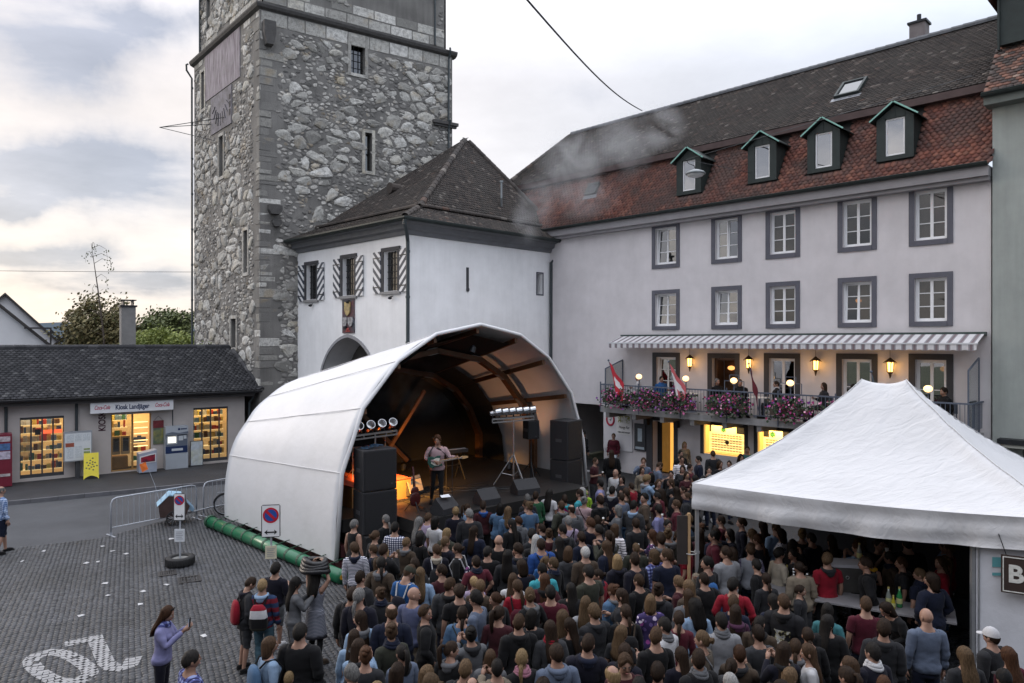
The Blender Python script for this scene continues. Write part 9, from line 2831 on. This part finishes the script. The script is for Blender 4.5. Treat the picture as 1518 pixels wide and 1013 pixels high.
for c in crowd:
 ex=c['ex'];lg=('trousers',rc.choice(legcols))
 if c['sex']=='f' and rc.random()<.5:lg=('skinny',lg[1])
 if 'legs' in ex:l_,col=ex['legs'].split(':');lg=(l_,col.replace('_',' '))
 skin='tan' if rc.random()<.15 and c['hc']in('black','dark brown')else 'fair'
 zf=.004
 c['ob']=person((c['pos'].x,c['pos'].y,zf),c['face'],c['sex'],c['h'],(c['hair'],c['hc'])if c['hair']else None,(c['top'],c['col']),lg,c['pose'],int(round(c['yaw']/4)*4),int(float(ex.get('nod',0))),skin,
                     c['wear'],'stride' if rc.random()<.3 and lg[0]!='shorts' else 'stand',int(ex.get('bend',0)),c['label'],'people in the square before the stage',shoes=rc.choice(['black','charcoal','black','white','brown']),width=rc.uniform(.97,1.07))
by={(int(c['px']),int(c['py'])):c for c in crowd}
# the man walking off at the left edge
g=G(6,821)
person((g.x-.05,g.y,-.01),150,'m',1.80,('balding','grey'),('shirt','pale blue checked'),('shorts','navy'),'down',0,0,'fair',(),'stride',0,'person in pale blue checked shirt and navy shorts walking at the left edge')
# the guitarist
gt=person((-2.06,19.45,DZ+.002),12,'m',1.86,('curly','auburn'),('shirt','pale pink'),('skinny','black'),'guitar',-20,10,'fair',(),'stride',0,'person in pale pink shirt playing a guitar under the stage canopy')
GM=Matrix.Translation((-2.06,19.45,DZ+.002))@Matrix.Rotation(R(12),4,'Z')@Matrix.Scale(1.86/1.75,4)
gu=tag(bpy.data.objects.new('electric_guitar',None),'dark green electric guitar with white scratch plate held by the person on stage','guitar');COL.objects.link(gu);gu.matrix_world=GM@Matrix.Translation((0,-.19,1.13))@Matrix.Rotation(R(-10),4,'Y')@Matrix.Rotation(R(-14),4,'Z')
body_o=[(-.24,.02),(-.22,.12),(-.14,.155),(-.05,.11),(.03,.14),(.12,.13),(.10,.08),(.07,.02),(.10,-.06),(.13,-.12),(.04,-.14),(-.06,-.12),(-.15,-.16),(-.22,-.11)]
mb=MB();mb.prism(body_o,-.025,.025);mb.build('body',mat('guitar_green',(.02,.075,.06),.2,.1,4,coat=.5),gu,bevel=.008)
mb=MB();mb.prism([(-.16,-.02),(-.10,.06),(0,.09),(.09,.075),(.06,0),(.08,-.07),(.02,-.11),(-.07,-.09)],-.031,-.0265);mb.build('scratch_plate',mat('plate_ivory',(.62,.60,.54),.3,.05),gu)
mb=MB();mb.prism([(.08,-.026),(.62,-.02),(.62,.02),(.08,.026)],-.040,-.012);mb.build('neck',mat('maple',(.42,.24,.10),.35,.15,6),gu)
mb=MB();mb.prism([(.62,-.02),(.67,-.04),(.80,-.03),(.80,.01),(.66,.035),(.62,.02)],-.034,-.014);mb.build('headstock',mat('maple_pale',(.50,.31,.15),.35,.15,6),gu)
mb=MB()
for k in range(6):mb.bar((-.12,-.042,-.018+.007*k),(.66,-.044,-.012+.005*k),.0025)
mb.build('strings',GALV,gu);mb=MB();mb.tube([(-.23,-.01,.05),(-.18,.06,.22),(-.05,.17,.36),(.06,.30,.34),(.10,.38,.2)],.018,5);mb.build('strap',CAB,gu)
# diners and staff on the balcony
for k,(x,y,fc,hr,hc,tp,col,sit,lb,sx_)in enumerate([(1.05,-.75,300,'short','dark brown','shirt','white',1,'seated diner with dark hair in white top at the left end of the balcony','m'),(2.2,-.7,60,'crop','black','shirt','blue',1,'seated diner in blue top beside the purple one on the balcony','m'),(2.95,-.75,300,'bob','brown','jacket','magenta',1,'seated diner in bright magenta jacket on the balcony','f'),
  (4.75,-.75,60,'updo','grey','shirt','black',1,'seated diner with pale hair in black before the open balcony door','f'),(5.75,-.85,40,'short','brown','jacket','black',1,'seated diner in black jacket turned to a companion on the balcony','m'),(7.05,-.8,300,'crop','dark brown','jacket','black',1,'diner in dark suit with white collar facing left on the balcony','m'),
  (8.7,-.75,320,'bob','brown','shirt','charcoal',1,'seated diner in charcoal top near the tent peak on the balcony','f'),(9.75,-.8,70,'short','black','shirt','dark red',1,'seated diner in dark red top just behind the tent peak','m'),(12.35,-.75,320,'thick','dark brown','jacket','black',1,'seated diner in black at the right end of the balcony','m')]):
 p=apt.M@Vector((x,y,BZ+.02));person(p,fc+math.degrees(apt.o.rotation_euler.z),sx_,1.76,(hr,hc),(tp,col),('trousers','charcoal'),'down' if k%2 else 'hold',0,0,'fair',[('scarf','white')]if k==5 else(),'sit',0,lb,'diners on the balcony')
 ch=thing('dining_chair','chair of the '+' '.join(lb.split()[:11]),'chair',p,R(fc)+apt.o.rotation_euler.z,'chairs on the balcony')
 mb=MB();mb.box(-.2,-.18,.40,.2,.24,.43);mb.build('seat',STEEL,ch);mb=MB();mb.box(-.2,.24,.55,.2,.265,.86);mb.build('backrest',STEEL,ch)
 for a_ in(-.18,.18):
  for b_ in(-.16,.24):
   mb=MB();mb.bar((a_,b_,.0),(a_,b_,.41 if b_<0 else .86),.022);mb.build('leg',STEEL,ch)
for k,x in enumerate((1.6,3.6,6.4,9.25)):
 p=apt.M@Vector((x,-.72,BZ));t_=thing('cafe_table',['white clothed table behind the leftmost flower box','white clothed table near the second flag','white clothed table between the two facing diners','white clothed table behind the tent peak'][k],'table',p,apt.o.rotation_euler.z,'tables on the balcony')
 mb=MB();mb.box(-.33,-.3,.70,.33,.3,.73);mb.build('tabletop',mat('table_cloth',(.6,.58,.55),.8,.1,5),t_);mb=MB();mb.tube([(0,0,.02),(0,0,.7)],.03,8);mb.lathe([(.22,0),(.2,.03),(.03,.04)],(0,0,0),12);mb.build('pedestal',STEEL,t_)
# small extras carried by people: bags, cups, phones - each a thing of its own
def at_person(key,name,label,cat,group=None):
 c=by[key];o=bpy.data.objects.new(name,None);COL.objects.link(o);tag(o,label,cat,group)
 p=c['ob'];o.matrix_world=Matrix.LocRotScale(p.location,p.rotation_euler,p.scale);return o

def pack(key,label,col,w=.30,h=.42,d=.15,straps='black',z0=.98,bands=None,y0=.135):
 o=at_person(key,'backpack',label,'backpack','bags worn in the crowd')
 mb=MB();pr=[]
 n=10;rows=[(0,.80,.8),(.12,1,1),(.5,1.0,1),(.82,.88,.8),(1,.55,.45)]
 for f,kw_,kd in rows:
  for i in range(n):a=2*PI*i/n;mb.v.append((w/2*kw_*math.copysign(abs(math.cos(a))**.6,math.cos(a)),y0+d/2+d/2*kd*math.copysign(abs(math.sin(a))**.6,math.sin(a)),z0+h*f))
 for r in range(len(rows)-1):
  for i in range(n):mb.f.append([r*n+i,r*n+(i+1)%n,(r+1)*n+(i+1)%n,(r+1)*n+i]);mb.m.append(r if bands else 0)
 mb.f+=[list(range(n))[::-1],[(len(rows)-1)*n+i for i in range(n)]];mb.m+=[0,3 if bands else 0]
 mb.build('bag',[cloth(b_)for b_ in bands]if bands else cloth(col),o,True)
 for s_ in(-1,1):
  mb=MB();mb.tube([(s_*.08,y0+.03,z0+h*.95),(s_*.115,y0-.04,1.465),(s_*.12,-.04,1.46),(s_*.13,-.135,1.33),(s_*.155,-.06,1.12),(s_*.13,y0+.02,z0+.08)],.014,6);mb.build('strap',cloth(straps),o)

pack((366,857),'red backpack on the back of the person in charcoal jacket and shorts','red',z0=.92)
pack((388,858),'backpack banded in teal, red, white, black and mustard on the blond child','navy',.32,.46,.17,bands=['mustard' if False else 'olive','black','white','red','navy'],z0=.90)
pack((603,838),'dark drawstring bag with white cords on the person in blue T-shirt','dark navy',.30,.36,.12,straps='white',z0=.92)
pack((643,808),'dark drawstring bag with white cords on the person with cream hood','charcoal',.28,.34,.10,straps='white',z0=.95)
pack((682,805),'spotted drawstring bag with white cords on the person in black jacket with a bun','floral',.26,.34,.10,straps='white',z0=.93)
pack((784,742),'maroon backpack on the person in navy top before the stage','maroon',z0=.98);pack((804,799),'olive day pack on the person with cropped hair in royal blue jacket','olive',z0=.98)
pack((923,897),'black backpack with brown straps on the person with low ponytail in black top','black',straps='brown',z0=.92);pack((405,945),'blue denim backpack on the person with brown bob in light blue top','denim blue',z0=.98)
pack((845,766),'small dark bag on the back of the person in lilac T-shirt','black',.22,.26,.10,z0=.98);pack((852,748),'grey backpack on the person with thinning hair in grey jacket','dark grey',z0=1.0)
pack((766,860),'dark red backpack straps and bag on the person with a braid','burgundy',.28,.34,.12,z0=.96)

def cross_bag(key,label,col,side=1,white=False):
 o=at_person(key,'shoulder_bag',label,'bag','bags worn in the crowd');s_=side
 mb=MB();mb.tube([(-s_*.13,.09,1.47),(-s_*.02,.15,1.32),(s_*.17,.16,1.06),(s_*.27,.05,.92),(s_*.17,-.155,1.08),(-s_*.04,-.165,1.32),(-s_*.13,-.06,1.47),(-s_*.13,.09,1.47)],.012,6);mb.build('strap',cloth(col),o)
 mb=MB();mb.ball((s_*.29,.07,.80),.085,.16,.15,12,8);mb.build('bag',cloth(col),o,True)

cross_bag((845,766),'black shoulder bag strap across the person in lilac T-shirt','black');cross_bag((1084,895),'dark shoulder bag on the person in plum top','charcoal');cross_bag((1031,939),'white strapped bag on the person in taupe jacket','pale grey',-1);cross_bag((671,899),'patterned bag across the back of the denim jacket','olive',-1);cross_bag((867,736),'dark strap bag on the person in pale pink','black',-1)
o=at_person((519,872),'tote_bag','white cotton tote bag hanging from the shoulder of the person in black','bag');mb=MB();mb.add([(-.28,-.20,.42),(-.26,.20,.44),(-.27,.16,.86),(-.29,-.14,.86),(-.35,-.18,.44),(-.34,.18,.45),(-.30,.15,.86),(-.31,-.13,.86)],[[0,1,2,3],[7,6,5,4],[0,4,5,1],[1,5,6,2],[3,2,6,7],[0,3,7,4]]);mb.build('bag',cloth('cream'),o,bevel=.02);mb=MB();mb.tube([(-.28,.12,.85),(-.19,.05,1.43),(-.17,-.02,1.45),(-.27,-.10,.85)],.010,6);mb.build('handles',cloth('cream'),o)
o=at_person((468,846),'puffer_jacket','glossy black puffer jacket bundled in the raised arms of the person in striped dress','jacket')
mb=MB()
for k in range(4):mb.tube([(.05+(.24+.02*k)*math.cos(2*PI*i/18),-.02+(.15+.015*k)*math.sin(2*PI*i/18),1.92-.055*k+.02*math.sin(4*PI*i/18+k))for i in range(19)],[.050+.006*math.sin(i*2.1)for i in range(19)],8,cap=False)
mb.build('padding',mat('puffer_black',(.012,.012,.014),.35,.15,9,.4,25),o,True);mb=MB();mb.ball((.05,-.02,1.76),.20,.12,.06,14,6);mb.build('lining',cloth('charcoal'),o,True)

def in_hand(key,name,label,cat,build,side=0,group=None):
 c=by[key];o=at_person(key,name,label,cat,group);B=make_body(c['sex'],c['pose'],'stand',int(c['ex'].get('bend',0)))
 A_=ARMS[c['pose']];e,w=Vector(A_[side*2]),Vector(A_[side*2+1])
 if c['sex']=='f':e.x*=.93;w.x*=.95
 p=w+(w-e).normalized()*.10
 o.matrix_world=o.matrix_world@Matrix.Translation(p);build(o);return o

def b_cup(o):
 mb=MB();mb.lathe([(.030,-.04),(.042,.09),(.039,.09),(.028,-.034)],(0,-.02,.03),12);mb.build('cup',CUP,o,True);mb=MB();mb.lathe([(.028,-.032),(.036,.055)],(0,-.02,.03),12);mb.build('beer',BEER,o);mb=MB();mb.lathe([(.036,.056),(.038,.075)],(0,-.02,.03),12);mb.build('foam',FOAM,o)
def b_phone(o):
 mb=MB();mb.box(-.038,-.012,-.02,.038,-.002,.125);mb.build('case',CAB,o,bevel=.004);mb=MB();mb.box(-.034,-.0015,-.014,.034,.0,.119);mb.build('screen',mat('phone_screen',(.1,.12,.16),.1,.1,5,emit=(.5,.65,1.0),estr=.35),o)
for key,lb in(((715,877),'cup of drink held by the person in grey-blue top with glasses'),((966,785),'beer cup held by the person in floral top'),((1013,803),'beer cup held by the person in red T-shirt'),((1036,784),'beer cup held beside the tent pole by the person in maroon'),((1004,743),'beer cup held by the person in dark red top'),((878,679),'beer cup held by the person in maroon T-shirt by the stage corner'),((910,749),'beer cup held by the person with grey bob'),((997,710),'cup held by the person with long brown hair in black jacket'),((1153,813),'red purse held by the person in cream top')):
 if 'purse' in lb:in_hand(key,'purse',lb,'purse',lambda o:MB().box(-.09,-.05,-.03,.09,.03,.06).build('case',cloth('red'),o,bevel=.01))
 else:in_hand(key,'beer_cup',lb,'cup',b_cup,group='drinks held in the crowd')
in_hand((1308,801),'paper_cup','white paper cup raised to the mouth of the bar worker','cup',lambda o:MB().lathe([(.026,-.05),(.038,.05),(.034,.05),(.024,-.045)],(0,0,.02),12).build('cup',mat('paper_white2',(.7,.7,.7),.7,.03),o,True))
for key,lb in(((237,898),'phone held by the person in lavender top'),((433,857),'phone held by the person in grey top and black cap'),((737,746),'phone raised by the person with black bob in denim'),((957,704),'camera phone held up by the person in light blue hooded top')):in_hand(key,'phone',lb,'phone',b_phone,group='phones in the crowd')
# ------------------------------------------------------------------ drifting stage smoke
def smoke(name,label,blobs,dens,scale,thr,col=(.97,.97,.98)):
 m=bpy.data.materials.new(name);m.use_nodes=True;t=m.node_tree;t.nodes.clear();q=NT(t)
 out=q.n('ShaderNodeOutputMaterial');v=q.n('ShaderNodeVolumePrincipled');v.inputs['Color'].default_value=(*col,1);v.inputs['Anisotropy'].default_value=.1
 tc=q.n('ShaderNodeTexCoord').outputs['Object']
 d=q.range(q.noise(tc,scale,4,.6,dist=.8),thr,thr+.36,0,dens)
 # each puff thins out towards its rim
 tot=0.0
 for(c,r)in blobs:
  mp_=q.n('ShaderNodeMapping');t.links.new(tc,mp_.inputs[0]);mp_.inputs['Location'].default_value=tuple(-c[i]/r[i]for i in range(3));mp_.inputs['Scale'].default_value=tuple(1/r[i]for i in range(3))
  tot=q.math('MAXIMUM',tot,q.range(q.vmath('LENGTH',mp_.outputs[0]),.95,.25,0,1))
 t.links.new(q.math('MULTIPLY',d,tot),v.inputs['Density']);t.links.new(v.outputs[0],out.inputs['Volume'])
 mb=MB()
 lo=[min(c[i]-r[i]for c,r in blobs)for i in range(3)];hi=[max(c[i]+r[i]for c,r in blobs)for i in range(3)]
 mb.box(*lo,*hi);o=mb.build(name,m,None);o['kind']='stuff';return o

a=W(800,300,31);b=W(850,240,31);c=W(920,220,31);d_=W(780,330,31.2)
smoke('smoke','',[(tuple(d_),(.9,.8,1.2)),(tuple(a),(1.2,.9,1.5)),(tuple(b),(1.9,1.0,1.8)),(tuple(c),(1.7,1.0,1.9)),(tuple(W(975,190,31)),(1.5,.9,1.3)),(tuple(W(860,290,31)),(2.2,.9,1.2))],.85,.75,.36)
sc_=STM@Vector((4.2,3.4,4.0));sd_=STM@Vector((4.0,2.2,4.9))
smoke('smoke','',[(tuple(sc_),(1.9,1.9,1.2)),(tuple(sd_),(1.3,1.3,.9))],.30,.9,.44)
